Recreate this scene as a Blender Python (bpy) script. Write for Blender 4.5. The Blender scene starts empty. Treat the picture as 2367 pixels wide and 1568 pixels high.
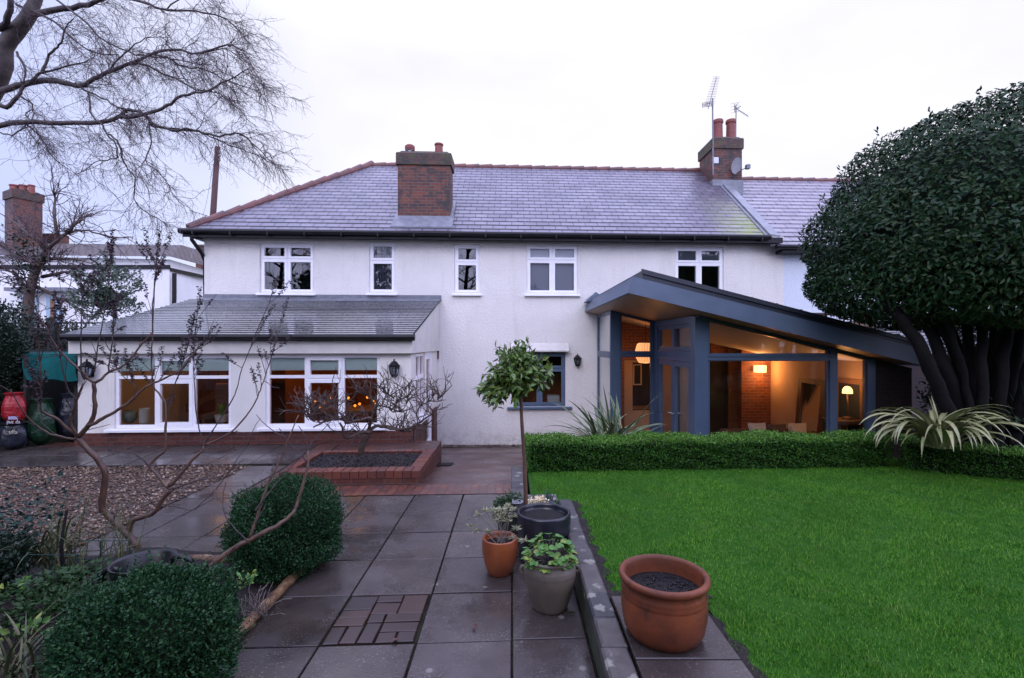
import bpy, math, random
import numpy as np
from mathutils import Vector, Matrix

random.seed(7)
rng = np.random.default_rng(11)
C = bpy.context.scene
COL = C.collection

# ------------------------------------------------------------------ camera
F, UC, VC, H = 1130.0, 1183.5, 795.0, 1.87      # focal length in photo px, principal column, horizon row, eye height
cd = bpy.data.cameras.new('camera')
cam = bpy.data.objects.new('camera', cd)
COL.objects.link(cam)
cam.location = (0, 0, H)
cam.rotation_euler = (math.radians(90), 0, 0)
cd.sensor_width = 36
cd.lens = F / 2367.0 * 36
cd.shift_y = 0.0047
cd.clip_start = 0.05
cd.clip_end = 500
C.camera = cam

# ------------------------------------------------------------------ world, sun, exposure
SUN_EL, SUN_AZ = math.radians(32), math.radians(200)
w = bpy.data.worlds.new('World')
C.world = w
w.use_nodes = True
nt = w.node_tree
nt.nodes.clear()
N = nt.nodes.new
out = N('ShaderNodeOutputWorld')
bg = N('ShaderNodeBackground')
bg.inputs['Strength'].default_value = 0.1
sky = N('ShaderNodeTexSky')
sky.sky_type = 'NISHITA'
sky.sun_disc = False
sky.sun_elevation = SUN_EL
sky.sun_rotation = SUN_AZ
tc = N('ShaderNodeTexCoord')
sep = N('ShaderNodeSeparateXYZ')
nt.links.new(tc.outputs['Generated'], sep.inputs[0])
noi = N('ShaderNodeTexNoise')
noi.inputs['Scale'].default_value = 2.2
noi.inputs['Detail'].default_value = 5
nt.links.new(tc.outputs['Generated'], noi.inputs['Vector'])
ma = N('ShaderNodeMath'); ma.operation = 'MULTIPLY_ADD'
nt.links.new(noi.outputs['Fac'], ma.inputs[0]); ma.inputs[1].default_value = 0.55
nt.links.new(sep.outputs['X'], ma.inputs[2])
mr = N('ShaderNodeMapRange'); mr.interpolation_type = 'SMOOTHSTEP'
mr.inputs['From Min'].default_value = -0.52
mr.inputs['From Max'].default_value = 0.12
nt.links.new(ma.outputs[0], mr.inputs['Value'])
cl = N('ShaderNodeMix'); cl.data_type = 'RGBA'
cl.inputs['A'].default_value = (9.0, 10.0, 17.0, 1)
cl.inputs['B'].default_value = (16.3, 16.6, 26.0, 1)
nt.links.new(mr.outputs['Result'], cl.inputs['Factor'])
def rng_(src, a, b_):
    n_ = N('ShaderNodeMapRange'); n_.interpolation_type = 'SMOOTHSTEP'; n_.inputs['From Min'].default_value = a; n_.inputs['From Max'].default_value = b_
    nt.links.new(src, n_.inputs['Value']); return n_.outputs['Result']
fy, fz = rng_(sep.outputs['Y'], 0.05, 0.5), rng_(sep.outputs['Z'], 0.64, 0.50)
fm_ = N('ShaderNodeMath'); fm_.operation = 'MULTIPLY'; nt.links.new(fy, fm_.inputs[0]); nt.links.new(fz, fm_.inputs[1])
mpn = N('ShaderNodeMapping'); mpn.inputs['Scale'].default_value = (1.2, 1.2, 2.6); nt.links.new(tc.outputs['Generated'], mpn.inputs[0])
n2_ = N('ShaderNodeTexNoise'); n2_.inputs['Scale'].default_value = 1.7; n2_.inputs['Detail'].default_value = 6; n2_.inputs['Roughness'].default_value = 0.5; nt.links.new(mpn.outputs[0], n2_.inputs['Vector'])
cr_ = N('ShaderNodeValToRGB'); cr_.color_ramp.elements[0].position = 0.30; cr_.color_ramp.elements[1].position = 0.55
cr_.color_ramp.elements[0].color = (0.79, 0.775, 0.90, 1); cr_.color_ramp.elements[1].color = (0.90, 0.88, 0.93, 1)
nt.links.new(n2_.outputs['Fac'], cr_.inputs['Fac'])
s10 = N('ShaderNodeVectorMath'); s10.operation = 'SCALE'; s10.inputs['Scale'].default_value = 10.0; nt.links.new(cr_.outputs['Color'], s10.inputs[0])
lf_m = N('ShaderNodeMix'); lf_m.data_type = 'RGBA'; nt.links.new(mr.outputs['Result'], lf_m.inputs['Factor']); lf_m.inputs['A'].default_value = (5.3, 5.9, 9.2, 1); nt.links.new(s10.outputs[0], lf_m.inputs['B'])
fr_m = N('ShaderNodeMix'); fr_m.data_type = 'RGBA'; nt.links.new(fm_.outputs[0], fr_m.inputs['Factor']); nt.links.new(cl.outputs['Result'], fr_m.inputs['A']); nt.links.new(lf_m.outputs['Result'], fr_m.inputs['B'])
mx = N('ShaderNodeMix'); mx.data_type = 'RGBA'
mx.inputs['Factor'].default_value = 0.9
nt.links.new(sky.outputs['Color'], mx.inputs['A'])
nt.links.new(fr_m.outputs['Result'], mx.inputs['B'])
nt.links.new(mx.outputs['Result'], bg.inputs['Color'])
nt.links.new(bg.outputs[0], out.inputs['Surface'])

sd = bpy.data.lights.new('sun', 'SUN')
sd.energy = 0.5
sd.angle = math.radians(25)
sd.color = (1.0, 0.95, 0.92)
so = bpy.data.objects.new('sun', sd)
COL.objects.link(so)
so.location = (0, -10, 20)
sdir = Vector((math.sin(SUN_AZ) * math.cos(SUN_EL), math.cos(SUN_AZ) * math.cos(SUN_EL), math.sin(SUN_EL)))
so.rotation_euler = sdir.to_track_quat('Z', 'Y').to_euler()
C.view_settings.view_transform = 'Standard'
C.view_settings.look = 'None'
C.view_settings.exposure = 0.35
C.view_settings.gamma = 1.0
C.cycles.max_bounces = 7
C.cycles.transparent_max_bounces = 24
C.cycles.sample_clamp_indirect = 4.0

# ------------------------------------------------------------------ helpers
SL = 0.05                                        # the wall lines run 2.9 degrees off square in plan

def at(u, v, Y):
    return Vector(((u - UC) / F * Y, Y, H - (v - VC) / F * Y))

def lx(u, base):                                 # x on the wall line y = base + SL*x
    k = (u - UC) / F
    return k * base / (1 - SL * k)

def lz(u, v, base):
    k = (u - UC) / F
    return H - (v - VC) / F * base / (1 - SL * k)

def sk(x, yo, z):
    return (x, yo + SL * x, z)

def ident(x, y, z):
    return (x, y, z)

class MB:
    def __init__(self):
        self.v, self.f, self.m = [], [], []
    def add(self, pts, faces, mi=0):
        n = len(self.v)
        self.v.extend([tuple(p) for p in pts])
        for f in faces:
            self.f.append(tuple(i + n for i in f)); self.m.append(mi)
    def quad(self, a, b, c, d, mi=0):
        self.add([a, b, c, d], [(0, 1, 2, 3)], mi)
    def poly(self, pts, mi=0):
        self.add(pts, [tuple(range(len(pts)))], mi)
    def box(self, x0, x1, y0, y1, z0, z1, fn=ident, mi=0):
        p = [fn(x, y, z) for z in (z0, z1) for y in (y0, y1) for x in (x0, x1)]
        self.add(p, [(0, 2, 3, 1), (4, 5, 7, 6), (0, 1, 5, 4), (2, 6, 7, 3), (0, 4, 6, 2), (1, 3, 7, 5)], mi)
    def bbox(self, x0, x1, y0, y1, z0, z1, b=0.01, fn=ident, mi=0):   # box with chamfered top edge
        def ring(d, z):
            return [fn(x0 + d, y0 + d, z), fn(x1 - d, y0 + d, z), fn(x1 - d, y1 - d, z), fn(x0 + d, y1 - d, z)]
        p = ring(0, z0) + ring(0, z1 - b) + ring(b, z1)
        fs = [(3, 2, 1, 0), (8, 9, 10, 11)]
        for k in (0, 4):
            for i in range(4):
                j = (i + 1) % 4
                fs.append((k + i, k + j, k + 4 + j, k + 4 + i))
        self.add(p, fs, mi)
    def extrude(self, pts, d, mi=0):             # closed outline pushed along vector d
        n = len(pts); d = Vector(d)
        p = [Vector(q) for q in pts]; p2 = [q + d for q in p]
        fs = [tuple(range(n - 1, -1, -1)), tuple(range(n, 2 * n))]
        for i in range(n):
            j = (i + 1) % n
            fs.append((i, j, n + j, n + i))
        self.add(p + p2, fs, mi)
    def tube(self, path, rad, n=6, mi=0, caps=True):
        path = [Vector(p) for p in path]
        k = len(path)
        if not hasattr(rad, '__len__'):
            rad = [rad] * k
        t0 = (path[1] - path[0]).normalized()
        a = t0.cross(Vector((0, 0, 1)))
        if a.length < 0.1:
            a = t0.cross(Vector((1, 0, 0)))
        a.normalize()
        pts, fs = [], []
        for i in range(k):
            t = (path[min(i + 1, k - 1)] - path[max(i - 1, 0)])
            if t.length < 1e-9: t = t0
            t.normalize()
            a = (a - t * a.dot(t))
            if a.length < 1e-6: a = t.orthogonal()
            a.normalize()
            b = t.cross(a)
            for j in range(n):
                an = 2 * math.pi * j / n
                pts.append(path[i] + (a * math.cos(an) + b * math.sin(an)) * rad[i])
        for i in range(k - 1):
            for j in range(n):
                q = (j + 1) % n
                fs.append((i * n + j, i * n + q, (i + 1) * n + q, (i + 1) * n + j))
        if caps:
            fs.append(tuple(range(n - 1, -1, -1)))
            fs.append(tuple((k - 1) * n + j for j in range(n)))
        self.add(pts, fs, mi)
    def lathe(self, prof, c, n=32, mi=0, sx=1.0, sy=1.0, rot=0.0, wob=0.0):
        pts, fs = [], []
        k = len(prof)
        for i, (r, z) in enumerate(prof):
            for j in range(n):
                an = 2 * math.pi * j / n
                rr = r * (1 + wob * math.sin(3 * an + 1.3 * i))
                x, y = rr * math.cos(an) * sx, rr * math.sin(an) * sy
                pts.append((c[0] + x * math.cos(rot) - y * math.sin(rot), c[1] + x * math.sin(rot) + y * math.cos(rot), c[2] + z))
        for i in range(k - 1):
            for j in range(n):
                q = (j + 1) % n
                fs.append((i * n + j, i * n + q, (i + 1) * n + q, (i + 1) * n + j))
        if prof[0][0] > 1e-6: fs.append(tuple(range(n - 1, -1, -1)))
        if prof[-1][0] > 1e-6: fs.append(tuple((k - 1) * n + j for j in range(n)))
        self.add(pts, fs, mi)
    def build(self, name, mats, parent=None, smooth=False):
        me = bpy.data.meshes.new(name)
        me.from_pydata(self.v, [], self.f)
        if not isinstance(mats, (list, tuple)): mats = [mats]
        for m in mats: me.materials.append(m)
        if len(mats) > 1: me.polygons.foreach_set('material_index', self.m)
        if smooth: me.polygons.foreach_set('use_smooth', [True] * len(self.f))
        me.validate(); me.update()
        return link(name, me, parent)

def link(name, me, parent=None):
    o = bpy.data.objects.new(name, me)
    COL.objects.link(o)
    if parent is not None: adopt(o, parent)
    return o

def world_loc(p):
    m = Matrix.Identity(4)
    while p is not None:
        m = p.matrix_basis @ m if p.parent is None else p.matrix_parent_inverse @ p.matrix_basis @ m
        p = p.parent
    return m

def adopt(o, parent):
    o.parent = parent
    o.matrix_parent_inverse = world_loc(parent).inverted()

def np_mesh(name, V, Fc, mat, parent=None, mi=None):
    V = np.asarray(V, dtype=np.float32); Fc = np.asarray(Fc, dtype=np.int32)
    me = bpy.data.meshes.new(name)
    k = Fc.shape[1]
    me.vertices.add(len(V)); me.vertices.foreach_set('co', V.ravel())
    me.loops.add(Fc.size); me.loops.foreach_set('vertex_index', Fc.ravel())
    me.polygons.add(len(Fc))
    me.polygons.foreach_set('loop_start', np.arange(0, Fc.size, k, dtype=np.int32))
    mats = mat if isinstance(mat, (list, tuple)) else [mat]
    for m in mats: me.materials.append(m)
    if mi is not None: me.polygons.foreach_set('material_index', np.asarray(mi, dtype=np.int32))
    me.update(calc_edges=True)
    return link(name, me, parent)

def tag(o, label, cat, group=None, kind=None):
    if label: o['label'] = label
    if cat: o['category'] = cat
    if group: o['group'] = group
    if kind: o['kind'] = kind
    return o

def thing(name, label, cat, loc=(0, 0, 0), group=None):
    o = bpy.data.objects.new(name, None)
    o.empty_display_size = 0.2
    COL.objects.link(o)
    o.location = loc
    return tag(o, label, cat, group)

def struct(o):
    o['kind'] = 'structure'
    return o

def unit(a):
    return a / np.maximum(np.linalg.norm(a, axis=1, keepdims=True), 1e-9)

def leaves(name, P, D, L, Wd, mat, parent=None, up=None, fold=0.25):
    """many leaf-sized folded faces: P base points, D directions, L lengths, Wd widths"""
    n = len(P); D = unit(np.asarray(D, float))
    R = rng.normal(size=(n, 3)) if up is None else np.asarray(up, float) + rng.normal(size=(n, 3)) * 0.35
    S = unit(np.cross(D, R)); Nn = np.cross(S, D)
    L = np.broadcast_to(np.asarray(L, float), (n,))[:, None]; Wd = np.broadcast_to(np.asarray(Wd, float), (n,))[:, None]
    mid = P + D * L * 0.45
    tip = P + D * L - Nn * L * 0.12
    a = mid + S * Wd * 0.5 + Nn * Wd * fold
    b = mid - S * Wd * 0.5 + Nn * Wd * fold
    V = np.stack([P, a, tip, b], 1).reshape(-1, 3)
    i = np.arange(n)[:, None] * 4
    Fc = np.concatenate([i + [0, 1, 2], i + [0, 2, 3]], 1).reshape(-1, 3)
    return np_mesh(name, V, Fc, mat, parent)

# ------------------------------------------------------------------ materials
def new_mat(name):
    m = bpy.data.materials.new(name)
    m.use_nodes = True
    nt = m.node_tree
    return m, nt, nt.nodes['Principled BSDF']

def ramp(nt, fac, c1, c2, p1=0.35, p2=0.65):
    r = nt.nodes.new('ShaderNodeValToRGB')
    r.color_ramp.elements[0].position = p1; r.color_ramp.elements[1].position = p2
    r.color_ramp.elements[0].color = (*c1, 1); r.color_ramp.elements[1].color = (*c2, 1)
    nt.links.new(fac, r.inputs['Fac'])
    return r

def noise(nt, scale, detail=4, vec=None, rough=0.55):
    n = nt.nodes.new('ShaderNodeTexNoise')
    n.inputs['Scale'].default_value = scale; n.inputs['Detail'].default_value = detail; n.inputs['Roughness'].default_value = rough
    if vec is None:
        t = nt.nodes.new('ShaderNodeTexCoord'); vec = t.outputs['Object']
    nt.links.new(vec, n.inputs['Vector'])
    return n

def mixc(nt, fac, a, b, mode='MIX'):
    m = nt.nodes.new('ShaderNodeMix'); m.data_type = 'RGBA'; m.blend_type = mode
    for s, v in (('Factor', fac), ('A', a), ('B', b)):
        if isinstance(v, (int, float)): m.inputs[s].default_value = v
        elif isinstance(v, tuple): m.inputs[s].default_value = (*v, 1)
        else: nt.links.new(v, m.inputs[s])
    return m.outputs['Result']

def bump(nt, bs, h, strength=0.3, dist=0.01):
    b = nt.nodes.new('ShaderNodeBump')
    b.inputs['Strength'].default_value = strength; b.inputs['Distance'].default_value = dist
    nt.links.new(h, b.inputs['Height']); nt.links.new(b.outputs[0], bs.inputs['Normal'])

def pmat(name, c1, c2=None, scale=6, rough=0.6, bstr=0, bscale=40, bdist=0.01, spec=0.5, metal=0.0, rough2=None, grime=None):
    m, nt, bs = new_mat(name)
    c2 = c2 or tuple(x * 0.8 for x in c1)
    n = noise(nt, scale)
    col = ramp(nt, n.outputs['Fac'], c1, c2).outputs['Color']
    if grime:
        g = noise(nt, grime[1], 6, rough=0.7)
        gr = ramp(nt, g.outputs['Fac'], (0, 0, 0), (1, 1, 1), grime[2], grime[2] + 0.15)
        col = mixc(nt, gr.outputs['Color'], col, grime[0])
    nt.links.new(col, bs.inputs['Base Color'])
    bs.inputs['Roughness'].default_value = rough
    if rough2 is not None:
        r = nt.nodes.new('ShaderNodeMapRange'); nt.links.new(n.outputs['Fac'], r.inputs['Value'])
        r.inputs['From Min'].default_value = 0.3; r.inputs['From Max'].default_value = 0.7
        r.inputs['To Min'].default_value = rough; r.inputs['To Max'].default_value = rough2
        nt.links.new(r.outputs[0], bs.inputs['Roughness'])
    bs.inputs['Specular IOR Level'].default_value = spec
    bs.inputs['Metallic'].default_value = metal
    if bstr:
        b = noise(nt, bscale, 3)
        bump(nt, bs, b.outputs['Fac'], bstr, bdist)
    return m

def leafmat(name, cols, rough=0.4, spec=0.5, patch=None):
    """colour differs from leaf to leaf"""
    m, nt, bs = new_mat(name)
    g = nt.nodes.new('ShaderNodeNewGeometry')
    r = nt.nodes.new('ShaderNodeValToRGB')
    el = r.color_ramp.elements
    el[0].color = (*cols[0], 1); el[1].color = (*cols[-1], 1)
    for i, c in enumerate(cols[1:-1]):
        e = el.new((i + 1) / (len(cols) - 1)); e.color = (*c, 1)
    nt.links.new(g.outputs['Random Per Island'], r.inputs['Fac'])
    col = r.outputs['Color']
    if patch:                                     # worn and mossy patches across the ground
        n = noise(nt, 1.4, 5, rough=0.6); n2 = noise(nt, 4.5, 4)
        col = mixc(nt, 1.0, col, ramp(nt, n.outputs['Fac'], (0.72, 0.74, 0.7), (1.2, 1.12, 1.25), 0.35, 0.65).outputs['Color'], 'MULTIPLY')
        col = mixc(nt, ramp(nt, n2.outputs['Fac'], (0, 0, 0), (0.6, 0.6, 0.6), 0.58, 0.72).outputs['Color'], col, patch)
    nt.links.new(col, bs.inputs['Base Color'])
    bs.inputs['Roughness'].default_value = rough
    bs.inputs['Specular IOR Level'].default_value = spec
    return m

def vec_xy(nt, expr):
    """plane coordinates for brick patterns; expr picks 'wall' (x+y, z), 'flat' (x, y), 'flat90' (y, x) or 'roof' k"""
    t = nt.nodes.new('ShaderNodeTexCoord'); s = nt.nodes.new('ShaderNodeSeparateXYZ'); c = nt.nodes.new('ShaderNodeCombineXYZ')
    nt.links.new(t.outputs['Object'], s.inputs[0])
    if expr == 'wall':
        a = nt.nodes.new('ShaderNodeMath'); a.operation = 'ADD'
        nt.links.new(s.outputs['X'], a.inputs[0]); nt.links.new(s.outputs['Y'], a.inputs[1])
        nt.links.new(a.outputs[0], c.inputs['X']); nt.links.new(s.outputs['Z'], c.inputs['Y'])
    elif expr == 'flat90':
        nt.links.new(s.outputs['Y'], c.inputs['X']); nt.links.new(s.outputs['X'], c.inputs['Y'])
    elif expr == 'flat':
        nt.links.new(s.outputs['X'], c.inputs['X']); nt.links.new(s.outputs['Y'], c.inputs['Y'])
    else:
        nt.links.new(s.outputs['X'], c.inputs['X'])
        a = nt.nodes.new('ShaderNodeMath'); a.operation = 'MULTIPLY_ADD'
        nt.links.new(s.outputs['X'], a.inputs[0]); a.inputs[1].default_value = -SL; nt.links.new(s.outputs['Y'], a.inputs[2])
        b = nt.nodes.new('ShaderNodeMath'); b.operation = 'MULTIPLY'
        nt.links.new(a.outputs[0], b.inputs[0]); b.inputs[1].default_value = expr
        nt.links.new(b.outputs[0], c.inputs['Y'])
    return c.outputs[0]

def brickmat(name, c1, c2, cm, bw, bh, mortar, expr='wall', rough=0.7, offset=0.5, bstr=0.5, grime=None, moss=None, rough2=None, spec=0.5, mdist=0.006):
    m, nt, bs = new_mat(name)
    v = vec_xy(nt, expr)
    wn = noise(nt, 7, 2)
    wob = nt.nodes.new('ShaderNodeVectorMath'); wob.operation = 'MULTIPLY_ADD'
    nt.links.new(wn.outputs['Color'], wob.inputs[0]); wob.inputs[1].default_value = (mortar * 0.9,) * 3; nt.links.new(v, wob.inputs[2])
    b = nt.nodes.new('ShaderNodeTexBrick')
    b.offset = offset
    nt.links.new(wob.outputs[0], b.inputs['Vector'])
    b.inputs['Color1'].default_value = (*c1, 1); b.inputs['Color2'].default_value = (*c2, 1); b.inputs['Mortar'].default_value = (*cm, 1)
    b.inputs['Scale'].default_value = 1.0; b.inputs['Brick Width'].default_value = bw; b.inputs['Row Height'].default_value = bh
    b.inputs['Mortar Size'].default_value = mortar; b.inputs['Mortar Smooth'].default_value = 0.15; b.inputs['Bias'].default_value = 0.0
    col = b.outputs['Color']
    n = noise(nt, 22, 5)
    col = mixc(nt, 0.55, col, ramp(nt, n.outputs['Fac'], (0.45, 0.45, 0.45), (1.3, 1.3, 1.3), 0.25, 0.75).outputs['Color'], 'MULTIPLY')
    for g in (grime, moss):
        if g:
            q = noise(nt, g[1], 6, rough=0.7)
            gr = ramp(nt, q.outputs['Fac'], (0, 0, 0), (1, 1, 1), g[2], g[2] + 0.14)
            col = mixc(nt, gr.outputs['Color'], col, g[0])
    nt.links.new(col, bs.inputs['Base Color'])
    bs.inputs['Roughness'].default_value = rough; bs.inputs['Specular IOR Level'].default_value = spec
    if rough2 is not None:
        q = noise(nt, 1.6, 5)
        r = nt.nodes.new('ShaderNodeMapRange'); nt.links.new(q.outputs['Fac'], r.inputs['Value'])
        r.inputs['From Min'].default_value = 0.35; r.inputs['From Max'].default_value = 0.65
        r.inputs['To Min'].default_value = rough; r.inputs['To Max'].default_value = rough2
        nt.links.new(r.outputs[0], bs.inputs['Roughness'])
    inv = nt.nodes.new('ShaderNodeMath'); inv.operation = 'SUBTRACT'; inv.inputs[0].default_value = 1.0
    nt.links.new(b.outputs['Fac'], inv.inputs[1])
    ad = nt.nodes.new('ShaderNodeMath'); ad.operation = 'MULTIPLY_ADD'
    nt.links.new(n.outputs['Fac'], ad.inputs[0]); ad.inputs[1].default_value = 0.35; nt.links.new(inv.outputs[0], ad.inputs[2])
    bump(nt, bs, ad.outputs[0], bstr, mdist)
    return m

def glassmat(name, tint=(1, 1, 1), rough=0.0, ior=1.5, haze=0.0, hazec=(0.5, 0.5, 0.5)):
    m = bpy.data.materials.new(name); m.use_nodes = True
    nt = m.node_tree; nt.nodes.clear()
    o = nt.nodes.new('ShaderNodeOutputMaterial'); t = nt.nodes.new('ShaderNodeBsdfTransparent'); g = nt.nodes.new('ShaderNodeBsdfGlossy')
    f = nt.nodes.new('ShaderNodeFresnel'); mxs = nt.nodes.new('ShaderNodeMixShader')
    t.inputs[0].default_value = (*tint, 1); g.inputs['Roughness'].default_value = rough; f.inputs['IOR'].default_value = ior
    src = t.outputs[0]
    if haze:
        d = nt.nodes.new('ShaderNodeBsdfDiffuse'); d.inputs[0].default_value = (*hazec, 1)
        m2 = nt.nodes.new('ShaderNodeMixShader'); m2.inputs[0].default_value = haze
        nt.links.new(t.outputs[0], m2.inputs[1]); nt.links.new(d.outputs[0], m2.inputs[2]); src = m2.outputs[0]
    nt.links.new(f.outputs[0], mxs.inputs[0]); nt.links.new(src, mxs.inputs[1]); nt.links.new(g.outputs[0], mxs.inputs[2])
    nt.links.new(mxs.outputs[0], o.inputs['Surface'])
    return m

def emit(name, c, s):
    m, nt, bs = new_mat(name)
    bs.inputs['Base Color'].default_value = (*[min(1, x) for x in c], 1)
    bs.inputs['Emission Color'].default_value = (*c, 1); bs.inputs['Emission Strength'].default_value = s
    return m

def rendermat(name, c, stain=(0.55, 0.52, 0.47), bscale=34, bstr=0.34):
    """painted roughcast: soft lumps, faint rain stains"""
    m, nt, bs = new_mat(name)
    n = noise(nt, 1.1, 6, rough=0.65)
    col = ramp(nt, n.outputs['Fac'], c, tuple(x * 0.9 for x in c), 0.4, 0.75).outputs['Color']
    t = nt.nodes.new('ShaderNodeTexCoord'); mp = nt.nodes.new('ShaderNodeMapping'); mp.inputs['Scale'].default_value = (3.0, 3.0, 0.35)
    nt.links.new(t.outputs['Object'], mp.inputs[0])
    st = noise(nt, 1.6, 6, mp.outputs[0], 0.7)
    sr = ramp(nt, st.outputs['Fac'], (0, 0, 0), (0.5, 0.5, 0.5), 0.54, 0.78)
    col = mixc(nt, sr.outputs['Color'], col, stain)
    # splashed dirt just above the ground
    s = nt.nodes.new('ShaderNodeSeparateXYZ'); nt.links.new(t.outputs['Object'], s.inputs[0])
    zr_ = nt.nodes.new('ShaderNodeMapRange'); nt.links.new(s.outputs['Z'], zr_.inputs['Value'])
    zr_.inputs['From Min'].default_value = -0.15; zr_.inputs['From Max'].default_value = -0.66
    dn = noise(nt, 5, 6, rough=0.7)
    dm = nt.nodes.new('ShaderNodeMath'); dm.operation = 'MULTIPLY'; nt.links.new(zr_.outputs[0], dm.inputs[0])
    nt.links.new(ramp(nt, dn.outputs['Fac'], (0, 0, 0), (0.8, 0.8, 0.8), 0.35, 0.7).outputs['Color'], dm.inputs[1])
    col = mixc(nt, dm.outputs[0], col, (0.30, 0.26, 0.22))
    nt.links.new(col, bs.inputs['Base Color'])
    bs.inputs['Roughness'].default_value = 0.85; bs.inputs['Specular IOR Level'].default_value = 0.25
    a = noise(nt, bscale, 3, rough=0.6)
    v = nt.nodes.new('ShaderNodeTexVoronoi'); v.inputs['Scale'].default_value = bscale * 0.9; v.feature = 'SMOOTH_F1'
    nt.links.new(t.outputs['Object'], v.inputs['Vector'])
    ad = nt.nodes.new('ShaderNodeMath'); ad.operation = 'ADD'
    nt.links.new(a.outputs['Fac'], ad.inputs[0]); nt.links.new(v.outputs['Distance'], ad.inputs[1])
    bump(nt, bs, ad.outputs[0], bstr, 0.03)
    return m

def slatemat(name, c1, c2, cm, k, bw=0.31, bh=0.225, rough=0.32, moss=None, spec=0.6, mort=0.008, bs_=.5):
    return brickmat(name, c1, c2, cm, bw, bh, mort, expr=k, rough=rough, bstr=bs_, moss=moss, rough2=rough + 0.14, spec=spec, mdist=0.010)

def woodmat(name, c1, c2, sx=(1, 8, 8), rough=0.5):
    m, nt, bs = new_mat(name)
    t = nt.nodes.new('ShaderNodeTexCoord'); mp = nt.nodes.new('ShaderNodeMapping'); mp.inputs['Scale'].default_value = sx
    nt.links.new(t.outputs['Object'], mp.inputs[0])
    n = noise(nt, 2.5, 6, mp.outputs[0], 0.65)
    nt.links.new(ramp(nt, n.outputs['Fac'], c1, c2).outputs['Color'], bs.inputs['Base Color'])
    bs.inputs['Roughness'].default_value = rough
    bump(nt, bs, n.outputs['Fac'], 0.25, 0.005)
    return m

M = {}
M['render'] = rendermat('cream_roughcast', (0.77, 0.745, 0.695))
M['smooth'] = rendermat('cream_smooth_render', (0.77, 0.75, 0.69), bscale=60, bstr=0.08)
def wet(m, weight=1.0, rough=.06):
    b = m.node_tree.nodes['Principled BSDF']; b.inputs['Coat Weight'].default_value = weight; b.inputs['Coat Roughness'].default_value = rough; b.inputs['Coat IOR'].default_value = 1.4
M['bluewhite'] = rendermat('pale_blue_roughcast', (0.66, 0.72, 0.78))
M['farwhite'] = rendermat('white_paint_far', (0.80, 0.80, 0.80), bscale=12, bstr=0.1)
M['upvc'] = pmat('white_upvc', (0.90, 0.90, 0.91), (0.85, 0.85, 0.87), 3, 0.3)
M['creamwood'] = pmat('cream_board', (0.68, 0.66, 0.60), (0.60, 0.58, 0.53), 4, 0.5, grime=((0.4, 0.38, 0.34), 5, 0.66))
M['black'] = pmat('black_plastic', (0.006, 0.006, 0.008), (0.011, 0.011, 0.013), 5, 0.45, spec=.25)
M['slate'] = slatemat('purple_slate', (0.110, 0.104, 0.140), (0.165, 0.150, 0.188), (0.016, 0.015, 0.022), 1.273, mort=0.013)
M['slatemoss'] = pmat('moss_on_slate', (0.12, 0.15, 0.04), (0.16, 0.17, 0.09), 20, 0.9)
M['slate2'] = slatemat('grey_slate', (0.058, 0.062, 0.068), (0.085, 0.09, 0.095), (0.012, 0.012, 0.014), 1.042, 0.31, 0.17, 0.09, spec=1.0, mort=0.013, bs_=.2)
wet(M['slate2'], 1.0, .1)
M['slateN'] = slatemat('neighbour_slate', (0.15, 0.135, 0.165), (0.20, 0.18, 0.21), (0.016, 0.015, 0.022), 1.273, 0.42, 0.26, 0.25, mort=0.014)
M['ridge'] = pmat('red_ridge_tile', (0.155, 0.05, 0.038), (0.075, 0.034, 0.03), 5, 0.45, 0.3, 30, grime=((0.10, 0.09, 0.07), 9, 0.62))
M['lead'] = pmat('lead', (0.20, 0.21, 0.24), (0.13, 0.14, 0.16), 6, 0.4)
M['brickold'] = brickmat('old_stock_brick', (0.185, 0.045, 0.020), (0.06, 0.022, 0.018), (0.11, 0.085, 0.07), 0.225, 0.075, 0.010, grime=((0.028, 0.026, 0.026), 4.0, 0.50), moss=((0.065, 0.068, 0.04), 3.2, 0.60))
M['brickcap'] = brickmat('weathered_cap_brick', (0.12, 0.04, 0.024), (0.05, 0.026, 0.02), (0.06, 0.055, 0.045), 0.225, 0.075, 0.010, grime=((0.025, 0.027, 0.022), 6, 0.46), moss=((0.06, 0.072, 0.015), 5, 0.53))
M['brickred'] = brickmat('red_plinth_brick', (0.13, 0.042, 0.028), (0.075, 0.027, 0.022), (0.10, 0.07, 0.058), 0.225, 0.075, 0.008, spec=.3, rough=0.5, rough2=0.8)
M['coping'] = brickmat('red_coping_brick', (0.22, 0.075, 0.05), (0.15, 0.052, 0.04), (0.12, 0.085, 0.07), 0.112, 0.40, 0.005, rough=0.35, rough2=0.6, offset=0.0)
M['bricksold'] = brickmat('red_upright_brick', (0.19, 0.062, 0.045), (0.125, 0.044, 0.036), (0.10, 0.07, 0.06), 0.112, 0.30, 0.005, rough=0.4, rough2=0.65, offset=0.0)
M['bricksold2'] = brickmat('red_upright_brick_side', (0.19, 0.062, 0.045), (0.125, 0.044, 0.036), (0.10, 0.07, 0.06), 0.112, 0.30, 0.005, rough=0.4, rough2=0.65, offset=0.0)
M['brickin'] = brickmat('indoor_brick', (0.30, 0.085, 0.04), (0.20, 0.06, 0.035), (0.28, 0.19, 0.13), 0.225, 0.075, 0.007)
M['pavebrick'] = brickmat('brick_paving', (0.10, 0.042, 0.031), (0.06, 0.031, 0.028), (0.022, 0.018, 0.016), 0.21, 0.105, 0.006, expr='flat', rough=0.22, rough2=0.5, bstr=0.35)
M['pavebrick90'] = brickmat('brick_paving_crosswise', (0.15, 0.052, 0.033), (0.075, 0.036, 0.03), (0.022, 0.018, 0.016), 0.21, 0.105, 0.006, expr='flat90', rough=0.2, rough2=0.5, bstr=0.35)
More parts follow.
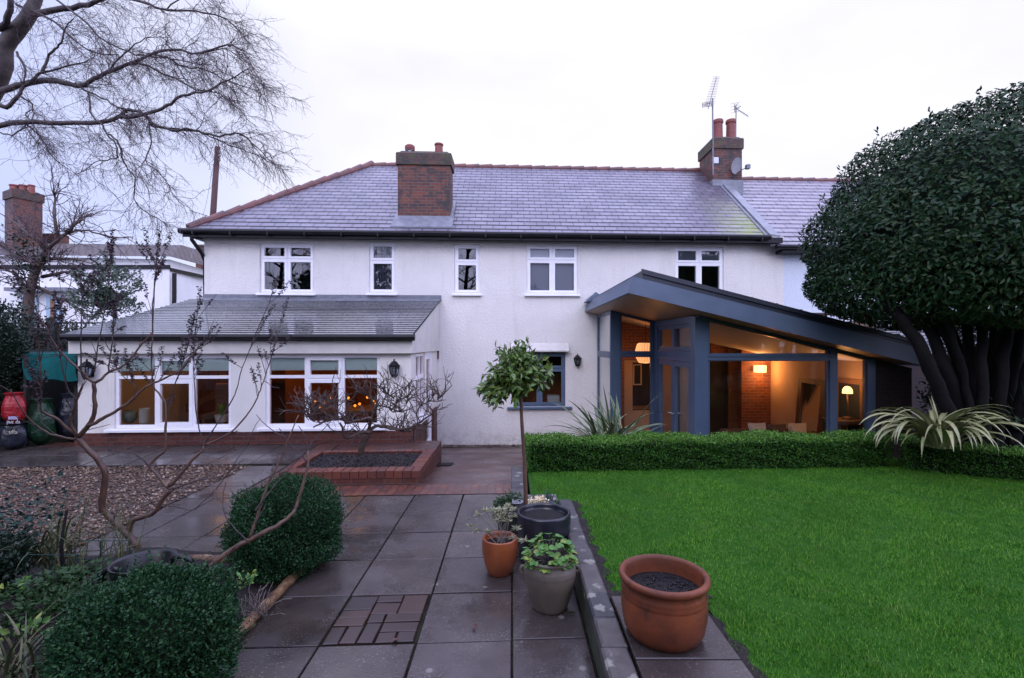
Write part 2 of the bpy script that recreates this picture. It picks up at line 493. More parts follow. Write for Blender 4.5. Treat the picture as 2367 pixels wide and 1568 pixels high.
M['grey'] = pmat('anthracite_frame', (0.066, 0.10, 0.155), (0.058, 0.09, 0.14), 3, 0.35)
M['greysheet'] = pmat('anthracite_sheet', (0.105, 0.14, 0.20), (0.085, 0.118, 0.17), 2.5, 0.42)
M['deck'] = pmat('dark_roof_sheet', (0.028, 0.032, 0.042), (0.04, 0.045, 0.055), 2, 0.4)
M['blueframe'] = pmat('blue_grey_paint', (0.095, 0.14, 0.205), (0.08, 0.12, 0.18), 4, 0.45)
M['soffit'] = woodmat('oak_boards', (0.30, 0.17, 0.085), (0.42, 0.26, 0.14), (1.2, 14, 1), 0.45)
M['glass'] = glassmat('window_glass', (0.86, 0.88, 0.88))
M['glassdark'] = glassmat('upstairs_glass', (0.5, 0.53, 0.55), ior=2.1)
M['doorglass'] = glassmat('door_glass', (0.86, 0.88, 0.88), ior=1.22)
M['frost'] = glassmat('weathered_side_glass', (0.6, 0.58, 0.56), 0.25, 1.2, 0.7, (0.17, 0.12, 0.115))
M['greenglass'] = glassmat('lantern_glass', (0.6, 0.63, 0.66), 0.05, 1.5, 0.2, (0.25, 0.27, 0.3))
M['inwall'] = pmat('indoor_plaster', (0.50, 0.34, 0.22), (0.44, 0.29, 0.18), 2, 0.8)
M['inorange'] = pmat('ochre_plaster', (0.40, 0.13, 0.03), (0.17, 0.05, 0.015), 0.9, 0.8)
M['inceil'] = pmat('white_ceiling', (0.72, 0.66, 0.58), (0.68, 0.62, 0.55), 2, 0.7)
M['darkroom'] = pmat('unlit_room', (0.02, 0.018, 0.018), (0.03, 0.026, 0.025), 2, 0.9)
M['darkwood'] = woodmat('dark_wood', (0.06, 0.028, 0.014), (0.11, 0.05, 0.024))
M['midwood'] = woodmat('brown_wood', (0.16, 0.075, 0.03), (0.24, 0.12, 0.05))
M['blind'] = pmat('pale_green_blind', (0.66, 0.80, 0.75), (0.62, 0.76, 0.71), 2, 0.9)
M['whiteblind'] = pmat('white_blind', (0.72, 0.76, 0.85), (0.68, 0.72, 0.80), 2, 0.9)
M['greyblind'] = pmat('grey_blind', (0.21, 0.23, 0.31), (0.24, 0.26, 0.34), 1.2, 0.9)
M['soil'] = pmat('wet_soil', (0.004, 0.0035, 0.004), (0.011, 0.009, 0.009), 30, 0.6, 0.9, 60, 0.03, spec=.25)
M['mulch'] = leafmat('bark_mulch', [(0.005, 0.0045, 0.005), (0.010, 0.008, 0.008), (0.026, 0.02, 0.02)], 0.4, .3)
M['bedsoil'] = pmat('bed_soil', (0.010, 0.008, 0.008), (0.028, 0.021, 0.018), 16, 0.7, 0.9, 45, 0.04, spec=.25)
M['jointdirt'] = pmat('joint_dirt', (0.010, 0.008, 0.008), (0.022, 0.024, 0.012), 6, 0.95, spec=.1)
M['gravelbase'] = pmat('gravel_bed', (0.035, 0.025, 0.018), (0.06, 0.042, 0.03), 60, 0.8)
M['gravel'] = leafmat('gravel_stones', [(0.030, 0.018, 0.013), (0.12, 0.066, 0.038), (0.05, 0.032, 0.026), (0.21, 0.135, 0.08), (0.075, 0.042, 0.028), (0.40, 0.31, 0.22)], 0.5, .3)
M['terracotta'] = pmat('terracotta', (0.215, 0.058, 0.020), (0.095, 0.028, 0.013), 3.6, 0.45, 0.3, 45, 0.005, spec=.35, grime=((0.035, 0.018, 0.014), 4, 0.55), rough2=.6)
M['orangepot'] = pmat('orange_glaze', (0.27, 0.075, 0.022), (0.165, 0.045, 0.016), 4, 0.35, 0.1, 40, 0.004)
M['beigepot'] = pmat('stoneware', (0.14, 0.115, 0.085), (0.085, 0.074, 0.058), 5, 0.5, 0.2, 60, 0.004, grime=((0.10, 0.05, 0.03), 4, 0.6))
M['blackpot'] = pmat('black_glaze', (0.010, 0.011, 0.016), (0.016, 0.018, 0.024), 4, 0.25)
M['rubber'] = pmat('black_rubber', (0.006, 0.006, 0.008), (0.01, 0.01, 0.013), 5, 0.38, spec=.45)
M['tub'] = pmat('dark_green_tub', (0.012, 0.022, 0.018), (0.018, 0.03, 0.025), 4, 0.4)
M['potred'] = pmat('red_chimney_pot', (0.22, 0.055, 0.042), (0.16, 0.042, 0.034), 5, 0.6)
M['steel'] = pmat('steel', (0.45, 0.45, 0.47), (0.35, 0.35, 0.37), 6, 0.35, metal=0.8)
M['aerial'] = pmat('aerial_metal', (0.12, 0.12, 0.14), (0.18, 0.18, 0.2), 6, 0.4, metal=0.5)
M['dish'] = pmat('dish_grey', (0.14, 0.14, 0.16), (0.18, 0.18, 0.2), 6, 0.5)
M['pole'] = woodmat('creosoted_pole', (0.05, 0.02, 0.018), (0.08, 0.033, 0.028), (8, 8, 1), 0.7)
M['birchbark'] = pmat('birch_bark', (0.075, 0.058, 0.05), (0.03, 0.022, 0.02), 9, 0.7, 0.4, 30)
M['birchtwig'] = pmat('birch_twig', (0.055, 0.034, 0.040), (0.075, 0.046, 0.052), 4, 0.7)
M['shrubbark'] = pmat('tan_bark', (0.115, 0.063, 0.040), (0.058, 0.032, 0.024), 12, 0.5, 0.4, 60, 0.006)
M['shrubtwig'] = pmat('dark_twig', (0.030, 0.018, 0.018), (0.045, 0.026, 0.026), 8, 0.6)
M['seed'] = leafmat('dry_seed_heads', [(0.022, 0.012, 0.018), (0.045, 0.024, 0.03), (0.03, 0.016, 0.022)], 0.7)
M['acerbark'] = pmat('lichened_bark', (0.085, 0.052, 0.038), (0.05, 0.032, 0.026), 14, 0.7, 0.4, 60, 0.006, grime=((0.13, 0.125, 0.09), 9, 0.6))
M['darktrunk'] = pmat('dark_trunk', (0.004, 0.0037, 0.004), (0.008, 0.007, 0.007), 6, 0.8, 0.5, 20, 0.02, spec=.15)
M['coredark'] = pmat('dark_shrub_core', (0.006, 0.011, 0.007), (0.011, 0.015, 0.009), 8, 0.95, spec=.05)  # dark tone of the solid cores inside bushes, hedges and crown
M['baybark'] = pmat('bay_bark', (0.11, 0.055, 0.03), (0.06, 0.032, 0.022), 9, 0.6, 0.3, 50, 0.005)
M['box'] = leafmat('box_leaf', [(0.008, 0.034, 0.014), (0.018, 0.062, 0.022), (0.011, 0.045, 0.017), (0.036, 0.10, 0.028)], 0.42, 0.2)
M['hedge'] = leafmat('hedge_leaf', [(0.015, 0.060, 0.012), (0.040, 0.13, 0.014), (0.026, 0.09, 0.014), (0.080, 0.20, 0.018)], 0.45, 0.22)
M['tophedge'] = leafmat('top_hedge_leaf', [(0.05, 0.15, 0.018), (0.11, 0.25, 0.03), (0.075, 0.19, 0.025), (0.17, 0.31, 0.05)], 0.45, 0.22)
M['laurel'] = leafmat('laurel_leaf', [(0.008, 0.030, 0.011), (0.019, 0.052, 0.018), (0.012, 0.040, 0.014), (0.036, 0.058, 0.018), (0.010, 0.034, 0.017)], 0.38, 0.16)
M['bay'] = leafmat('bay_leaf', [(0.045, 0.105, 0.018), (0.10, 0.19, 0.03), (0.07, 0.14, 0.03), (0.15, 0.21, 0.035)], 0.3)
M['grass'] = leafmat('grass_blade', [(0.035, 0.150, 0.006), (0.072, 0.23, 0.010), (0.046, 0.185, 0.008), (0.17, 0.31, 0.035)], 0.5, 0.16, patch=(0.11, 0.19, 0.035))
M['turf'] = pmat('turf', (0.012, 0.060, 0.004), (0.026, 0.085, 0.010), 9, 0.9, 0.6, 40, 0.02, spec=.08)
M['phormgreen'] = leafmat('green_blade', [(0.04, 0.085, 0.03), (0.07, 0.12, 0.05), (0.05, 0.10, 0.045)], 0.35)
M['phormedge'] = pmat('cream_stripe', (0.30, 0.30, 0.16), (0.24, 0.26, 0.12), 6, 0.4)
M['cream'] = pmat('cream_blade', (0.35, 0.335, 0.175), (0.27, 0.28, 0.12), 5, 0.4)
M['creamgreen'] = pmat('olive_edge', (0.12, 0.15, 0.045), (0.09, 0.12, 0.035), 6, 0.4)
M['strap'] = leafmat('strap_leaf', [(0.03, 0.06, 0.02), (0.07, 0.085, 0.03), (0.12, 0.11, 0.05)], 0.5)
M['herb'] = leafmat('low_green', [(0.012, 0.036, 0.010), (0.026, 0.065, 0.018), (0.018, 0.05, 0.016)], 0.5, .2)
M['lime'] = leafmat('lime_leaf', [(0.05, 0.15, 0.03), (0.09, 0.20, 0.04), (0.07, 0.17, 0.045), (0.22, 0.26, 0.05)], 0.5, .25)
M['deadleaf'] = leafmat('dead_leaf', [(0.05, 0.016, 0.014), (0.08, 0.028, 0.02)], 0.6)
M['silver'] = leafmat('silver_leaf', [(0.24, 0.25, 0.13), (0.33, 0.33, 0.20), (0.28, 0.30, 0.19)], 0.6)
M['flower'] = leafmat('pale_petals', [(0.75, 0.66, 0.35), (0.80, 0.76, 0.62), (0.65, 0.42, 0.15)], 0.6)
M['bluegreen'] = leafmat('blue_green_leaf', [(0.012, 0.042, 0.034), (0.022, 0.06, 0.045)], 0.5, 0.25)
M['greygreen'] = leafmat('grey_green_leaf', [(0.05, 0.085, 0.055), (0.09, 0.13, 0.09), (0.07, 0.105, 0.075)], 0.5)
M['ivy'] = leafmat('ivy_leaf', [(0.008, 0.024, 0.012), (0.016, 0.04, 0.02)], 0.5)
M['log'] = pmat('rustic_log', (0.24, 0.14, 0.06), (0.075, 0.034, 0.018), 11, 0.6, 0.8, 30, 0.02, grime=((0.26, 0.27, 0.19), 6, 0.57))
M['stone'] = None
M['teal'] = pmat('teal_canvas', (0.001, 0.075, 0.068), (0.002, 0.05, 0.047), 3, 0.7, spec=.08)
M['fence'] = woodmat('dark_fence', (0.012, 0.016, 0.013), (0.022, 0.028, 0.022), (8, 8, 1), 0.8)
M['redbag'] = pmat('red_plastic', (0.36, 0.014, 0.022), (0.24, 0.01, 0.016), 12, 0.35, 0.6, 18, 0.03)
M['greenbag'] = pmat('green_plastic', (0.006, 0.045, 0.016), (0.005, 0.026, 0.012), 10, 0.35, 0.6, 14, 0.03)
M['blackbag'] = pmat('black_bag', (0.010, 0.013, 0.022), (0.016, 0.02, 0.032), 9, 0.28, 0.7, 14, 0.03)
M['ink'] = pmat('white_print', (0.6, 0.6, 0.62), None, 4, 0.6)
M['ink2'] = pmat('lilac_print', (0.42, 0.40, 0.62), None, 4, 0.6)
M['ink3'] = pmat('cream_print', (0.5, 0.47, 0.36), None, 4, 0.6)
M['fabric'] = pmat('pale_cushion', (0.55, 0.46, 0.36), (0.48, 0.40, 0.31), 8, 0.9)
M['brownfab'] = pmat('brown_cushion', (0.10, 0.055, 0.035), (0.08, 0.045, 0.03), 8, 0.9)
M['ceramic'] = pmat('white_ceramic', (0.62, 0.62, 0.58), (0.56, 0.56, 0.52), 6, 0.4)
M['globe'] = pmat('green_globe', (0.22, 0.27, 0.23), (0.18, 0.22, 0.19), 6, 0.3)
M['shade'] = emit('lit_shade', (1.0, 0.56, 0.24), 0.95)
M['shadedark'] = emit('lit_shade_rib', (0.55, 0.17, 0.035), 0.5)
M['hotshade'] = emit('bright_lit_shade', (1.0, 0.62, 0.26), 1.9)
M['fairy'] = emit('lit_orange_bulb', (1.0, 0.30, 0.03), 1.6)
M['mirror'] = pmat('mirror', (0.8, 0.8, 0.8), (0.78, 0.78, 0.78), 2, 0.03, metal=1.0)
M['brown_tile'] = brickmat('brown_roof_tile', (0.115, 0.085, 0.075), (0.085, 0.065, 0.06), (0.03, 0.025, 0.025), 0.3, 0.28, 0.03, expr=1.6, rough=0.7, bstr=0.8, moss=((0.11, 0.10, 0.06), 3, 0.6))

def slabmat():
    m, nt, bs = new_mat('wet_concrete_slab')
    g = nt.nodes.new('ShaderNodeNewGeometry')
    base = ramp(nt, g.outputs['Random Per Island'], (0.032, 0.027, 0.025), (0.064, 0.053, 0.049), 0, 1).outputs['Color']
    n1 = noise(nt, 2.2, 6, rough=0.65)
    base = mixc(nt, 0.8, base, ramp(nt, n1.outputs['Fac'], (0.55, 0.50, 0.46), (1.35, 1.3, 1.3), 0.3, 0.7).outputs['Color'], 'MULTIPLY')
    n2 = noise(nt, 1.1, 4)                       # brown algae stains
    base = mixc(nt, ramp(nt, n2.outputs['Fac'], (0, 0, 0), (0.6, 0.6, 0.6), 0.52, 0.7).outputs['Color'], base, (0.045, 0.033, 0.022))
    t = nt.nodes.new('ShaderNodeTexCoord')
    v = nt.nodes.new('ShaderNodeTexVoronoi'); v.inputs['Scale'].default_value = 46
    nt.links.new(t.outputs['Object'], v.inputs['Vector'])
    n4 = noise(nt, 3.0, 2)
    sp = ramp(nt, v.outputs['Distance'], (1, 1, 1), (0, 0, 0), 0.10, 0.30)
    spm = nt.nodes.new('ShaderNodeMath'); spm.operation = 'MULTIPLY'
    nt.links.new(sp.outputs['Color'], spm.inputs[0])
    nt.links.new(ramp(nt, n4.outputs['Fac'], (0, 0, 0), (0.6, 0.6, 0.6), 0.38, 0.62).outputs['Color'], spm.inputs[1])
    base = mixc(nt, spm.outputs[0], base, (0.20, 0.19, 0.17))
    v2 = nt.nodes.new('ShaderNodeTexVoronoi'); v2.inputs['Scale'].default_value = 3.3      # lichen spots
    nt.links.new(t.outputs['Object'], v2.inputs['Vector'])
    base = mixc(nt, ramp(nt, v2.outputs['Distance'], (0.55, 0.55, 0.55), (0, 0, 0), 0.05, 0.085).outputs['Color'], base, (0.24, 0.23, 0.20))
    nt.links.new(base, bs.inputs['Base Color'])
    n3 = noise(nt, 1.7, 5, rough=0.6)
    r = nt.nodes.new('ShaderNodeMapRange'); nt.links.new(n3.outputs['Fac'], r.inputs['Value'])
    r.inputs['From Min'].default_value = 0.38; r.inputs['From Max'].default_value = 0.62
    r.inputs['To Min'].default_value = 0.07; r.inputs['To Max'].default_value = 0.45
    nt.links.new(r.outputs[0], bs.inputs['Roughness'])
    b1 = noise(nt, 70, 3); 
    bump(nt, bs, b1.outputs['Fac'], 0.16, 0.005)
    return m
M['slab'] = slabmat()

def stonemat():
    m, nt, bs = new_mat('lichened_stone')
    g = nt.nodes.new('ShaderNodeNewGeometry')
    base = ramp(nt, g.outputs['Random Per Island'], (0.032, 0.033, 0.036), (0.075, 0.065, 0.058), 0, 1).outputs['Color']
    n1 = noise(nt, 9, 6, rough=0.7)
    base = mixc(nt, 0.8, base, ramp(nt, n1.outputs['Fac'], (0.4, 0.4, 0.4), (1.4, 1.4, 1.4), 0.3, 0.7).outputs['Color'], 'MULTIPLY')
    t = nt.nodes.new('ShaderNodeTexCoord')
    wn = noise(nt, 22, 4, rough=.7)
    wob = nt.nodes.new('ShaderNodeVectorMath'); wob.operation = 'MULTIPLY_ADD'
    nt.links.new(wn.outputs['Color'], wob.inputs[0]); wob.inputs[1].default_value = (0.10,) * 3; nt.links.new(t.outputs['Object'], wob.inputs[2])
    v = nt.nodes.new('ShaderNodeTexVoronoi'); v.inputs['Scale'].default_value = 7.0
    nt.links.new(wob.outputs[0], v.inputs['Vector'])
    base = mixc(nt, ramp(nt, v.outputs['Distance'], (.85, .85, .85), (0, 0, 0), 0.20, 0.30).outputs['Color'], base, (0.22, 0.22, 0.18))
    nt.links.new(base, bs.inputs['Base Color'])
    bs.inputs['Roughness'].default_value = 0.55
    bump(nt, bs, n1.outputs['Fac'], 0.5, 0.012)
    return m
M['stone'] = stonemat()
M['stoneside'] = pmat('mossy_wall_side', (0.030, 0.030, 0.022), (0.035, 0.048, 0.018), 9, 0.8, 0.7, 30, 0.015)

# ------------------------------------------------------------------ ground, paths, lawn
HB, EB = 12.19, 8.992                            # wall lines of house and lean-to
def patio_z(x, y):
    return max(0.0, min(0.1, (y - SL * x - 7.3) / 1.5 * 0.1))
def ramp_z(y):
    return -0.12 * (y - 6.5) if y > 6.5 else 0.0

g = MB()
g.quad((-120, -60, -0.9), (120, -60, -0.9), (120, 200, -0.9), (-120, 200, -0.9))
struct(g.build('ground', M['bedsoil']))
g = MB()                                         # base of paving under slabs and beds, with the ramp left open
g.quad((-30, -3, -0.02), (0.5, -3, -0.02), (0.5, 6.5, -0.02), (-30, 6.5, -0.02))
g.quad((-30, 6.5, -0.02), (-1.3, 6.5, -0.02), (-1.3, 9.0, 0.06), (-30, 9.0, 0.06))
g.quad((-30, 9.0, 0.06), (-7.6, 9.0, 0.06), (-7.6, 40, 0.06), (-30, 40, 0.06))
struct(g.build('terrace_base', M['jointdirt']))

sl = MB()
def slab(x0, x1, y0, y1, zf=None, mi=0, gap=0.006, t=0.04):
    z = random.uniform(-0.004, 0.003); gap = random.uniform(0.004, 0.009)
    fn = (lambda x, y, zz: (x, y + SL * x, zz + z + (zf(x, y + SL * x) if zf else 0)))
    sl.bbox(x0 + gap, x1 - gap, y0 + gap, y1 - gap, -t, 0.0, 0.004, fn, mi)
R0, S = 3.09, 0.604
for k in range(-4, 5):
    y0 = R0 + S * k
    for i in range(-7, 1):
        x0 = -0.6 + 0.6 * i + 0.6
        x0, x1 = 0.6 * i - 0.0, 0.6 * i + 0.6
        if x1 > 0.48: x1 = 0.478 if y0 < 4.9 else 0.0
        if x1 - x0 < 0.05: continue
        if y0 < 4.2 and x1 <= -1.75: continue
        if y0 < 4.2 and x0 < -1.75: x0 = -1.76
        if x1 < -3.9: continue
        x0 = max(x0, -4.0)
        if abs(x0 + 1.2) < 0.01 and abs(y0 - R0) < 0.01: continue
        if i == 0 and y0 > 4.9: continue
        slab(x0, x1, y0, y0 + S)
ytop = R0 + 5 * S                                # 6.11
yy = ytop
while yy < 7.55:                                 # strip of slabs beside the gravel
    slab(-4.0, -3.42, yy, yy + 0.5, patio_z); yy += 0.5
for k in range(-10, 1):                          # slabs along the lean-to
    x0 = -3.42 + 0.62 * (k - 1)
    for y0 in (7.72, 8.27):
        slab(x0, x0 + 0.62, y0, y0 + 0.55, patio_z)
struct(sl.build('paving', M['slab']))

bp = MB()                                        # patch of bricks in one slab's place
for (a, b_, c, d) in [(0.0, 0.42, 0.40, 0.6), (0.42, 0.2, 0.46, 0.6), (0.0, 0.0, 0.0, 0.0)]:
    pass
bx = [(-1.19, -0.985, 3.50, 3.68), (-0.985, -0.80, 3.59, 3.68), (-0.80, -0.62, 3.44, 3.68), (-0.985, -0.80, 3.44, 3.585),
      (-1.19, -0.985, 3.40, 3.495), (-1.19, -0.985, 3.30, 3.395), (-1.19, -1.09, 3.11, 3.295), (-1.085, -0.98, 3.11, 3.295), (-0.975, -0.87, 3.11, 3.325), (-0.98, -0.87, 3.335, 3.435), (-0.865, -0.62, 3.335, 3.435), (-0.865, -0.62, 3.225, 3.33), (-0.865, -0.745, 3.11, 3.22), (-0.74, -0.62, 3.11, 3.22)]
for (x0, x1, y0, y1) in bx:
    dz = random.uniform(-0.004, 0.002)
    ra_ = random.uniform(-.03, .03); mx_, my_ = (x0 + x1) / 2, (y0 + y1) / 2
    bp.bbox(x0 + 0.003, x1 - 0.003, y0 + 0.003, y1 - 0.003, -0.04, dz, 0.005, lambda x, y, z: (mx_ + (x - mx_) - ra_ * (y - my_), y + SL * x + ra_ * (x - mx_), z + ra_ * .06 * (x - mx_)))
M['patchbrick'] = leafmat('reclaimed_brick', [(0.018, 0.014, 0.015), (0.042, 0.022, 0.016), (0.025, 0.018, 0.018), (0.055, 0.028, 0.018)], 0.3, patch=(0.018, 0.016, 0.016))
struct(bp.build('brick_patch', M['patchbrick']))

br = MB()                                        # brick band, side strip, ramp down to the house
br.quad(sk(-3.40, ytop + 0.01, 0.0), sk(0.0, ytop + 0.01, 0.0), sk(0.0, 6.55, 0.0), sk(-3.40, 6.55, 0.0), 0)
br.quad(sk(-3.40, 6.55, 0.0), sk(-3.05, 6.55, 0.0), sk(-3.05, 7.3, 0.0), sk(-3.40, 7.3, 0.0), 1)
br.quad(sk(-3.40, 7.3, 0.0), sk(-3.05, 7.3, 0.0), sk(-3.05, 8.8, 0.1), sk(-3.40, 8.8, 0.1), 1)
br.quad(sk(-3.05, 7.8, 0.03), sk(-1.3, 7.8, 0.03), sk(-1.3, 9.0, 0.1), sk(-3.05, 9.0, 0.1), 1)
br.quad(sk(-8.2, 8.82, 0.1), sk(-3.40, 8.82, 0.1), sk(-3.40, 9.2, 0.1), sk(-8.2, 9.2, 0.1), 0)
br.quad(sk(-1.3, 6.55, 0.0), sk(0.26, 6.55, 0.0), sk(0.26, 12.25, -0.69), sk(-1.3, 12.25, -0.69), 1)
br.quad(sk(-1.9, 8.9, -0.29), sk(-1.3, 8.9, -0.29), sk(-1.3, 12.25, -0.69), sk(-1.9, 12.25, -0.69), 1)
br.quad(sk(0.26, 6.55, 0.0), sk(2.2, 9.2, -0.31), sk(2.2, 12.25, -0.69), sk(0.26, 12.25, -0.69), 1)
br.quad((-1.3, 6.5, .0), (-1.3, 6.5, -0.9), (-1.3, 9.0, -0.9), (-1.3, 9.0, 0.1), 2)
struct(br.build('brick_path', [M['pavebrick90'], M['pavebrick'], M['brickred']]))

def stones(name, poly_fn, n, smin, smax, zf, mat, kind='stuff', label=None):
    P = []
    while len(P) < n:
        q = poly_fn()
        if q is not None: P.append(q)
    P = np.array(P)
    z = np.array([zf(x, y) for x, y in P])
    s = rng.uniform(smin, smax, n)
    base = np.array([[1, 0, 0], [0, .8, .05], [-1, 0, 0], [0, -.8, -.05], [.1, .1, .6], [0, 0, -.6]])
    ang = rng.uniform(0, 6.28, n); ca, sa = np.cos(ang), np.sin(ang)
    V = np.zeros((n, 6, 3))
    for j, b in enumerate(base):
        jx = b[0] * rng.uniform(.7, 1.3, n); jy = b[1] * rng.uniform(.6, 1.2, n); jz = b[2] * rng.uniform(.6, 1.3, n)
        V[:, j, 0] = P[:, 0] + (jx * ca - jy * sa) * s; V[:, j, 1] = P[:, 1] + (jx * sa + jy * ca) * s
        V[:, j, 2] = z + s * 0.3 + jz * s
    i = np.arange(n)[:, None] * 6
    Fc = np.concatenate([i + [0, 1, 4], i + [1, 2, 4], i + [2, 3, 4], i + [3, 0, 4], i + [1, 0, 5], i + [2, 1, 5], i + [3, 2, 5], i + [0, 3, 5]], 1).reshape(-1, 3)
    o = np_mesh(name, V.reshape(-1, 3), Fc, mat)
    o['kind'] = kind
    if label: o['label'] = label
    return o

gb = MB()
gb.quad((-14, 4.35, 0.004), (-4.0, 4.35, 0.004), (-4.0, 7.5, 0.004), (-14, 7.1, 0.004))
struct(gb.build('gravel_bed', M['gravelbase']))
def gpt():
    y = 4.3 + (7.5 - 4.3) * random.random(); x = random.uniform(-9.5, -3.98)
    if y > 7.70 + SL * x: return None
    if x > -4.05 and random.random() < 0.5: return None
    return (x, y)
tag(stones('gravel', gpt, 15000, 0.012, 0.03, lambda x, y: 0.004, M['gravel']), 'wet brown and tan pebbles of the gravel patch', 'gravel')
def spt():
    x = random.uniform(-1.7, 1.9)
    return (x, HB + SL * x - random.uniform(0.02, 0.2))
tag(stones('gravel', spt, 1200, 0.012, 0.025, lambda x, y: ramp_z(y) + 0.03, M['gravel']), 'narrow strip of pale gravel along the foot of the house wall', 'gravel')

LZ = 0.25                                        # level of the lawn
lw = MB()
top = [(0.66, 4.93), (0.66, 3.14), (1.21, 3.13), (1.21, -2), (14, -2), (14, 7.1), (7.4, 7.1), (0.2, 6.72), (0.2, 5.1), (0.64, 5.06)]
lw.poly([(x, y, LZ - 0.012) for x, y in top])
for i in range(len(top)):
    a, b_ = top[i], top[(i + 1) % len(top)]
    lw.quad((*a, LZ - 0.012), (*a, -0.8), (*b_, -0.8), (*b_, LZ - 0.012), 1)
struct(lw.build('lawn', [M['turf'], M['bedsoil']]))
ed = MB()
for i in range(60):                              # bare soil along the lawn's cut edges
    y0_, y1_ = 3.12 + 1.94 * i / 60, 3.12 + 1.94 * (i + 1) / 60
    wx = lambda y: .68 + .012 * math.sin(y * 9) + .025 * math.sin(y * 31)
    ed.quad((.612, y0_, LZ - .006), (wx(y0_), y0_, LZ - .006), (wx(y1_), y1_, LZ - .006), (.612, y1_, LZ - .006))
    y0_, y1_ = 1.2 + 2.0 * i / 60, 1.2 + 2.0 * (i + 1) / 60
    wx = lambda y: 1.225 + .015 * math.sin(y * 8) + .02 * math.sin(y * 27)
    ed.quad((1.17, y0_, LZ - .006), (wx(y0_), y0_, LZ - .006), (wx(y1_), y1_, LZ - .006), (1.17, y1_, LZ - .006))
ed.quad((.61, 3.125, LZ - .005), (1.3, 3.125, LZ - .005), (1.26, 3.2, LZ - .005), (.61, 3.22, LZ - .005))
struct(ed.build('lawn_edge_soil', M['bedsoil']))
ed = MB()
ed.quad((0.28, 6.5, -.05), (14, 6.9, -.05), (14, 8.8, -.1), (0.28, 8.1, -.1)); ed.quad((0.28, 8.1, -.1), (3.1, 8.24, -.1), (3.1, 10.6, -.4), (.28, 10.6, -.4))
ed.quad((0.28, 6.5, -.05), (0.28, 8.1, -.1), (0.28, 8.1, -.9), (0.28, 6.5, -.9))
struct(ed.build('border_soil', M['bedsoil']))

def blades(n, xr, yr, test, hmin, hmax, wd):
    P = np.zeros((0, 2))
    while len(P) < n:
        q = np.stack([rng.uniform(*xr, n), yr[0] + (yr[1] - yr[0]) * rng.random(n) ** 1.35], 1)
        P = np.concatenate([P, q[test(q)]])
    P = P[:n]
    h = rng.uniform(hmin, hmax, n) * (0.75 + 0.5 * np.sin(P[:, 0] * 3.1 + 1.7 * np.sin(P[:, 1] * 2.3)) ** 2)
    a = rng.uniform(0, 6.28, n); le = rng.uniform(0.1, 0.9, n) * h
    wv = np.stack([np.cos(a + 1.57), np.sin(a + 1.57), np.zeros(n)], 1) * wd * rng.uniform(.7, 1.3, n)[:, None]
    B = np.concatenate([P, np.full((n, 1), LZ - 0.013)], 1)
    T = B + np.stack([np.cos(a) * le, np.sin(a) * le, h], 1)
    V = np.stack([B - wv, B + wv, T], 1).reshape(-1, 3)
    return V
def lawn_test(q):
    x, y = q[:, 0], q[:, 1]
    near = np.where(y < 3.16, 1.205, 0.66) + 0.02 * np.sin(y * 9) + 0.012 * np.sin(y * 23)
    far = np.where(x < 5.2, 6.22 + SL * x - 0.03, 6.45 - (x - 5.2) * 0.75)
    lowx = np.where(y > 5.0, 0.26, near)
    bare = (np.sin(x * 5.3 + 2 * np.sin(y * 3.7)) * np.sin(y * 6.1 + x) > 0.82) & (rng.random(len(x)) < 0.6)
    return (x > lowx) & (y < far) & ~bare
V = np.concatenate([blades(300000, (0.2, 6.8), (1.9, 6.5), lawn_test, 0.009, 0.026, 0.0019)])
tag(np_mesh('grass', V, np.arange(len(V)).reshape(-1, 3), M['grass']), 'short bright green lawn grass right of the low wall', 'grass', kind='stuff')

bd = MB()                                        # planting bed left of the path
nx, ny = 40, 30
for i in range(nx):
    for j in range(ny):
        def q(i, j):
            x = -9 + 7.22 * i / nx; y = -1 + 5.3 * j / ny
            e = min(1, (-1.78 - x) / 0.25)
            return (x, y, 0.0 + 0.05 * e + 0.03 * e * math.sin(x * 5.1 + 2 * math.sin(y * 4)) + 0.02 * e * math.sin(y * 13 + x * 7))
        bd.quad(q(i, j), q(i + 1, j), q(i + 1, j + 1), q(i, j + 1))
struct(bd.build('planting_bed', M['bedsoil'], smooth=True))

# ------------------------------------------------------------------ low stone wall and upper slabs
rw = thing('retaining_wall', 'low lichen-spotted stone wall between path and lawn, stepping in behind the pots', 'wall', (0.54, 3, 0))
st = MB(); sd_ = MB()
y = 1.0
k = 0
while y < 5.0:
    L_ = [0.27, 0.3, 0.42, 0.25, 0.36][k % 5]; k += 1
    y1 = min(y + L_, 5.05)
    j = random.uniform(-0.008, 0.008)
    st.bbox(0.475 + j, 0.615 + j * 0.5, y + 0.005, y1 - 0.005, 0.19, 0.265 + random.uniform(-0.006, 0.006), 0.012)
    y = y1
sd_.box(0.492, 0.61, 1.0, 5.05, -0.02, 0.192)
x = 0.0
while x < 0.47:
    st.bbox(x + 0.004, x + 0.235, 5.055, 5.22, 0.19, 0.265 + random.uniform(-0.006, 0.006), 0.012); x += 0.24
sd_.box(0.01, 0.6, 5.07, 5.2, -0.02, 0.192)
y = 5.23
while y < 6.2:
    st.bbox(-0.01, 0.15, y + 0.004, y + 0.235, 0.17, 0.262 + random.uniform(-0.008, 0.008), 0.012); y += 0.24
sd_.box(0.005, 0.14, 5.22, 6.2, -0.02, 0.175)
st.build('coping', M['stone'], rw); sd_.build('wall_face', M['stoneside'], rw)

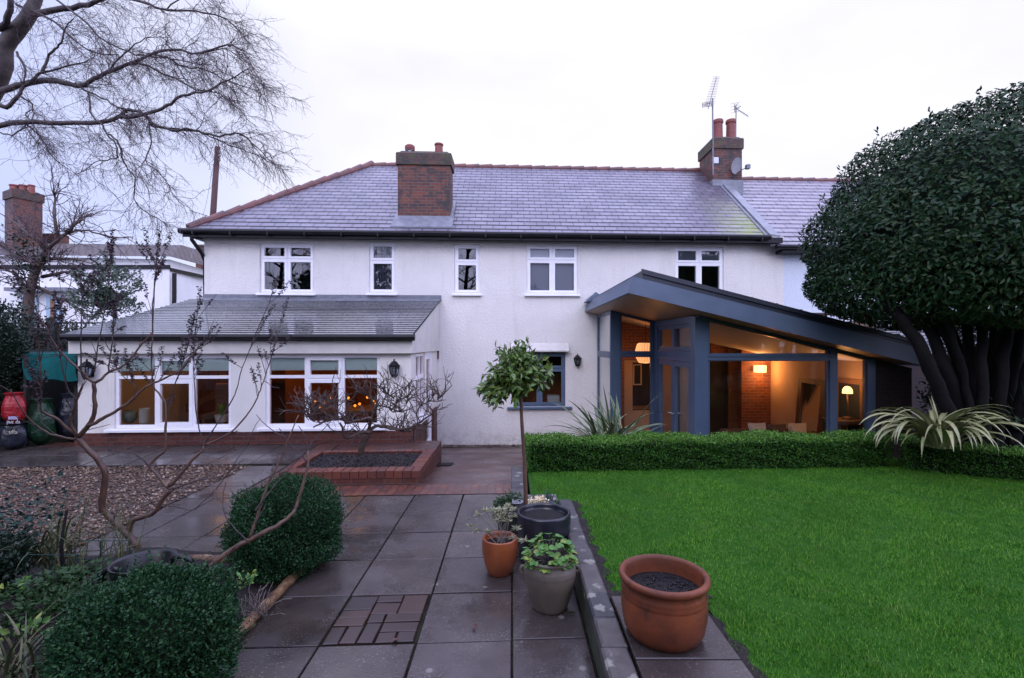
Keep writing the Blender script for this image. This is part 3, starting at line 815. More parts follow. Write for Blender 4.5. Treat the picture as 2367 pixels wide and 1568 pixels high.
us = MB()
for y0 in (0.6, 1.23, 1.86, 2.495):
    us.bbox(0.632, 1.17, y0 + 0.006, y0 + 0.628, 0.20, 0.262, 0.005)
struct(us.build('upper_paving', M['slab']))
pu = MB()
pts = []
for i in range(26):
    a = 6.283 * i / 26
    pts.append((0.34 + 0.12 * math.cos(a) * (1 + .25 * math.sin(3 * a)), 2.42 + 0.34 * math.sin(a) * (1 + .2 * math.cos(2 * a)), 0.0055))
pu.poly(pts)
M['puddle'] = pmat('standing_water', (0.02, 0.018, 0.015), (0.025, 0.022, 0.02), 3, 0.02, spec=0.8)
struct(pu.build('puddle', M['puddle']))
dr = MB(); dr.box(-0.0, 0, 0, 0, 0, 0)
dr = MB()
gx, gy = at(1027, 1075, 8.7).x, 8.6
zf = lambda x, y, z: (x, y, z + ramp_z(y - SL * x))
for i in range(9):
    dr.box(gx - 0.14, gx + 0.14, gy - 0.2 + 0.045 * i, gy - 0.2 + 0.045 * i + 0.03, 0.0, 0.02, zf)
for xx in (-0.15, 0.14):
    dr.box(gx + xx, gx + xx + 0.012, gy - 0.21, gy + 0.21, 0.0, 0.024, zf)
tag(dr.build('drain_grate', M['black']), 'small dark drain grate in the brick path beside the planter', 'drain')

# ------------------------------------------------------------------ walls with openings
def wall_holes(mb, base, x0, x1, z0, z1, holes, depth=0.16, mi=0):
    xs = sorted(set([x0, x1] + [h[i] for h in holes for i in (0, 1)])); zs = sorted(set([z0, z1] + [h[i] for h in holes for i in (2, 3)]))
    for i in range(len(xs) - 1):
        for j in range(len(zs) - 1):
            cx, cz = (xs[i] + xs[i + 1]) / 2, (zs[j] + zs[j + 1]) / 2
            if any(h[0] < cx < h[1] and h[2] < cz < h[3] for h in holes): continue
            mb.quad(sk(xs[i], base, zs[j]), sk(xs[i + 1], base, zs[j]), sk(xs[i + 1], base, zs[j + 1]), sk(xs[i], base, zs[j + 1]), mi)
    for (a, b_, c, d) in holes:
        e = base + depth
        mb.quad(sk(a, base, c), sk(a, e, c), sk(b_, e, c), sk(b_, base, c), mi)
        mb.quad(sk(a, base, d), sk(b_, base, d), sk(b_, e, d), sk(a, e, d), mi)
        mb.quad(sk(a, base, c), sk(a, base, d), sk(a, e, d), sk(a, e, c), mi)
        mb.quad(sk(b_, base, c), sk(b_, e, c), sk(b_, e, d), sk(b_, base, d), mi)

def rect(u0, u1, v0, v1, base):
    um = (u0 + u1) / 2
    return (lx(u0, base), lx(u1, base), lz(um, v1, base), lz(um, v0, base))

def ringbox(mb, a, b_, c, d, t, y0, y1, tb=None, mi=0):
    tb = tb or t
    mb.box(a, b_, y0, y1, c, c + tb, sk, mi); mb.box(a, b_, y0, y1, d - t, d, sk, mi)
    mb.box(a, a + t, y0, y1, c + tb, d - t, sk, mi); mb.box(b_ - t, b_, y0, y1, c + tb, d - t, sk, mi)

def window(parent, r, base, cells, glass, frame, inset=0.05, t=0.05, sill=True, sillmat=None, sillu=0.05, label=None):
    """cells: list of (fx0, fx1, fz0, fz1, casement?) as fractions of the opening"""
    a, b_, c, d = r
    y0 = base + inset
    f = MB()
    ringbox(f, a + .002, b_ - .002, c + .002, d - .002, t, y0, y0 + 0.07)
    xs = sorted(set([q for ce in cells for q in ce[:2]])); 
    W_, H_ = b_ - a, d - c
    for q in xs[1:-1]:
        f.box(a + q * W_ - t * .5, a + q * W_ + t * .5, y0 + 0.001, y0 + 0.069, c + t, d - t, sk)
    gl = MB()
    for (p0, p1, q0, q1, cas) in cells:
        xa, xb = a + p0 * W_ + (t if p0 == 0 else t * .5), a + p1 * W_ - (t if p1 == 1 else t * .5)
        za, zb = c + q0 * H_ + (t if q0 == 0 else t * .5), c + q1 * H_ - (t if q1 == 1 else t * .5)
        if q0 > 0:
            f.box(xa, xb, y0 + 0.002, y0 + 0.068, za - t, za, sk)
        if cas:
            ringbox(f, xa - 0.012, xb + 0.012, za - 0.012, zb + 0.012, 0.058, y0 - 0.018, y0 + 0.05)
        gl.quad(sk(xa, y0 + 0.035, za), sk(xb, y0 + 0.035, za), sk(xb, y0 + 0.035, zb), sk(xa, y0 + 0.035, zb))
        if not cas:                               # slim black gasket
            pass
    wo = f.build('window', frame, parent)
    if label: wo['label'] = label
    gl.build('pane', glass, wo)
    if sill:
        s = MB()
        s.bbox(a - sillu, b_ + sillu, base - 0.09, y0 + 0.01, c - 0.055, c - 0.004, 0.012, sk)
        s.build('sill', sillmat or frame, wo)
    return wo

# ------------------------------------------------------------------ the house
house = thing('house', 'cream roughcast house with purple slate roof and white upstairs windows', 'house', (0, 12.2, -0.6))
XL, XR = -7.44, 6.97
upW = [rect(600, 726, 563, 678, HB), rect(853, 914, 560, 678, HB), rect(1050, 1109, 565, 679, HB), rect(1217, 1336, 566, 680, HB), rect(1560, 1673, 571, 690, HB)]
blueW = rect(1187, 1307, 815, 940, HB)
hw = MB()
wall_holes(hw, HB, XL, XR, -0.85, 4.62, upW + [blueW])
hw.quad((XL, HB + SL * XL, -0.85), (XL, HB + SL * XL, 4.62), (XL, 19.0, 4.62), (XL, 19.0, -0.85))
hw.quad((XR, HB + SL * XR, -0.85), (XR, HB + SL * XR, 4.62), (XR, 19.5, 4.62), (XR, 19.5, -0.85))
hw.quad((XL, 19.0, -0.85), (XR, 19.5, -0.85), (XR, 19.5, 4.62), (XL, 19.0, 4.62))
hw.build('wall', M['render'], house)
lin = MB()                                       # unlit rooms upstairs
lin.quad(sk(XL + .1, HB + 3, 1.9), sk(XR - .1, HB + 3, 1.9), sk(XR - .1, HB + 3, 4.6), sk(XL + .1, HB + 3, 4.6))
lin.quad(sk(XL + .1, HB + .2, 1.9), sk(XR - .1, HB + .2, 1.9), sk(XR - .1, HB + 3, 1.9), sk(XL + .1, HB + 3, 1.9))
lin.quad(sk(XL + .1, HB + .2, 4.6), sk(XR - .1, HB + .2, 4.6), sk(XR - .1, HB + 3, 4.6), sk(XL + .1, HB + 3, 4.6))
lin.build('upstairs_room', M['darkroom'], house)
two = [(0, .5, 0, .69, True), (.5, 1, 0, .69, True), (0, .5, .69, 1, True), (.5, 1, .69, 1, True)]
one = [(0, 1, 0, .64, True), (0, 1, .64, 1, True)]
winl = ['white double window with dark panes, nearest the left corner', 'narrow white window with slatted pane over the lean-to roof', 'narrow white window with tree mirrored in its glass', 'white double window with pale blinds', 'white double window partly hidden by the grey roof']
for i, r in enumerate(upW):
    wo = window(house, r, HB, one if i in (1, 2) else two, M['glassdark'] if i != 3 else M['glass'], M['upvc'], label=winl[i])
    a, b_, c, d = r
    bl = MB()
    y = HB + 0.16
    if i == 1:
        n_ = 13
        for q in range(n_):
            x0 = a + 0.06 + (b_ - a - .12) * q / n_
            bl.box(x0, x0 + (b_ - a - .12) / n_ * 0.72, y, y + 0.01, c + 0.05, d - 0.05, sk)
        bl.build('blind', M['whiteblind'], wo)
    if i == 3:
        bl.box(a + .04, b_ - .04, y, y + .01, c + (d - c) * .70, d - .03, sk, 0)
        bl.box(a + .04, b_ - .04, y + .005, y + .014, c + .03, c + (d - c) * .70, sk, 1)
        bl.build('blind', [M['whiteblind'], M['greyblind']], wo)
    if i == 4:
        bl.box(a + .04, b_ - .04, y, y + .01, c + (d - c) * .74, d - .03, sk)
        bl.build('blind', M['whiteblind'], wo)
wo = window(house, blueW, HB, [(0, .5, 0, .70, True), (.5, 1, 0, .70, True), (0, .5, .70, 1, True), (.5, 1, .70, 1, True)], M['glass'], M['blueframe'], inset=0.03, t=0.055, sillu=0.16, label='blue grey painted window with lit room behind')
a, b_, c, d = blueW
kr = MB()
kr.quad(sk(a - .3, HB + 1.6, c - .4), sk(b_ + .3, HB + 1.6, c - .4), sk(b_ + .3, HB + 1.6, d + .3), sk(a - .3, HB + 1.6, d + .3), 0)
kr.quad(sk(a - .3, HB + .2, c - .4), sk(a - .3, HB + 1.6, c - .4), sk(a - .3, HB + 1.6, d + .3), sk(a - .3, HB + .2, d + .3), 0)
kr.quad(sk(b_ + .3, HB + .2, c - .4), sk(b_ + .3, HB + 1.6, c - .4), sk(b_ + .3, HB + 1.6, d + .3), sk(b_ + .3, HB + .2, d + .3), 0)
kr.quad(sk(a - .3, HB + .2, c - .4), sk(b_ + .3, HB + .2, c - .4), sk(b_ + .3, HB + 1.6, c - .4), sk(a - .3, HB + 1.6, c - .4), 1)
kr.quad(sk(a - .3, HB + .2, d + .3), sk(b_ + .3, HB + .2, d + .3), sk(b_ + .3, HB + 1.6, d + .3), sk(a - .3, HB + 1.6, d + .3), 0)
kr.box(b_ - .42, b_ - .1, HB + .5, HB + .8, c - .1, c + .22, sk, 2)
kr.build('kitchen', [M['inorange'], M['darkwood'], M['ceramic']], house)
hd = MB()                                        # sloping hood above the blue window
x0, x1 = lx(1180, HB - .2), lx(1316, HB - .2)
zb, zt = lz(1316, 813, HB - .2), lz(1316, 793, HB)
hd.extrude([sk(x0, HB - .2, zb), sk(x0, HB - .2, zb + .03), sk(x0, HB - .002, zt), sk(x0, HB - .002, zt - .05)], Vector(sk(x1, 0, 0)) - Vector(sk(x0, 0, 0)))
hd.build('window_hood', M['creamwood'], house)

EY, RY, EZ, RZ = 11.84, 15.6, 4.54, 7.50         # eave line, ridge line
KS = (RZ - EZ) / (RY - EY)
def rz(yo): return EZ + KS * (yo - EY)
XE, XRL, XP = -7.75, -4.41, 6.45
rf = MB()
def course_plane(mb, xa, xb, ya, yb, mat=0):
    pass
nC = 21                                          # slate courses as overlapping strips
for i in range(nC):
    y0 = EY + (RY - EY) * i / nC; y1 = EY + (RY - EY) * (i + 1) / nC
    xl0 = XE + (XRL - XE) * i / nC; xl1 = XE + (XRL - XE) * (i + 1) / nC
    lift = 0.016
    rf.quad(sk(xl0, y0, rz(y0) + lift), sk(XP, y0, rz(y0) + lift), sk(XP, y1, rz(y1)), sk(xl1, y1, rz(y1)))
    rf.quad(sk(xl0, y0, rz(y0) - .004), sk(XP, y0, rz(y0) - .004), sk(XP, y0, rz(y0) + lift), sk(xl0, y0, rz(y0) + lift))
rf.poly([sk(XE, EY, EZ), sk(XRL, RY, RZ), sk(XE, 2 * RY - EY, EZ)])
rf.quad(sk(XRL, RY, RZ), sk(XP, RY, RZ), sk(XP, 2 * RY - EY, EZ), sk(XE, 2 * RY - EY, EZ))
rf.poly([sk(XP, EY, EZ), sk(XP, RY, RZ), sk(XP, 2 * RY - EY, EZ)])

roofm = M['slate']
ntm = roofm.node_tree; bsn = ntm.nodes['Principled BSDF']     # moss and soot where the valley keeps the slates wet
src = bsn.inputs['Base Color'].links[0].from_socket
tcn = ntm.nodes.new('ShaderNodeTexCoord'); spn = ntm.nodes.new('ShaderNodeSeparateXYZ'); ntm.links.new(tcn.outputs['Object'], spn.inputs[0])
def mth(op, a, b_):
    n = ntm.nodes.new('ShaderNodeMath'); n.operation = op
    for i, v in enumerate((a, b_)):
        if isinstance(v, (int, float)): n.inputs[i].default_value = v
        else: ntm.links.new(v, n.inputs[i])
    return n.outputs[0]
mrx = ntm.nodes.new('ShaderNodeMapRange'); mrx.inputs['From Min'].default_value = 5.0; mrx.inputs['From Max'].default_value = 6.0; ntm.links.new(spn.outputs['X'], mrx.inputs['Value'])
mrz = ntm.nodes.new('ShaderNodeMapRange'); mrz.inputs['From Min'].default_value = 6.3; mrz.inputs['From Max'].default_value = 4.8; ntm.links.new(spn.outputs['Z'], mrz.inputs['Value'])
nz = noise(ntm, 5, 6, rough=0.7)
fm = mth('MULTIPLY', mth('MULTIPLY', mrx.outputs[0], mrz.outputs[0]), ramp(ntm, nz.outputs['Fac'], (0, 0, 0), (1, 1, 1), 0.34, 0.52).outputs['Color'])
c1_ = mixc(ntm, fm, src, (0.17, 0.20, 0.045))
mrs = ntm.nodes.new('ShaderNodeMapRange'); mrs.inputs['From Min'].default_value = 4.9; mrs.inputs['From Max'].default_value = 5.9; ntm.links.new(spn.outputs['X'], mrs.inputs['Value'])
mrs2 = ntm.nodes.new('ShaderNodeMapRange'); mrs2.inputs['From Min'].default_value = 5.6; mrs2.inputs['From Max'].default_value = 7.2; ntm.links.new(spn.outputs['Z'], mrs2.inputs['Value'])
nz2 = noise(ntm, 2.2, 5)
fs = mth('MULTIPLY', mth('MULTIPLY', mrs.outputs[0], mrs2.outputs[0]), ramp(ntm, nz2.outputs['Fac'], (0.2, 0.2, 0.2), (1, 1, 1), 0.35, 0.6).outputs['Color'])
c2_ = mixc(ntm, fs, c1_, (0.055, 0.036, 0.05))
nz3 = noise(ntm, 3.1, 6, rough=0.7)
c3_ = mixc(ntm, ramp(ntm, nz3.outputs['Fac'], (0, 0, 0), (0.35, 0.35, 0.35), 0.6, 0.75).outputs['Color'], c2_, (0.16, 0.16, 0.09))
ntm.links.new(c3_, bsn.inputs['Base Color'])
roof = rf.build('roof', roofm, house)

def ridge_run(p0, p1, n, r, name, parent):
    mb = MB(); p0, p1 = Vector(p0), Vector(p1)
    for i in range(n):
        a = p0.lerp(p1, (i + .0) / n); b_ = p0.lerp(p1, (i + 1.05) / n)
        j = random.uniform(-.006, .006)
        mb.tube([a + Vector((0, 0, j)), b_ + Vector((0, 0, j + .012))], [r * .86, r * 1.06], 12)
    return mb.build(name, M['ridge'], parent)
ridge_run(sk(XRL, RY, RZ - .03), sk(6.05, RY, RZ - .03), 25, .105, 'ridge_tile', roof)
ridge_run(sk(XE + .1, EY + .1, EZ + .06), sk(XRL, RY, RZ - .0), 13, .115, 'hip_tile', roof)
ridge_run(sk(XE + .1, 2 * RY - EY - .1, EZ + .06), sk(XRL, RY, RZ), 13, .11, 'hip_tile', roof)
ld = MB()                                        # lead over the party valley
for (xa, xb, dz) in ((XP - .03, XP + .22, .06), (XP - .14, XP - .03, .035)):
    ld.extrude([sk(xa, EY, rz(EY) + dz), sk(xb, EY, rz(EY) + dz - .03), sk(xb, RY - 1.0, rz(RY - 1.0) + dz - .03), sk(xa, RY - 1.0, rz(RY - 1.0) + dz)], (0, 0, -.05))
ld.build('lead_valley', M['lead'], house)
cx0, cx1 = -2.86, -1.56
ap = MB()
ap.extrude([sk(cx0 - .06, 12.375, rz(12.375) + .12), sk(cx1 + .1, 12.375, rz(12.375) + .12), sk(cx1 + .1, 12.05, rz(12.05) + .035), sk(cx0 - .1, 12.05, rz(12.05) + .035)], (0, 0, -.02))
for xx in (cx0 - .06, cx1 - .0):
    ap.extrude([sk(xx, 12.36, rz(12.36) + .03), sk(xx + .07, 12.36, rz(12.36) + .03), sk(xx + .07, 13.2, rz(13.2) + .03), sk(xx, 13.2, rz(13.2) + .03)], (0, 0, .09))
ap.build('lead_apron', M['lead'], house)

gt = MB()
gt.tube([sk(XE - .02, EY - .05, EZ - .03), sk(XP - .05, EY - .05, EZ - .03)], .062, 10)
x = XE + .3
while x < XP:
    gt.box(x, x + .035, EY - .115, EY + .06, EZ - .12, EZ - .02, sk); x += .85
gt.tube([sk(XE + .01, EY - .05, EZ - .03), sk(XE + .01, EY + 7, EZ - .03)], .062, 8)
gt.build('gutter', M['black'], house)
sf = MB()
sf.box(XE + .03, XP + .3, EY + .02, HB + .05, EZ - .12, EZ - .075, sk)
sf.box(XE + .03, XL, EY + .02, EY + 7, EZ - .12, EZ - .075, sk)
sf.box(XE + .03, XP + .3, EY + .005, EY + .03, EZ - .16, EZ - .02, sk)
sf.build('soffit', M['black'], house)
fb = MB()
fb.box(XL - .02, XR, HB - .035, HB - .002, lz(1100, 563, HB), lz(1100, 548, HB), sk)
fb.build('fascia_board', M['creamwood'], house)
dp = MB()
dp.tube([sk(XL - .1, EY + .03, EZ - .06), sk(XL - .1, EY + .05, EZ - .22), sk(XL - .02, EY + .3, EZ - .5), sk(XL - .06, HB + .12, EZ - .65), sk(XL - .06, HB + .14, 2.95)], .042, 10)
dp.build('downpipe', M['black'], house, True)

def brick_stack(parent, x0, x1, y0, y1, z0, z1, caph, fn=sk, name='chimney'):
    mb = MB(); mb.box(x0, x1, y0, y1, z0, z1 - caph, fn)
    ch = mb.build(name, M['brickold'], parent)
    cp = MB()
    cp.bbox(x0 - .04, x1 + .04, y0 - .04, y1 + .04, z1 - caph, z1 - .03, .03, fn)
    cp.bbox(x0 + .03, x1 - .03, y0 + .03, y1 - .03, z1 - .03, z1 + .035, .05, fn)
    cp.build('chimney_cap', M['brickcap'], ch)
    return ch
ch1 = brick_stack(house, cx0, cx1, 12.38, 12.95, 4.6, 6.70, .34)
def chimney_pot(parent, c, r, h, mat=None, name='chimney_pot'):
    mb = MB()
    mb.lathe([(r * 1.02, -.06), (r * .98, h * .2), (r * .92, h * .78), (r * .94, h * .8), (r * 1.08, h * .84), (r * 1.1, h * .94), (r * 1.0, h), (r * .78, h), (r * .76, h * .5), (0, h * .5)], c, 20)
    return mb.build(name, mat or M['potred'], parent, False)
p = at(1014.5, 352, 12.5); chimney_pot(ch1, (p.x, p.y, 6.72), .105, .26)
p = at(947.5, 352, 12.5)
cw = MB(); cw.lathe([(.06, -.05), (.06, .06), (.075, .065), (.075, .09), (.11, .10), (.12, .15), (.12, .21), (.09, .235), (0, .24)], (p.x, p.y, 6.70), 18)
cw.build('cowl', M['steel'], ch1)
cwt = MB(); cwt.lathe([(.118, .105), (.128, .15), (.126, .215), (.09, .245), (0, .25)], (p.x, p.y, 6.70), 18)
cwt.build('cowl_hood', M['potred'], ch1)
ch2 = brick_stack(house, 6.12, 7.02, 14.57, 15.65, 6.0, 8.18, .36)
for uu in (1659.5, 1689.5):
    p = at(uu, 315, 15.2); chimney_pot(ch2, (p.x, p.y, 8.2), .145, .62)
lb = MB(); lb.box(6.09, 7.05, 14.54, 14.8, 6.3, 6.86, sk); lb.build('lead_flashing', M['lead'], ch2)

# ------------------------------------------------------------------ lean-to extension on the left
lean = thing('lean_to_extension', 'single storey cream lean-to with grey slate roof, brick plinth and two wide windows', 'extension', (-4.5, 8.9, 0))
ELx, ERx = lx(180, EB), -1.84
zf_t, zf_b = lz(500, 784, EB), lz(500, 817, EB)
pz = lz(500, 999, EB)
eW = [rect(264, 534, 821, 990, EB), rect(613.5, 878, 820, 987, EB)]
wl = MB()
wall_holes(wl, EB, ELx, ERx, pz, 1.98, eW, .14)
yc = EB + SL * ERx
def sidey(u): return ERx * F / (u - UC)
ys = [yc, sidey(961), sidey(980.5), sidey(983), sidey(997), 12.09]
Xs = ERx
def side(mb, y0, y1, z0, z1, mi=0, t=.0):
    mb.quad((Xs + t, y0, z0), (Xs + t, y1, z0), (Xs + t, y1, z1), (Xs + t, y0, z1), mi)
zs_ = .40
side(wl, ys[0], ys[1], pz, 1.70); side(wl, ys[2], ys[3], zs_, 1.70); side(wl, ys[4], ys[5], .35, 1.70)
wl.poly([(Xs, yc, 1.70), (Xs, ys[5], 1.70), (Xs, ys[5], 2.95), (Xs, yc, 2.03)])
wl.quad((ELx, EB + SL * ELx, -.3), (ELx, EB + SL * ELx, 2.0), (ELx, 11.85, 2.95), (ELx, 11.85, -.3))
wl.build('wall', M['smooth'], lean)
pl = MB()
pl.box(ELx - .03, ERx + .03, EB - .03, EB + .12, -.55, pz, sk)
pl.box(Xs - .12, Xs + .03, yc + .05, ys[3] - .02, -.75, zs_ - .03)
pl.box(Xs - .12, Xs + .05, ys[4] + .03, ys[4] + .55, -.75, .36)
pl.build('plinth', M['brickred'], lean)
fa = MB()
fa.box(ELx - .05, ERx + .05, EB - .13, EB - .002, zf_b, zf_t - .0, sk)
fa.extrude([(Xs + .004, yc - .125, 1.70), (Xs + .004, 12.1, 1.70), (Xs + .004, 12.1, 2.96), (Xs + .004, yc - .125, 2.0)], (.045, 0, 0))
fa.build('fascia_board', M['creamwood'], lean)
gu = MB()
gu.tube([sk(-7.72, EB - .24, zf_t + .035), sk(-1.72, EB - .24, zf_t + .035)], .055, 10)
gu.box(-7.7, -1.74, EB - .2, EB - .13, zf_t - .03, zf_t + .05, sk)
gu.build('gutter', M['black'], lean)
rr = MB()
y0_, y1_, z0_, z1_ = EB - .25, HB - .02, 2.03, 2.96
nC = 22
for i in range(nC):
    a0, a1 = i / nC, (i + 1) / nC
    f0 = lambda t: (y0_ + (y1_ - y0_) * t, z0_ + (z1_ - z0_) * t)
    (ya, za), (yb, zb_) = f0(a0), f0(a1)
    rr.quad(sk(-7.70, ya, za + .012), sk(-1.76, ya, za + .012), sk(-1.76, yb, zb_), sk(-7.70, yb, zb_))
    rr.quad(sk(-7.70, ya, za - .004), sk(-1.76, ya, za - .004), sk(-1.76, ya, za + .012), sk(-7.70, ya, za + .012))
rr.quad(sk(-7.70, y0_, z0_ - .03), sk(-1.76, y0_, z0_ - .03), sk(-1.76, y1_, z1_ - .03), sk(-7.70, y1_, z1_ - .03))
lr = rr.build('roof', M['slate2'], lean)
lf = MB()
lf.extrude([sk(-7.42, HB - .012, 2.93), sk(-1.75, HB - .012, 2.93), sk(-1.75, HB - .012, 3.07), sk(-7.42, HB - .012, 3.07)], (0, -.012, 0))
lf.extrude([sk(-7.42, HB - .02, 2.975), sk(-1.75, HB - .02, 2.975), sk(-1.75, HB - .3, 2.895), sk(-7.42, HB - .3, 2.895)], (0, 0, .012))
lf.build('lead_flashing', M['lead'], lr)
def ext_cells(r, m, tz):
    return [(0, m[0], 0, tz, False), (0, m[0], tz, 1, False), (m[0], m[1], 0, tz - .03, True), (m[0], m[1], tz - .03, 1, True), (m[1], 1, 0, tz, False), (m[1], 1, tz, 1, False)]
lab = ['wide white window with potted plant, pale cylinder and globe on its sill', 'wide white window with glowing orange lights behind']
for i, r in enumerate(eW):
    wo = window(lean, r, EB, ext_cells(r, (.348, .67), .695), M['glass'], M['upvc'], inset=.03, t=.055, sillu=.11, label=lab[i])
    a, b_, c, d = r
    bl = MB()
    for (q0, q1) in ((.03, .34), (.36, .66), (.68, .97)):
        bl.box(a + (b_ - a) * q0, a + (b_ - a) * q1, EB + .09, EB + .098, d - .285, d - .02, sk)
    bl.build('blind', M['blind'], wo)
# side window and door, on the face that turns towards the path
def side_ring(mb, y0, y1, z0, z1, t, x0, x1):
    mb.box(x0, x1, y0, y1, z0, z0 + t); mb.box(x0, x1, y0, y1, z1 - t, z1); mb.box(x0, x1, y0, y0 + t, z0 + t, z1 - t); mb.box(x0, x1, y1 - t, y1, z0 + t, z1 - t)
sw = MB(); sg = MB()
side_ring(sw, ys[1], ys[2], zs_, 1.68, .06, Xs - .09, Xs - .01)
ym = (ys[1] + ys[2]) / 2
sw.box(Xs - .088, Xs - .012, ym - .03, ym + .03, zs_ + .06, 1.62); sw.box(Xs - .086, Xs - .006, ys[1] + .06, ys[2] - .06, 1.17, 1.24)
sg.quad((Xs - .05, ys[1], zs_), (Xs - .05, ys[2], zs_), (Xs - .05, ys[2], 1.68), (Xs - .05, ys[1], 1.68))
o = sw.build('window', M['upvc'], lean); o['label'] = 'narrow white side window facing the brick path'
sg.build('pane', M['glass'], o)
ss = MB(); ss.bbox(Xs - .02, Xs + .12, ys[1] - .06, ys[2] + .04, zs_ - .05, zs_, .012); ss.build('sill', M['upvc'], o)
dm = MB(); dg = MB()
side_ring(dm, ys[3], ys[4], -.42, 1.69, .07, Xs - .085, Xs + .005)
side_ring(dm, ys[3] + .07, ys[4] - .07, -.35, 1.62, .09, Xs - .07, Xs - .005)
dg.quad((Xs - .04, ys[3] + .1, -.3), (Xs - .04, ys[4] - .1, -.3), (Xs - .04, ys[4] - .1, 1.6), (Xs - .04, ys[3] + .1, 1.6))
o = dm.build('door', M['upvc'], lean); dg.build('pane', M['glass'], o)
hn = MB(); hn.tube([(Xs + .03, ys[3] + .2, .55), (Xs + .03, ys[3] + .32, .55)], .012, 6); hn.build('handle', M['steel'], o)
st_ = MB(); st_.bbox(Xs - .1, Xs + .08, ys[3], ys[4], -.62, -.42, .02); st_.build('threshold', M['upvc'], lean)
ri = MB()                                        # room behind the windows
ri.quad(sk(ELx + .1, HB - .06, 0), sk(ERx - .1, HB - .06, 0), sk(ERx - .1, HB - .06, 2.6), sk(ELx + .1, HB - .06, 2.6), 0)
ri.quad(sk(ELx + .1, EB + .15, 0.05), sk(ERx - .1, EB + .15, .05), sk(ERx - .1, HB - .06, .05), sk(ELx + .1, HB - .06, .05), 1)
ri.quad(sk(ELx + .1, EB + .15, 1.88), sk(ERx - .1, EB + .15, 1.88), sk(ERx - .1, HB - .06, 2.45), sk(ELx + .1, HB - .06, 2.45), 2)
ri.quad(sk(-4.62, EB + 1.2, 0), sk(-4.62, HB - .06, 0), sk(-4.62, HB - .06, 2.4), sk(-4.62, EB + 1.2, 2.0), 0)
ri.quad(sk(ELx + .1, EB + .15, 0), sk(ELx + .1, HB - .06, 0), sk(ELx + .1, HB - .06, 2.4), sk(ELx + .1, EB + .15, 1.85), 2)
ri.build('room_lining', [M['inorange'], M['darkwood'], M['inceil']], lean)
# pictures on the back wall and brown hanging
def lean_light(x, yo, z, e):
    l = bpy.data.lights.new('bulb', 'POINT'); l.energy = e; l.color = (1.0, .46, .15); l.shadow_soft_size = .12
    o = bpy.data.objects.new('bulb', l); COL.objects.link(o); o.location = sk(x, yo, z); return o
for k, xx in enumerate((-6.0, -3.3)):
    t = thing('ceiling_lamp', ['round lit ceiling lamp behind the lean-to window with the plant', 'round lit ceiling lamp behind the lean-to window with orange lights'][k], 'lamp', sk(xx, EB + 1.7, 2.0))
    mb = MB(); mb.lathe([(.0, .02), (.12, .03), (.14, .08), (.12, .12), (0, .13)], sk(xx, EB + 1.7, 2.0), 18); mb.build('lamp_shade', M['shade'], t)
    adopt(lean_light(xx, EB + 1.5, 1.85, 6.5 + 3.0 * k), t)

# furniture seen through the lean-to windows
def simple(name, label, cat, mb, mats, group=None, smooth=False):
    return tag(mb.build(name, mats, None, smooth), label, cat, group)
mb = MB()
t = thing('sideboard', 'dark wooden sideboard against the back wall of the lean-to room', 'sideboard', sk(-5.6, HB - .5, .05))
mb.box(-6.6, -4.75, HB - .5, HB - .08, .1, .95, sk); mb.build('cabinet', M['darkwood'], t)
mb = MB(); mb.box(-6.65, -4.7, HB - .53, HB - .07, .95, .99, sk); mb.build('top', M['midwood'], t)
t = thing('dining_table', 'brown dining table inside the lean-to behind the second window', 'table', sk(-3.2, EB + 1.2, .05))
mb = MB(); mb.bbox(-4.1, -2.3, EB + .8, EB + 1.7, .50, .55, .01, sk); mb.build('tabletop', M['midwood'], t)
for (xx, yy) in ((-4.0, EB + .9), (-2.4, EB + .9), (-4.0, EB + 1.6), (-2.4, EB + 1.6)):
    mb = MB(); mb.box(xx - .03, xx + .03, yy - .03, yy + .03, .05, .50, sk); mb.build('leg', M['midwood'], t)
mb = MB()
mb.box(-2.75, -2.05, EB + 2.2, EB + 2.5, .05, 1.75, sk)
t = thing('bookcase', 'tall brown bookcase inside the lean-to near the right end of its window', 'bookcase', sk(-2.4, EB + 2.3, .05)); mb.build('cabinet', M['midwood'], t)
mb = MB()
for zz in (.4, .8, 1.2, 1.6): mb.box(-2.78, -2.02, EB + 2.17, EB + 2.51, zz, zz + .03, sk)
mb.build('shelf', M['darkwood'], t)
t = thing('armchair', 'brown wooden armchair inside behind the first lean-to window', 'chair', sk(-5.9, EB + 1.2, .05))
mb = MB(); mb.bbox(-6.15, -5.6, EB + 1.0, EB + 1.5, .38, .48, .03, sk); mb.build('seat', M['brownfab'], t)
mb = MB(); mb.bbox(-6.15, -5.6, EB + 1.45, EB + 1.53, .45, 1.05, .02, sk); mb.build('backrest', M['midwood'], t)
for (xx, yy) in ((-6.12, EB + 1.03), (-5.63, EB + 1.03), (-6.12, EB + 1.47), (-5.63, EB + 1.47)):
    mb = MB(); mb.box(xx - .025, xx + .025, yy - .025, yy + .025, .05, .4, sk); mb.build('leg', M['midwood'], t)
for k, (xx, zz, ww, hh) in enumerate([(-6.3, 1.35, .25, .3), (-5.5, 1.42, .5, .25), (-2.1, 1.5, .3, .24)]):
    t = thing('picture_frame', ['small dark framed picture on the ochre wall, left of the first window', 'wide dark framed picture on the ochre wall above the sideboard', 'small dark framed picture at the right end of the lean-to room'][k], 'picture', sk(xx, HB - .08, zz))
    mb = MB(); ringbox(mb, xx, xx + ww, zz, zz + hh, .03, HB - .1, HB - .062); mb.build('frame', M['darkwood'], t)
    mb = MB(); mb.quad(sk(xx + .03, HB - .075, zz + .03), sk(xx + ww - .03, HB - .075, zz + .03), sk(xx + ww - .03, HB - .075, zz + hh - .03), sk(xx + .03, HB - .075, zz + hh - .03)); mb.build('print', M['brownfab'], t)
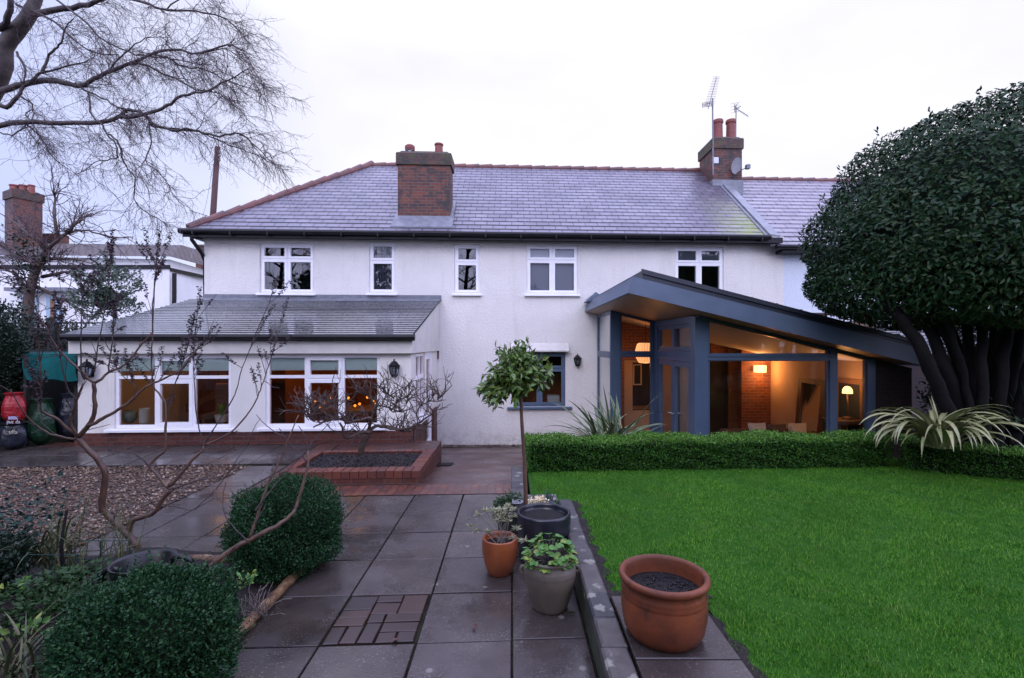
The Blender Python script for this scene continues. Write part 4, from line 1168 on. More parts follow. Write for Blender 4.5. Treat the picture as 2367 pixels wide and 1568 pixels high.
t = thing('staircase', 'dim wooden staircase rising behind the first lean-to window', 'staircase', sk(-6.4, EB + 2.4, .05))
mb = MB(); mb.extrude([sk(-7.3, EB + 2.3, .35), sk(-4.9, EB + 2.3, 1.45), sk(-4.9, EB + 2.3, 1.62), sk(-7.3, EB + 2.3, .52)], (0, .04, 0)); mb.build('stringer', M['midwood'], t)
mb = MB(); mb.extrude([sk(-7.3, EB + 2.28, 1.05), sk(-5.6, EB + 2.28, 1.83), sk(-5.6, EB + 2.28, 1.88), sk(-7.3, EB + 2.28, 1.1)], (0, .05, 0)); mb.build('handrail', M['midwood'], t)
for q in range(9):
    xx = -7.2 + .2 * q; mb = MB(); mb.box(xx, xx + .03, EB + 2.29, EB + 2.32, .55 + .092 * q, 1.1 + .092 * q, sk); mb.build('baluster', M['darkwood'], t)
for k, xx in enumerate((-3.7, -2.9)):
    t = thing('dining_chair', ['dark wooden chair at the left of the dining table inside the lean-to', 'dark wooden chair at the right of the dining table inside the lean-to'][k], 'chair', sk(xx, EB + 1.9, .05))
    mb = MB(); mb.bbox(xx - .22, xx + .22, EB + 1.75, EB + 2.15, .38, .43, .01, sk); mb.build('seat', M['darkwood'], t)
    mb = MB(); ringbox(mb, xx - .22, xx + .22, .5, 1.0, .06, EB + 2.1, EB + 2.15); mb.box(xx - .16, xx + .16, EB + 2.11, EB + 2.14, .7, .78, sk); mb.build('backrest', M['darkwood'], t)
    for (dx, dy) in ((-.2, 1.77), (.17, 1.77), (-.2, 2.11), (.17, 2.11)):
        mb = MB(); mb.box(xx + dx, xx + dx + .04, EB + dy, EB + dy + .04, .05, .38, sk); mb.build('leg', M['darkwood'], t)
for k in range(15):                              # lit orange bulbs on the table
    xx = -4.1 + .115 * k + random.uniform(-.05, .05); zz = .58 + random.uniform(0, .12) + .1 * (k % 3 == 1)
    mb = MB(); mb.lathe([(0, -.028), (.022, -.015), (.028, .006), (.019, .022), (0, .028)], sk(xx, EB + 1.0 + .12 * (k % 2), zz), 10)
    tag(mb.build('orange_light', M['fairy'], None, True), 'small glowing orange bulb on the table behind the second lean-to window', 'light', 'glowing orange bulbs on the table')
# things on the first window's sill
zS = eW[0][2] + .06
xg = lx(298, EB + .25)
mb = MB(); mb.lathe([(.05, 0), (.06, .01), (.075, .03), (.11, .08), (.12, .13), (.105, .19), (.06, .235), (0, .245)], sk(xg, EB + .27, zS), 24)
simple('globe_ornament', 'grey green round globe on the lean-to window sill, left of the white cylinder', 'ornament', mb, M['globe'], smooth=True)
xg = lx(333, EB + .25)
mb = MB(); mb.lathe([(.085, 0), (.088, .02), (.088, .25), (.08, .262), (.07, .26), (.068, .2), (0, .2)], sk(xg, EB + .27, zS), 24)
simple('vase', 'white cylinder vase on the lean-to window sill', 'vase', mb, M['ceramic'])
xg = lx(511, EB + .25)
t = thing('potted_plant', 'broad green leaves in a white pot on the lean-to window sill', 'plant', sk(xg, EB + .27, zS))
mb = MB(); mb.lathe([(.08, 0), (.09, .01), (.115, .12), (.118, .135), (.10, .135), (.095, .11), (0, .11)], sk(xg, EB + .27, zS), 24); mb.build('pot', M['ceramic'], t)
def strap_leaf(mb, base, az, length, width, lift, droop, seg=8, cols=((0, 1.0),), fold=.18, twist=0.0):
    """one arching strap leaf; cols are (material, share of the half width) from the middle outwards"""
    p = Vector(base); el = lift; d = Vector((math.cos(az), math.sin(az), 0)); s = Vector((-math.sin(az), math.cos(az), 0))
    nc = len(cols)
    offs = [-1 + 0.0]
    edges = [0]
    acc = 0
    fr = []
    for (_, sh) in cols:
        acc += sh; fr.append(acc)
    fr = [q / acc for q in fr]
    offs = [-q for q in reversed(fr)] + [0.0] + fr
    rows = []
    for i in range(seg + 1):
        tt = i / seg
        wd = width * (0.55 + 1.2 * tt if tt < .35 else 0.97) * (1 - max(0, (tt - .45) / .55) ** 1.8)
        nrm = Vector((-d.x * math.sin(el), -d.y * math.sin(el), math.cos(el)))
        s2 = (s * math.cos(twist * tt) + nrm * math.sin(twist * tt))
        rows.append([p + s2 * (wd * .5 * q) + nrm * (abs(q) * wd * fold) for q in offs])
        p = p + (d * math.cos(el) + Vector((0, 0, 1)) * math.sin(el)) * (length / seg)
        el -= droop / seg * (0.4 + 1.2 * tt)
    n0 = len(mb.v)
    k = len(offs)
    for r in rows: mb.v.extend([tuple(q) for q in r])
    mlist = [c for c, _ in reversed(cols)] + [c for c, _ in cols]
    for i in range(seg):
        for j in range(k - 1):
            mb.f.append((n0 + i * k + j, n0 + i * k + j + 1, n0 + (i + 1) * k + j + 1, n0 + (i + 1) * k + j)); mb.m.append(mlist[j])
M['greenhouse'] = leafmat('houseplant_leaf', [(0.10, 0.20, 0.035), (0.16, 0.27, 0.05)], 0.4)
mb = MB()
for q in range(7):
    strap_leaf(mb, sk(xg + random.uniform(-.03, .03), EB + .27, zS + .1), q * .9 + .3, random.uniform(.22, .32), .075, 1.25 - .12 * (q % 3), .5)
mb.build('foliage', M['greenhouse'], t)

# ------------------------------------------------------------------ glazed extension on the right
gx_ = thing('glazed_extension', 'dark grey framed glass extension with sloping roof and lit room inside', 'extension', (4, 9, -.45))
AB, BB, CB = 10.53, 8.13, 7.608
xA, xB = 2.17, 3.165
zbot = -.45
xCL, xCR = 1.83, 6.72
def und(x): return 2.674 - .2388 * (x - xCL)
FH = .27
fs_ = MB()
def pr(x, yo, dz): return Vector(sk(x, yo, und(x) + dz))
# front fascia board (thick), left edge board
fs_.extrude([pr(xCL, CB, 0), pr(xCR, CB, 0), pr(xCR, CB, FH), pr(xCL + .06, CB, FH + .005)], (0, .05, 0))
fs_.extrude([pr(xCL, CB + .05, 0), Vector((xCL, 12.27, und(xCL))), Vector((xCL + .06, 12.27, und(xCL) + FH)), pr(xCL + .06, CB + .05, FH)], (.05, 0, -.012))
fs_.extrude([pr(xCR, CB + .05, 0), pr(xCR, HB - .02, 0), pr(xCR, HB - .02, FH), pr(xCR, CB + .05, FH)], (-.05, 0, 0))
fs_.quad(pr(xCL + .05, CB + .04, FH - .004), pr(xCR, CB + .04, FH - .004), pr(xCR, HB - .02, FH - .004), pr(xCL + .05, HB - .02, FH - .004))
fs_.build('fascia', M['greysheet'], gx_)
dk = MB()
x0 = 2.12
dk.extrude([pr(x0, CB + .22, FH), pr(xCR, CB + .22, FH), pr(xCR, CB + .22, FH + .15), pr(x0, CB + .22, FH + .19)], Vector(sk(0, HB - .03, 0)) - Vector(sk(0, CB + .22, 0)))
x = x0 + .15
while x < xCR - .05:
    dk.extrude([pr(x, CB + .24, FH + .14), pr(x + .02, CB + .24, FH + .14), pr(x + .02, CB + .24, FH + .205), pr(x, CB + .24, FH + .205)], (0, HB - CB - .3, 0)); x += .42
dk.extrude([pr(x0 - .02, CB + .19, FH + .13), pr(xCR, CB + .19, FH + .10), pr(xCR, CB + .19, FH + .165), pr(x0 - .02, CB + .19, FH + .205)], (0, .04, 0))
dk.build('roof_deck', M['deck'], gx_)
fl = MB()
p0 = at(1362, 676, 12.1); 
fl.extrude([(1.86, 12.0, und(1.83) + FH - .01), (2.3, 12.0, und(2.2) + FH - .01), (2.25, 12.0, und(2.2) + FH + .16), (2.06, 12.0, und(1.83) + FH + .2)], (0, .25, 0))
fl.extrude([(1.78, 11.6, und(1.83) + FH - .06), (1.95, 11.6, und(1.83) + FH - .06), (1.90, 11.6, und(1.83) + FH + .08)], (0, .6, 0))
fl.build('flashing', M['greysheet'], gx_)
sf = MB()
e = .004
def pu_(x, yo): return pr(x, yo, e)
sf.quad(pu_(xCL + .02, CB + .03), pu_(xCR, CB + .03), pu_(xCR, BB + .02), pu_(xCL + .02, BB + .02))
sf.quad(pu_(xCL + .02, BB + .02), pu_(xB + .02, BB + .02), pu_(xB + .02, AB + .02), pu_(xCL + .02, AB + .02))
sf.quad(pu_(xCL + .02, AB + .02), pu_(xA + .02, AB + .02), pu_(xA + .02, HB - .05), pu_(xCL + .02, HB - .05))
sf.build('soffit', M['soffit'], gx_)
ce = MB()
ce.quad(pr(xB, BB + .06, -.03), pr(6.45, BB + .06, -.03), pr(6.45, HB - .1, -.03), pr(xB, HB - .1, -.03))
ce.quad(pr(xA, AB + .06, -.03), pr(xB, AB + .06, -.03), pr(xB, HB - .1, -.03), pr(xA, HB - .1, -.03))
ce.build('ceiling', M['inceil'], gx_)

GFR = M['grey']
def post(u0, u1, base, z1f, d=.12, name='post', z0=zbot, mat=GFR):
    a, b_ = lx(u0, base), lx(u1, base)
    mb = MB(); mb.extrude([sk(a, base, z0), sk(b_, base, z0), sk(b_, base, und(b_) - .004), sk(a, base, und(a) - .004)], (0, d, 0))
    return mb.build(name, mat, gx_)
post(1414.5, 1434, AB, 0); post(1508, 1521, AB, 0)
post(1615, 1637, BB, 0, .16); post(1919, 1936, BB, 0, .13); post(2006, 2024, BB, 0, .13)
def beam(u0, u1, v0, v1, base, d=.09, name='transom'):
    a, b_ = lx(u0, base), lx(u1, base); um = (u0 + u1) / 2
    mb = MB(); mb.box(a, b_, base + .015, base + d, lz(um, v1, base), lz(um, v0, base), sk)
    zc = (lz(um, v1, base) + lz(um, v0, base)) / 2
    mb.box(a, b_, base - .01, base + .016, zc + .012, lz(um, v0, base) - .015, sk); mb.box(a, b_, base - .01, base + .016, lz(um, v1, base) + .015, zc - .012, sk)
    return mb.build(name, GFR, gx_)
beam(1434, 1508, 812, 826, AB); beam(1637, 1919, 817, 835, BB)
def headrail(u0, u1, base, h):                   # sloping head under the roof
    a, b_ = lx(u0, base), lx(u1, base)
    mb = MB(); mb.extrude([sk(a, base + .02, und(a) - h), sk(b_, base + .02, und(b_) - h), sk(b_, base + .02, und(b_) - .004), sk(a, base + .02, und(a) - .004)], (0, .08, 0))
    return mb.build('head_rail', GFR, gx_)
headrail(1434, 1508, AB, .05); headrail(1637, 1919, BB, .06); headrail(1936, 2006, BB, .06)
def slim(us, base, z0=zbot):
    mb = MB()
    for (u0, u1) in us:
        a, b_ = lx(u0, base), lx(u1, base)
        mb.extrude([sk(a, base + .03, z0), sk(b_, base + .03, z0), sk(b_, base + .03, und(b_) - .05), sk(a, base + .03, und(a) - .05)], (0, .06, 0))
    mb.box(lx(us[0][0], base), lx(us[-1][1], base), base + .03, base + .09, z0, z0 + .08, sk)
    return mb.build('glazing_bead', GFR, gx_)
slim([(1637, 1642), (1914, 1919)], BB); slim([(1434, 1437.5), (1504.5, 1508)], AB); slim([(1936, 1939), (2003, 2006)], BB)
for (u0, u1, base) in ((1434, 1508, AB), (1637, 1919, BB), (1936, 2006, BB)):
    a, b_ = lx(u0, base), lx(u1, base)
    gl = MB(); gl.poly([sk(a, base + .05, zbot), sk(b_, base + .05, zbot), sk(b_, base + .05, und(b_)), sk(a, base + .05, und(a))]); gl.build('glazing', M['glass'], gx_)
# left side panel beside the house wall
yA = AB + SL * xA
fp = MB()
for (y0, y1) in ((yA + .0, yA + .06), (12.2, 12.27)): fp.box(xA - .03, xA + .03, y0, y1, zbot, und(xA) - .004)
fp.box(xA - .035, xA + .035, yA + .06, 12.2, lz(1400, 826, 11.4), lz(1400, 812, 11.4)); fp.box(xA - .03, xA + .03, yA + .06, 12.2, und(xA) - .08, und(xA) - .004)
fp.build('side_frame', GFR, gx_)
fg = MB(); fg.quad((xA, yA + .05, zbot), (xA, 12.2, zbot), (xA, 12.2, und(xA)), (xA, yA + .05, und(xA))); fg.build('side_glazing', M['frost'], gx_)
# double doors with top lights, facing the recess
yB0, yB1 = BB + SL * xB, AB + SL * xB
def dside(y0, y1, z0, z1, t, x0, x1, mb): 
    mb.box(x0, x1, y0, y1, z0, z0 + t); mb.box(x0, x1, y0, y1, z1 - t, z1); mb.box(x0, x1, y0, y0 + t, z0 + t, z1 - t); mb.box(x0, x1, y1 - t, y1, z0 + t, z1 - t)
zT = 1.55; zH = und(xB) - .12
df = MB()
df.box(xB - .05, xB + .05, yB0 + .16, yB0 + .27, zbot, und(xB) - .006); df.box(xB - .05, xB + .05, yB1 - .22, yB1 - .002, zbot, und(xB) - .006)
df.box(xB - .05, xB + .05, yB0 + .27, yB1 - .22, zT, zT + .19); df.box(xB - .05, xB + .05, yB0 + .27, yB1 - .22, zH, und(xB) - .006)
df.build('door_frame', GFR, gx_)
ymid = (yB0 + .27 + yB1 - .22) / 2
for k, (y0, y1) in enumerate(((yB0 + .275, ymid - .004), (ymid + .004, yB1 - .225))):
    dl = MB(); dside(y0, y1, zbot + .02, zT - .005, .105, xB - .035, xB + .035, dl); do = dl.build('door', GFR, gx_)
    dp_ = MB(); dp_.quad((xB, y0 + .1, zbot + .1), (xB, y1 - .1, zbot + .1), (xB, y1 - .1, zT - .1), (xB, y0 + .1, zT - .1)); dp_.build('pane', M['doorglass'], do)
    yh = y1 - .05 if k == 0 else y0 + .05; sg_ = -1 if k == 0 else 1
    hn = MB(); hn.tube([(xB - .04, yh, .52), (xB - .09, yh, .52), (xB - .09, yh + sg_ * .12, .52)], .011, 6); hn.build('handle', M['steel'], do)
    tl = MB(); dside(y0, y1, zT + .195, zH - .005, .07, xB - .03, xB + .03, tl); to = tl.build('top_light', GFR, gx_)
    tp = MB(); tp.quad((xB, y0 + .06, zT + .25), (xB, y1 - .06, zT + .25), (xB, y1 - .06, zH - .05), (xB, y0 + .06, zH - .05)); tp.build('pane', M['doorglass'], to)
sc_ = MB(); sc_.box(xB - .06, xB + .06, yB0 + .002, yB0 + .16, zbot, und(xB + .06) - .006); sc_.build('corner_post', GFR, gx_)
bw_ = MB()
xa, xb = lx(2024, BB), 6.95
bw_.extrude([sk(xa, BB + .02, zbot), sk(xb, BB + .02, zbot), sk(xb, BB + .02, und(xb) - .004), sk(xa, BB + .02, und(xa) - .004)], (0, .22, 0))
M['brickdark'] = brickmat('dark_brown_brick', (0.045, 0.02, 0.015), (0.028, 0.015, 0.013), (0.035, 0.027, 0.024), 0.225, 0.075, 0.007)
bw_.build('brick_pier', M['brickdark'], gx_)
inn = MB()                                       # room lining
xr = 6.42
IB = HB - .08
inn.quad(sk(xA, IB, zbot), sk(xr, IB, zbot), sk(xr, IB, 2.6), sk(xA, IB, 2.6), 0)
inn.quad(sk(xr, BB + .2, zbot), sk(xr, IB, zbot), sk(xr, IB, 2.3), sk(xr, BB + .2, 2.3), 0)
inn.quad(sk(xA, BB + .1, zbot), sk(xr, BB + .1, zbot), sk(xr, IB, zbot), sk(xA, IB, zbot), 1)
inn.box(lx(1435, IB), lx(1620, IB), IB - .06, IB - .01, lz(1470, 833, IB), 2.6, sk, 2)            # exposed brick over the opening
inn.box(lx(1436, IB), lx(1442, IB), IB - .06, IB - .01, zbot, lz(1470, 833, IB), sk, 2)
inn.box(lx(1442, IB), lx(1461, IB), IB - .05, IB - .012, zbot, lz(1470, 833, IB), sk, 3)            # pale door casing
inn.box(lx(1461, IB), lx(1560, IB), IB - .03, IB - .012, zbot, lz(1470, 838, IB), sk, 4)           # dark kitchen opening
inn.box(lx(1461, IB), lx(1530, IB), IB - .05, IB - .031, lz(1470, 946, IB), lz(1470, 938, IB), sk, 5)
inn.box(lx(1461, IB), lx(1530, IB), IB - .05, IB - .031, zbot, lz(1470, 948, IB), sk, 3)
inn.box(lx(1641, IB), lx(1680, IB), IB - .04, IB - .012, zbot, 2.4, sk, 4)
inn.box(lx(1680, IB), lx(1714, IB), IB - .10, IB - .012, zbot, lz(1690, 806, IB), sk, 5)
inn.box(lx(1641, IB), lx(1680, IB), IB - .05, IB - .041, lz(1660, 830, IB), 2.4, sk, 2)
inn.box(lx(1714, IB - .3), lx(1790, IB - .3), IB - .3, IB - .013, zbot, 2.4, sk, 2)                # chimney breast
inn.build('room_lining', [M['inwall'], M['darkwood'], M['brickin'], M['inwall'], M['darkroom'], M['midwood']], gx_)
kw = MB()
ringbox(kw, lx(1462, IB), lx(1482, IB), lz(1470, 890, IB), lz(1470, 842, IB), .03, IB - .06, IB - .034)
kw.build('inner_window_frame', M['inwall'], gx_)

# lamps and furniture in the glazed room
t = thing('pendant_lamp', 'lit ribbed pendant lamp hanging behind the tall narrow pane', 'lamp', (0, 0, 0))
c = at(1492, 816, 11.25); t.location = c
prof = [(.14, .23), (.185, .21), (.22, .09), (.235, 0.0), (.22, -.09), (.155, -.22), (.13, -.23)]
mb = MB(); mb2 = MB()
nR = 36
for j in range(nR):
    a0, a1 = 2 * math.pi * j / nR, 2 * math.pi * (j + .6) / nR; a2 = 2 * math.pi * (j + 1) / nR
    for (A0, A1, q, s) in ((a0, a1, mb, 1.0), (a1, a2, mb2, .975)):
        for i in range(len(prof) - 1):
            (r0, z0), (r1, z1) = prof[i], prof[i + 1]
            P_ = lambda r, z, an: (c.x + r * s * math.cos(an), c.y + r * s * math.sin(an), c.z + z)
            q.quad(P_(r0, z0, A0), P_(r0, z0, A1), P_(r1, z1, A1), P_(r1, z1, A0))
mb.build('lamp_shade', M['shade'], t); mb2.build('shade_rib', M['shadedark'], t)
mb = MB(); mb.tube([(c.x, c.y, c.z + .2), (c.x, c.y, und(c.x) - .03)], .006, 5); mb.build('cord', M['black'], t)
def bulb(loc, e, par, col=(1.0, .42, .13)):
    l = bpy.data.lights.new('bulb', 'POINT'); l.energy = e; l.color = col; l.shadow_soft_size = .08
    o = bpy.data.objects.new('bulb', l); COL.objects.link(o); o.location = loc; adopt(o, par)
bulb((c.x, c.y, c.z - .3), 7, t)
c = Vector(sk(lx(1757, IB - .38), IB - .37, lz(1757, 853, IB - .38)))
t = thing('wall_lamp', 'lit cream wall lamp on the indoor brick chimney breast', 'lamp', c)
mb = MB(); mb.extrude([c + Vector((.155 * math.cos(q), -.1 * math.sin(q), -.085)) for q in [math.pi * k / 8 for k in range(9)]], (0, 0, .17)); mb.build('lamp_shade', M['hotshade'], t)
mb = MB(); mb.box(c.x - .05, c.x + .05, c.y + .0, c.y + .07, c.z - .05, c.z + .05); mb.build('bracket', M['steel'], t)
bulb(c + Vector((0, -.16, .16)), 9, t); bulb(c + Vector((0, -.16, -.16)), 8, t)
c = Vector(at(1959, 902, 8.95))
t = thing('table_lamp', 'small brightly lit table lamp on the right behind the narrow end pane', 'lamp', (c.x, c.y, -.45))
mb = MB(); mb.lathe([(.085, -.06), (.078, .01), (.05, .055), (.02, .07), (0, .07)], c, 18); mb.build('lamp_shade', M['hotshade'], t)
mb = MB(); mb.tube([c + Vector((0, 0, -.05)), c + Vector((.03, 0, -.5))], .015, 6); mb.lathe([(.09, -.53), (.09, -.5), (.02, -.48), (0, -.48)], c, 14); mb.build('lamp_base', M['darkwood'], t)
bulb(c + Vector((-.1, .1, .16)), 6, t); bulb(c + Vector((-.05, 0, -.14)), 2, t)
mb = MB(); mb.bbox(c.x - .35, c.x + .2, c.y - .25, c.y + .25, c.z - .6, c.z - .53, .01); t2 = thing('side_table', 'dark wooden side table under the small lit lamp', 'table', (c.x, c.y, -.45)); mb.build('tabletop', M['darkwood'], t2)
for (dx, dy) in ((-.3, -.2), (.15, -.2), (-.3, .2), (.15, .2)):
    mb = MB(); mb.box(c.x + dx - .025, c.x + dx + .025, c.y + dy - .025, c.y + dy + .025, -.45, c.z - .6); mb.build('leg', M['darkwood'], t2)
# leaning mirror
t = thing('leaning_mirror', 'tall dark framed mirror leaning on the indoor wall', 'mirror', at(1880, 1000, 11.5))
def mir(u, v, x):
    Y = x * F / (u - UC); return at(u, v, Y)
O = [mir(1851, 873, 6.36), mir(1914, 882, 6.36), mir(1898, 1075, 6.02), mir(1838, 1045, 6.02)]
I_ = [mir(1858, 884, 6.34), mir(1904, 891, 6.34), mir(1889, 1050, 6.04), mir(1848, 1030, 6.04)]
mb = MB()
for k in range(4):
    j = (k + 1) % 4
    mb.extrude([O[k], O[j], I_[j], I_[k]], (-.05, 0, 0))
mb.build('frame', M['darkwood'], t)
mb = MB(); mb.poly([q + Vector((-.02, 0, 0)) for q in I_]); mb.build('glass', M['mirror'], t)
mb = MB()
q0, q1 = mir(1941, 884, 6.4), mir(1992, 890, 6.4)
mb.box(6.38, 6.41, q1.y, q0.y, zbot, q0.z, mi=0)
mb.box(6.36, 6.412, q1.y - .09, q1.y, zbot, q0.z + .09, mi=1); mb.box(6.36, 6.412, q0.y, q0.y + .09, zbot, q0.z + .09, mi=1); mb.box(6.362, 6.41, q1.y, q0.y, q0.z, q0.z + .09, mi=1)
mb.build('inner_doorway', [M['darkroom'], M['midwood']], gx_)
# sofa and cushions
sx0, sx1 = lx(1700, 9.6), 5.85
zt_ = H - (990 - VC) / F * 9.9
t = thing('sofa', 'brown sofa behind the big window, mostly hidden by the hedge', 'sofa', (sx0 + 1, 9.9, -.45))
mb = MB(); mb.bbox(sx0, sx1, 9.35, 10.15, -.3, -.02, .04); mb.build('seat', M['brownfab'], t)
mb = MB(); mb.bbox(sx0, sx1, 9.98, 10.2, -.3, zt_ - .05, .05); mb.build('backrest', M['brownfab'], t)
for (xa_, nm) in ((sx0 - .2, 'armrest'), (sx1, 'armrest')):
    mb = MB(); mb.bbox(xa_, xa_ + .2, 9.35, 10.15, -.4, .12, .04); mb.build(nm, M['brownfab'], t)
def cushion(u0, u1, v0, mat, label, tilt=0):
    y = 9.8; x0, x1 = (u0 - UC) / F * y, (u1 - UC) / F * y; z1 = H - (v0 - VC) / F * y; z0 = z1 - .42
    mb = MB(); n = 8
    for s in (-1, 1):
        for i in range(n):
            for j in range(n):
                def q(i, j):
                    a, b_ = i / n * 2 - 1, j / n * 2 - 1
                    pin = 1 - .07 * (1 - abs(a) ** 3) * 0 - .06 * math.cos(a * 1.57) * (abs(b_) > .99) - .0
                    th = .09 * ((1 - a ** 4) * (1 - b_ ** 4)) ** .5
                    return ((x0 + x1) / 2 + a * (x1 - x0) / 2 * (1 - .06 * math.cos(b_ * 1.57)) + tilt * b_ * .1, y - .25 + .1 * (b_ + 1) + s * th, (z0 + z1) / 2 + b_ * (z1 - z0) / 2 * (1 - .08 * math.cos(a * 1.57)))
                mb.quad(q(i, j), q(i + 1, j), q(i + 1, j + 1), q(i, j + 1))
    tag(mb.build('cushion', mat, None, True), label, 'cushion')
cushion(1724, 1766, 976, M['fabric'], 'pale square cushion at the left end of the sofa')
cushion(1765, 1812, 979, M['brownfab'], 'dark brown cushion between the two pale ones on the sofa')
cushion(1812, 1856, 976, M['fabric'], 'pale tilted cushion right of the dark brown cushion', .4)

# ------------------------------------------------------------------ wall lanterns
def lantern(u, vt, vb, base, label):
    zt, zb_ = lz(u, vt, base), lz(u, vb, base); h = zt - zb_; x = lx(u, base)
    c = Vector(sk(x, base - .1, zb_)); r = h * .29
    t = thing('wall_lantern', label, 'lantern', c, 'black wall lanterns')
    k = 6
    body = MB()
    body.lathe([(r * .15, 0), (r * .45, .02 * h), (r * .62, .10 * h), (r * .66, .16 * h), (r * .58, .17 * h)], c, k)
    body.lathe([(r * 1.05, .60 * h), (r * 1.12, .635 * h), (r * .85, .70 * h), (r * .62, .78 * h), (r * .5, .84 * h), (r * .2, .87 * h), (r * .13, .92 * h), (r * .2, .95 * h), (0, h)], c, k)
    for j in range(k):
        a = 2 * math.pi * j / k
        body.tube([c + Vector((r * .63 * math.cos(a), r * .63 * math.sin(a), .15 * h)), c + Vector((r * 1.0 * math.cos(a), r * 1.0 * math.sin(a), .62 * h))], .008, 4)
    body.build('body', M['black'], t)
    gl = MB(); gl.lathe([(r * .58, .16 * h), (r * .94, .62 * h)], c, k); gl.f = gl.f[:k]; gl.m = gl.m[:k]; gl.build('glass', M['greenglass'], t)
    br = MB(); br.box(c.x - .045, c.x + .045, c.y + .085, c.y + .1, c.z + .1 * h, c.z + .55 * h); br.tube([c + Vector((0, .09, .3 * h)), c + Vector((0, .06, .1 * h)), c + Vector((0, 0, .02 * h))], .012, 6); br.build('bracket', M['black'], t)
    bb = MB(); bb.lathe([(0.012, .17 * h), (.02, .3 * h), (.026, .4 * h), (.014, .46 * h), (0, .47 * h)], c, 10); bb.build('bulb', M['ceramic'], t)
lantern(914, 829, 872, EB, 'black hexagonal lantern on the lean-to wall right of both its windows')
lantern(212, 829, 876, EB, 'black lantern on the lean-to wall behind the bare shrub, left of the windows')
lantern(1334, 817, 847, HB, 'smaller looking black lantern on the house wall beside the blue window')

# ------------------------------------------------------------------ aerials, dish, pole, wires
t = thing('tv_aerial', 'tall mast aerial with grid reflector on the left of the right hand chimney', 'aerial', at(1647, 400, 14.9))
y_ = 14.85
mb = MB(); mb.tube([at(1648.5, 405, y_), at(1647, 228, y_)], .022, 6); mb.build('mast', M['aerial'], t)
mb = MB()
a, b_ = at(1637, 252, y_ - .05), at(1656.5, 178, y_ + .7)
mb.tube([a, b_], .012, 5)
for k in range(18):
    p = a.lerp(b_, .12 + .88 * k / 17); w_ = .16 * (1 - .3 * k / 17)
    mb.tube([p + Vector((-w_, -.02, -.01)), p + Vector((w_, .02, .01))], .0055, 4)
mb.build('boom', M['aerial'], t)
mb = MB()
for k in range(4): mb.tube([at(1623.5, 238.5 + 3.2 * k, y_ - .1), at(1646, 236 + 3.0 * k, y_ - .1)], .009, 4)
for k in range(3): mb.tube([at(1623.5 + 11 * k, 238.5 - 1.2 * k, y_ - .1), at(1623.5 + 11 * k, 248.5 - 1.2 * k, y_ - .1)], .009, 4)
mb.build('reflector', M['aerial'], t)
mb = MB(); mb.box(*(lambda p: (p.x - .05, p.x + .1, p.y - .08, p.y, p.z - .1, p.z + .08))(at(1651, 372, 14.95))); mb.build('bracket', M['steel'], t)
t = thing('tv_aerial', 'short crossed aerial behind the right pot of the right hand chimney', 'aerial', at(1702, 330, 15.7))
y_ = 15.75
mb = MB(); mb.tube([at(1701, 330, y_), at(1701.5, 246, y_)], .016, 5); mb.build('mast', M['aerial'], t)
mb = MB(); a, b_ = at(1700, 250, y_), at(1729, 268.5, y_ - .4); mb.tube([a, b_], .011, 5)
for k in range(9):
    p = a.lerp(b_, k / 8); mb.tube([p + Vector((-.03, -.08, -.08)), p + Vector((.03, .08, .08))], .006, 4)
mb.tube([at(1697, 253.5, y_), at(1712, 246, y_)], .013, 5); mb.tube([at(1698, 240, y_), at(1698.5, 260, y_)], .012, 5); mb.tube([at(1706, 239, y_), at(1697, 248, y_)], .012, 5)
for k in range(4): mb.tube([at(1688, 262 - 7 * k, y_), at(1711, 257 - 7 * k, y_)], .0045, 4)
mb.build('boom', M['aerial'], t)
t = thing('satellite_dish', 'grey satellite dish on the front of the right hand chimney', 'satellite dish', at(1703, 383, 14.75))
c = at(1702.5, 383, 14.7)
mb = MB(); n = 28
ring = lambda r, dx: [c + Vector((r * .13 * math.cos(q) * 1.0 + dx + .03 * math.sin(q) * r, -.06 * r * math.cos(q), r * .25 * math.sin(q))) for q in [2 * math.pi * k / n for k in range(n)]]
rs = [ring(1, 0), ring(.7, .03), ring(.35, .05), ring(.02, .055)]
for i in range(3):
    for k in range(n):
        j = (k + 1) % n; mb.quad(rs[i][k], rs[i][j], rs[i + 1][j], rs[i + 1][k])
mb.build('reflector', M['dish'], t, True)
mb = MB(); mb.tube([c + Vector((0, -.02, -.22)), at(1726, 387, 14.5)], .013, 5); mb.box(*(lambda p: (p.x - .05, p.x + .06, p.y - .06, p.y + .06, p.z - .06, p.z + .06))(at(1728, 386, 14.5))); mb.build('receiver_arm', M['aerial'], t)
mb = MB(); mb.tube([c + Vector((.06, 0, 0)), c + Vector((.1, .25, -.02))], .02, 5); mb.build('bracket', M['aerial'], t)

t = thing('utility_pole', 'leaning dark red-brown telegraph pole behind the hipped end of the roof', 'pole', at(478, 800, 20))
mb = MB(); mb.tube([at(478, 850, 20), at(492, 505, 20), at(503, 340, 20)], [.14, .115, .10], 12); mb.build('pole', M['pole'], t, True)
mb = MB()
for k in range(3): mb.box(*(lambda p: (p.x + .08, p.x + .14, p.y - .06, p.y + .0, p.z - .04, p.z + .04))(at(503 - k * .6, 352 + 9 * k, 20)))
mb.build('insulator', M['aerial'], t)
mb = MB(); mb.tube([at(505, 352, 20), at(560, 392, 18), at(615, 430, 16.5), at(637, 446, 15.9)], .008, 4)
tag(mb.build('cable', M['aerial']), 'thin cable from the telegraph pole down to the slate roof', 'cable')
mb = MB(); mb.tube([at(499, 350, 20), at(477, 470, 19), at(452, 560, 18), at(440, 600, 17.5)], .008, 4)
tag(mb.build('cable', M['aerial']), 'thin cable falling leftward from the telegraph pole', 'cable')
t = thing('tv_aerial', 'small far aerial left of the telegraph pole', 'aerial', at(477, 520, 22))
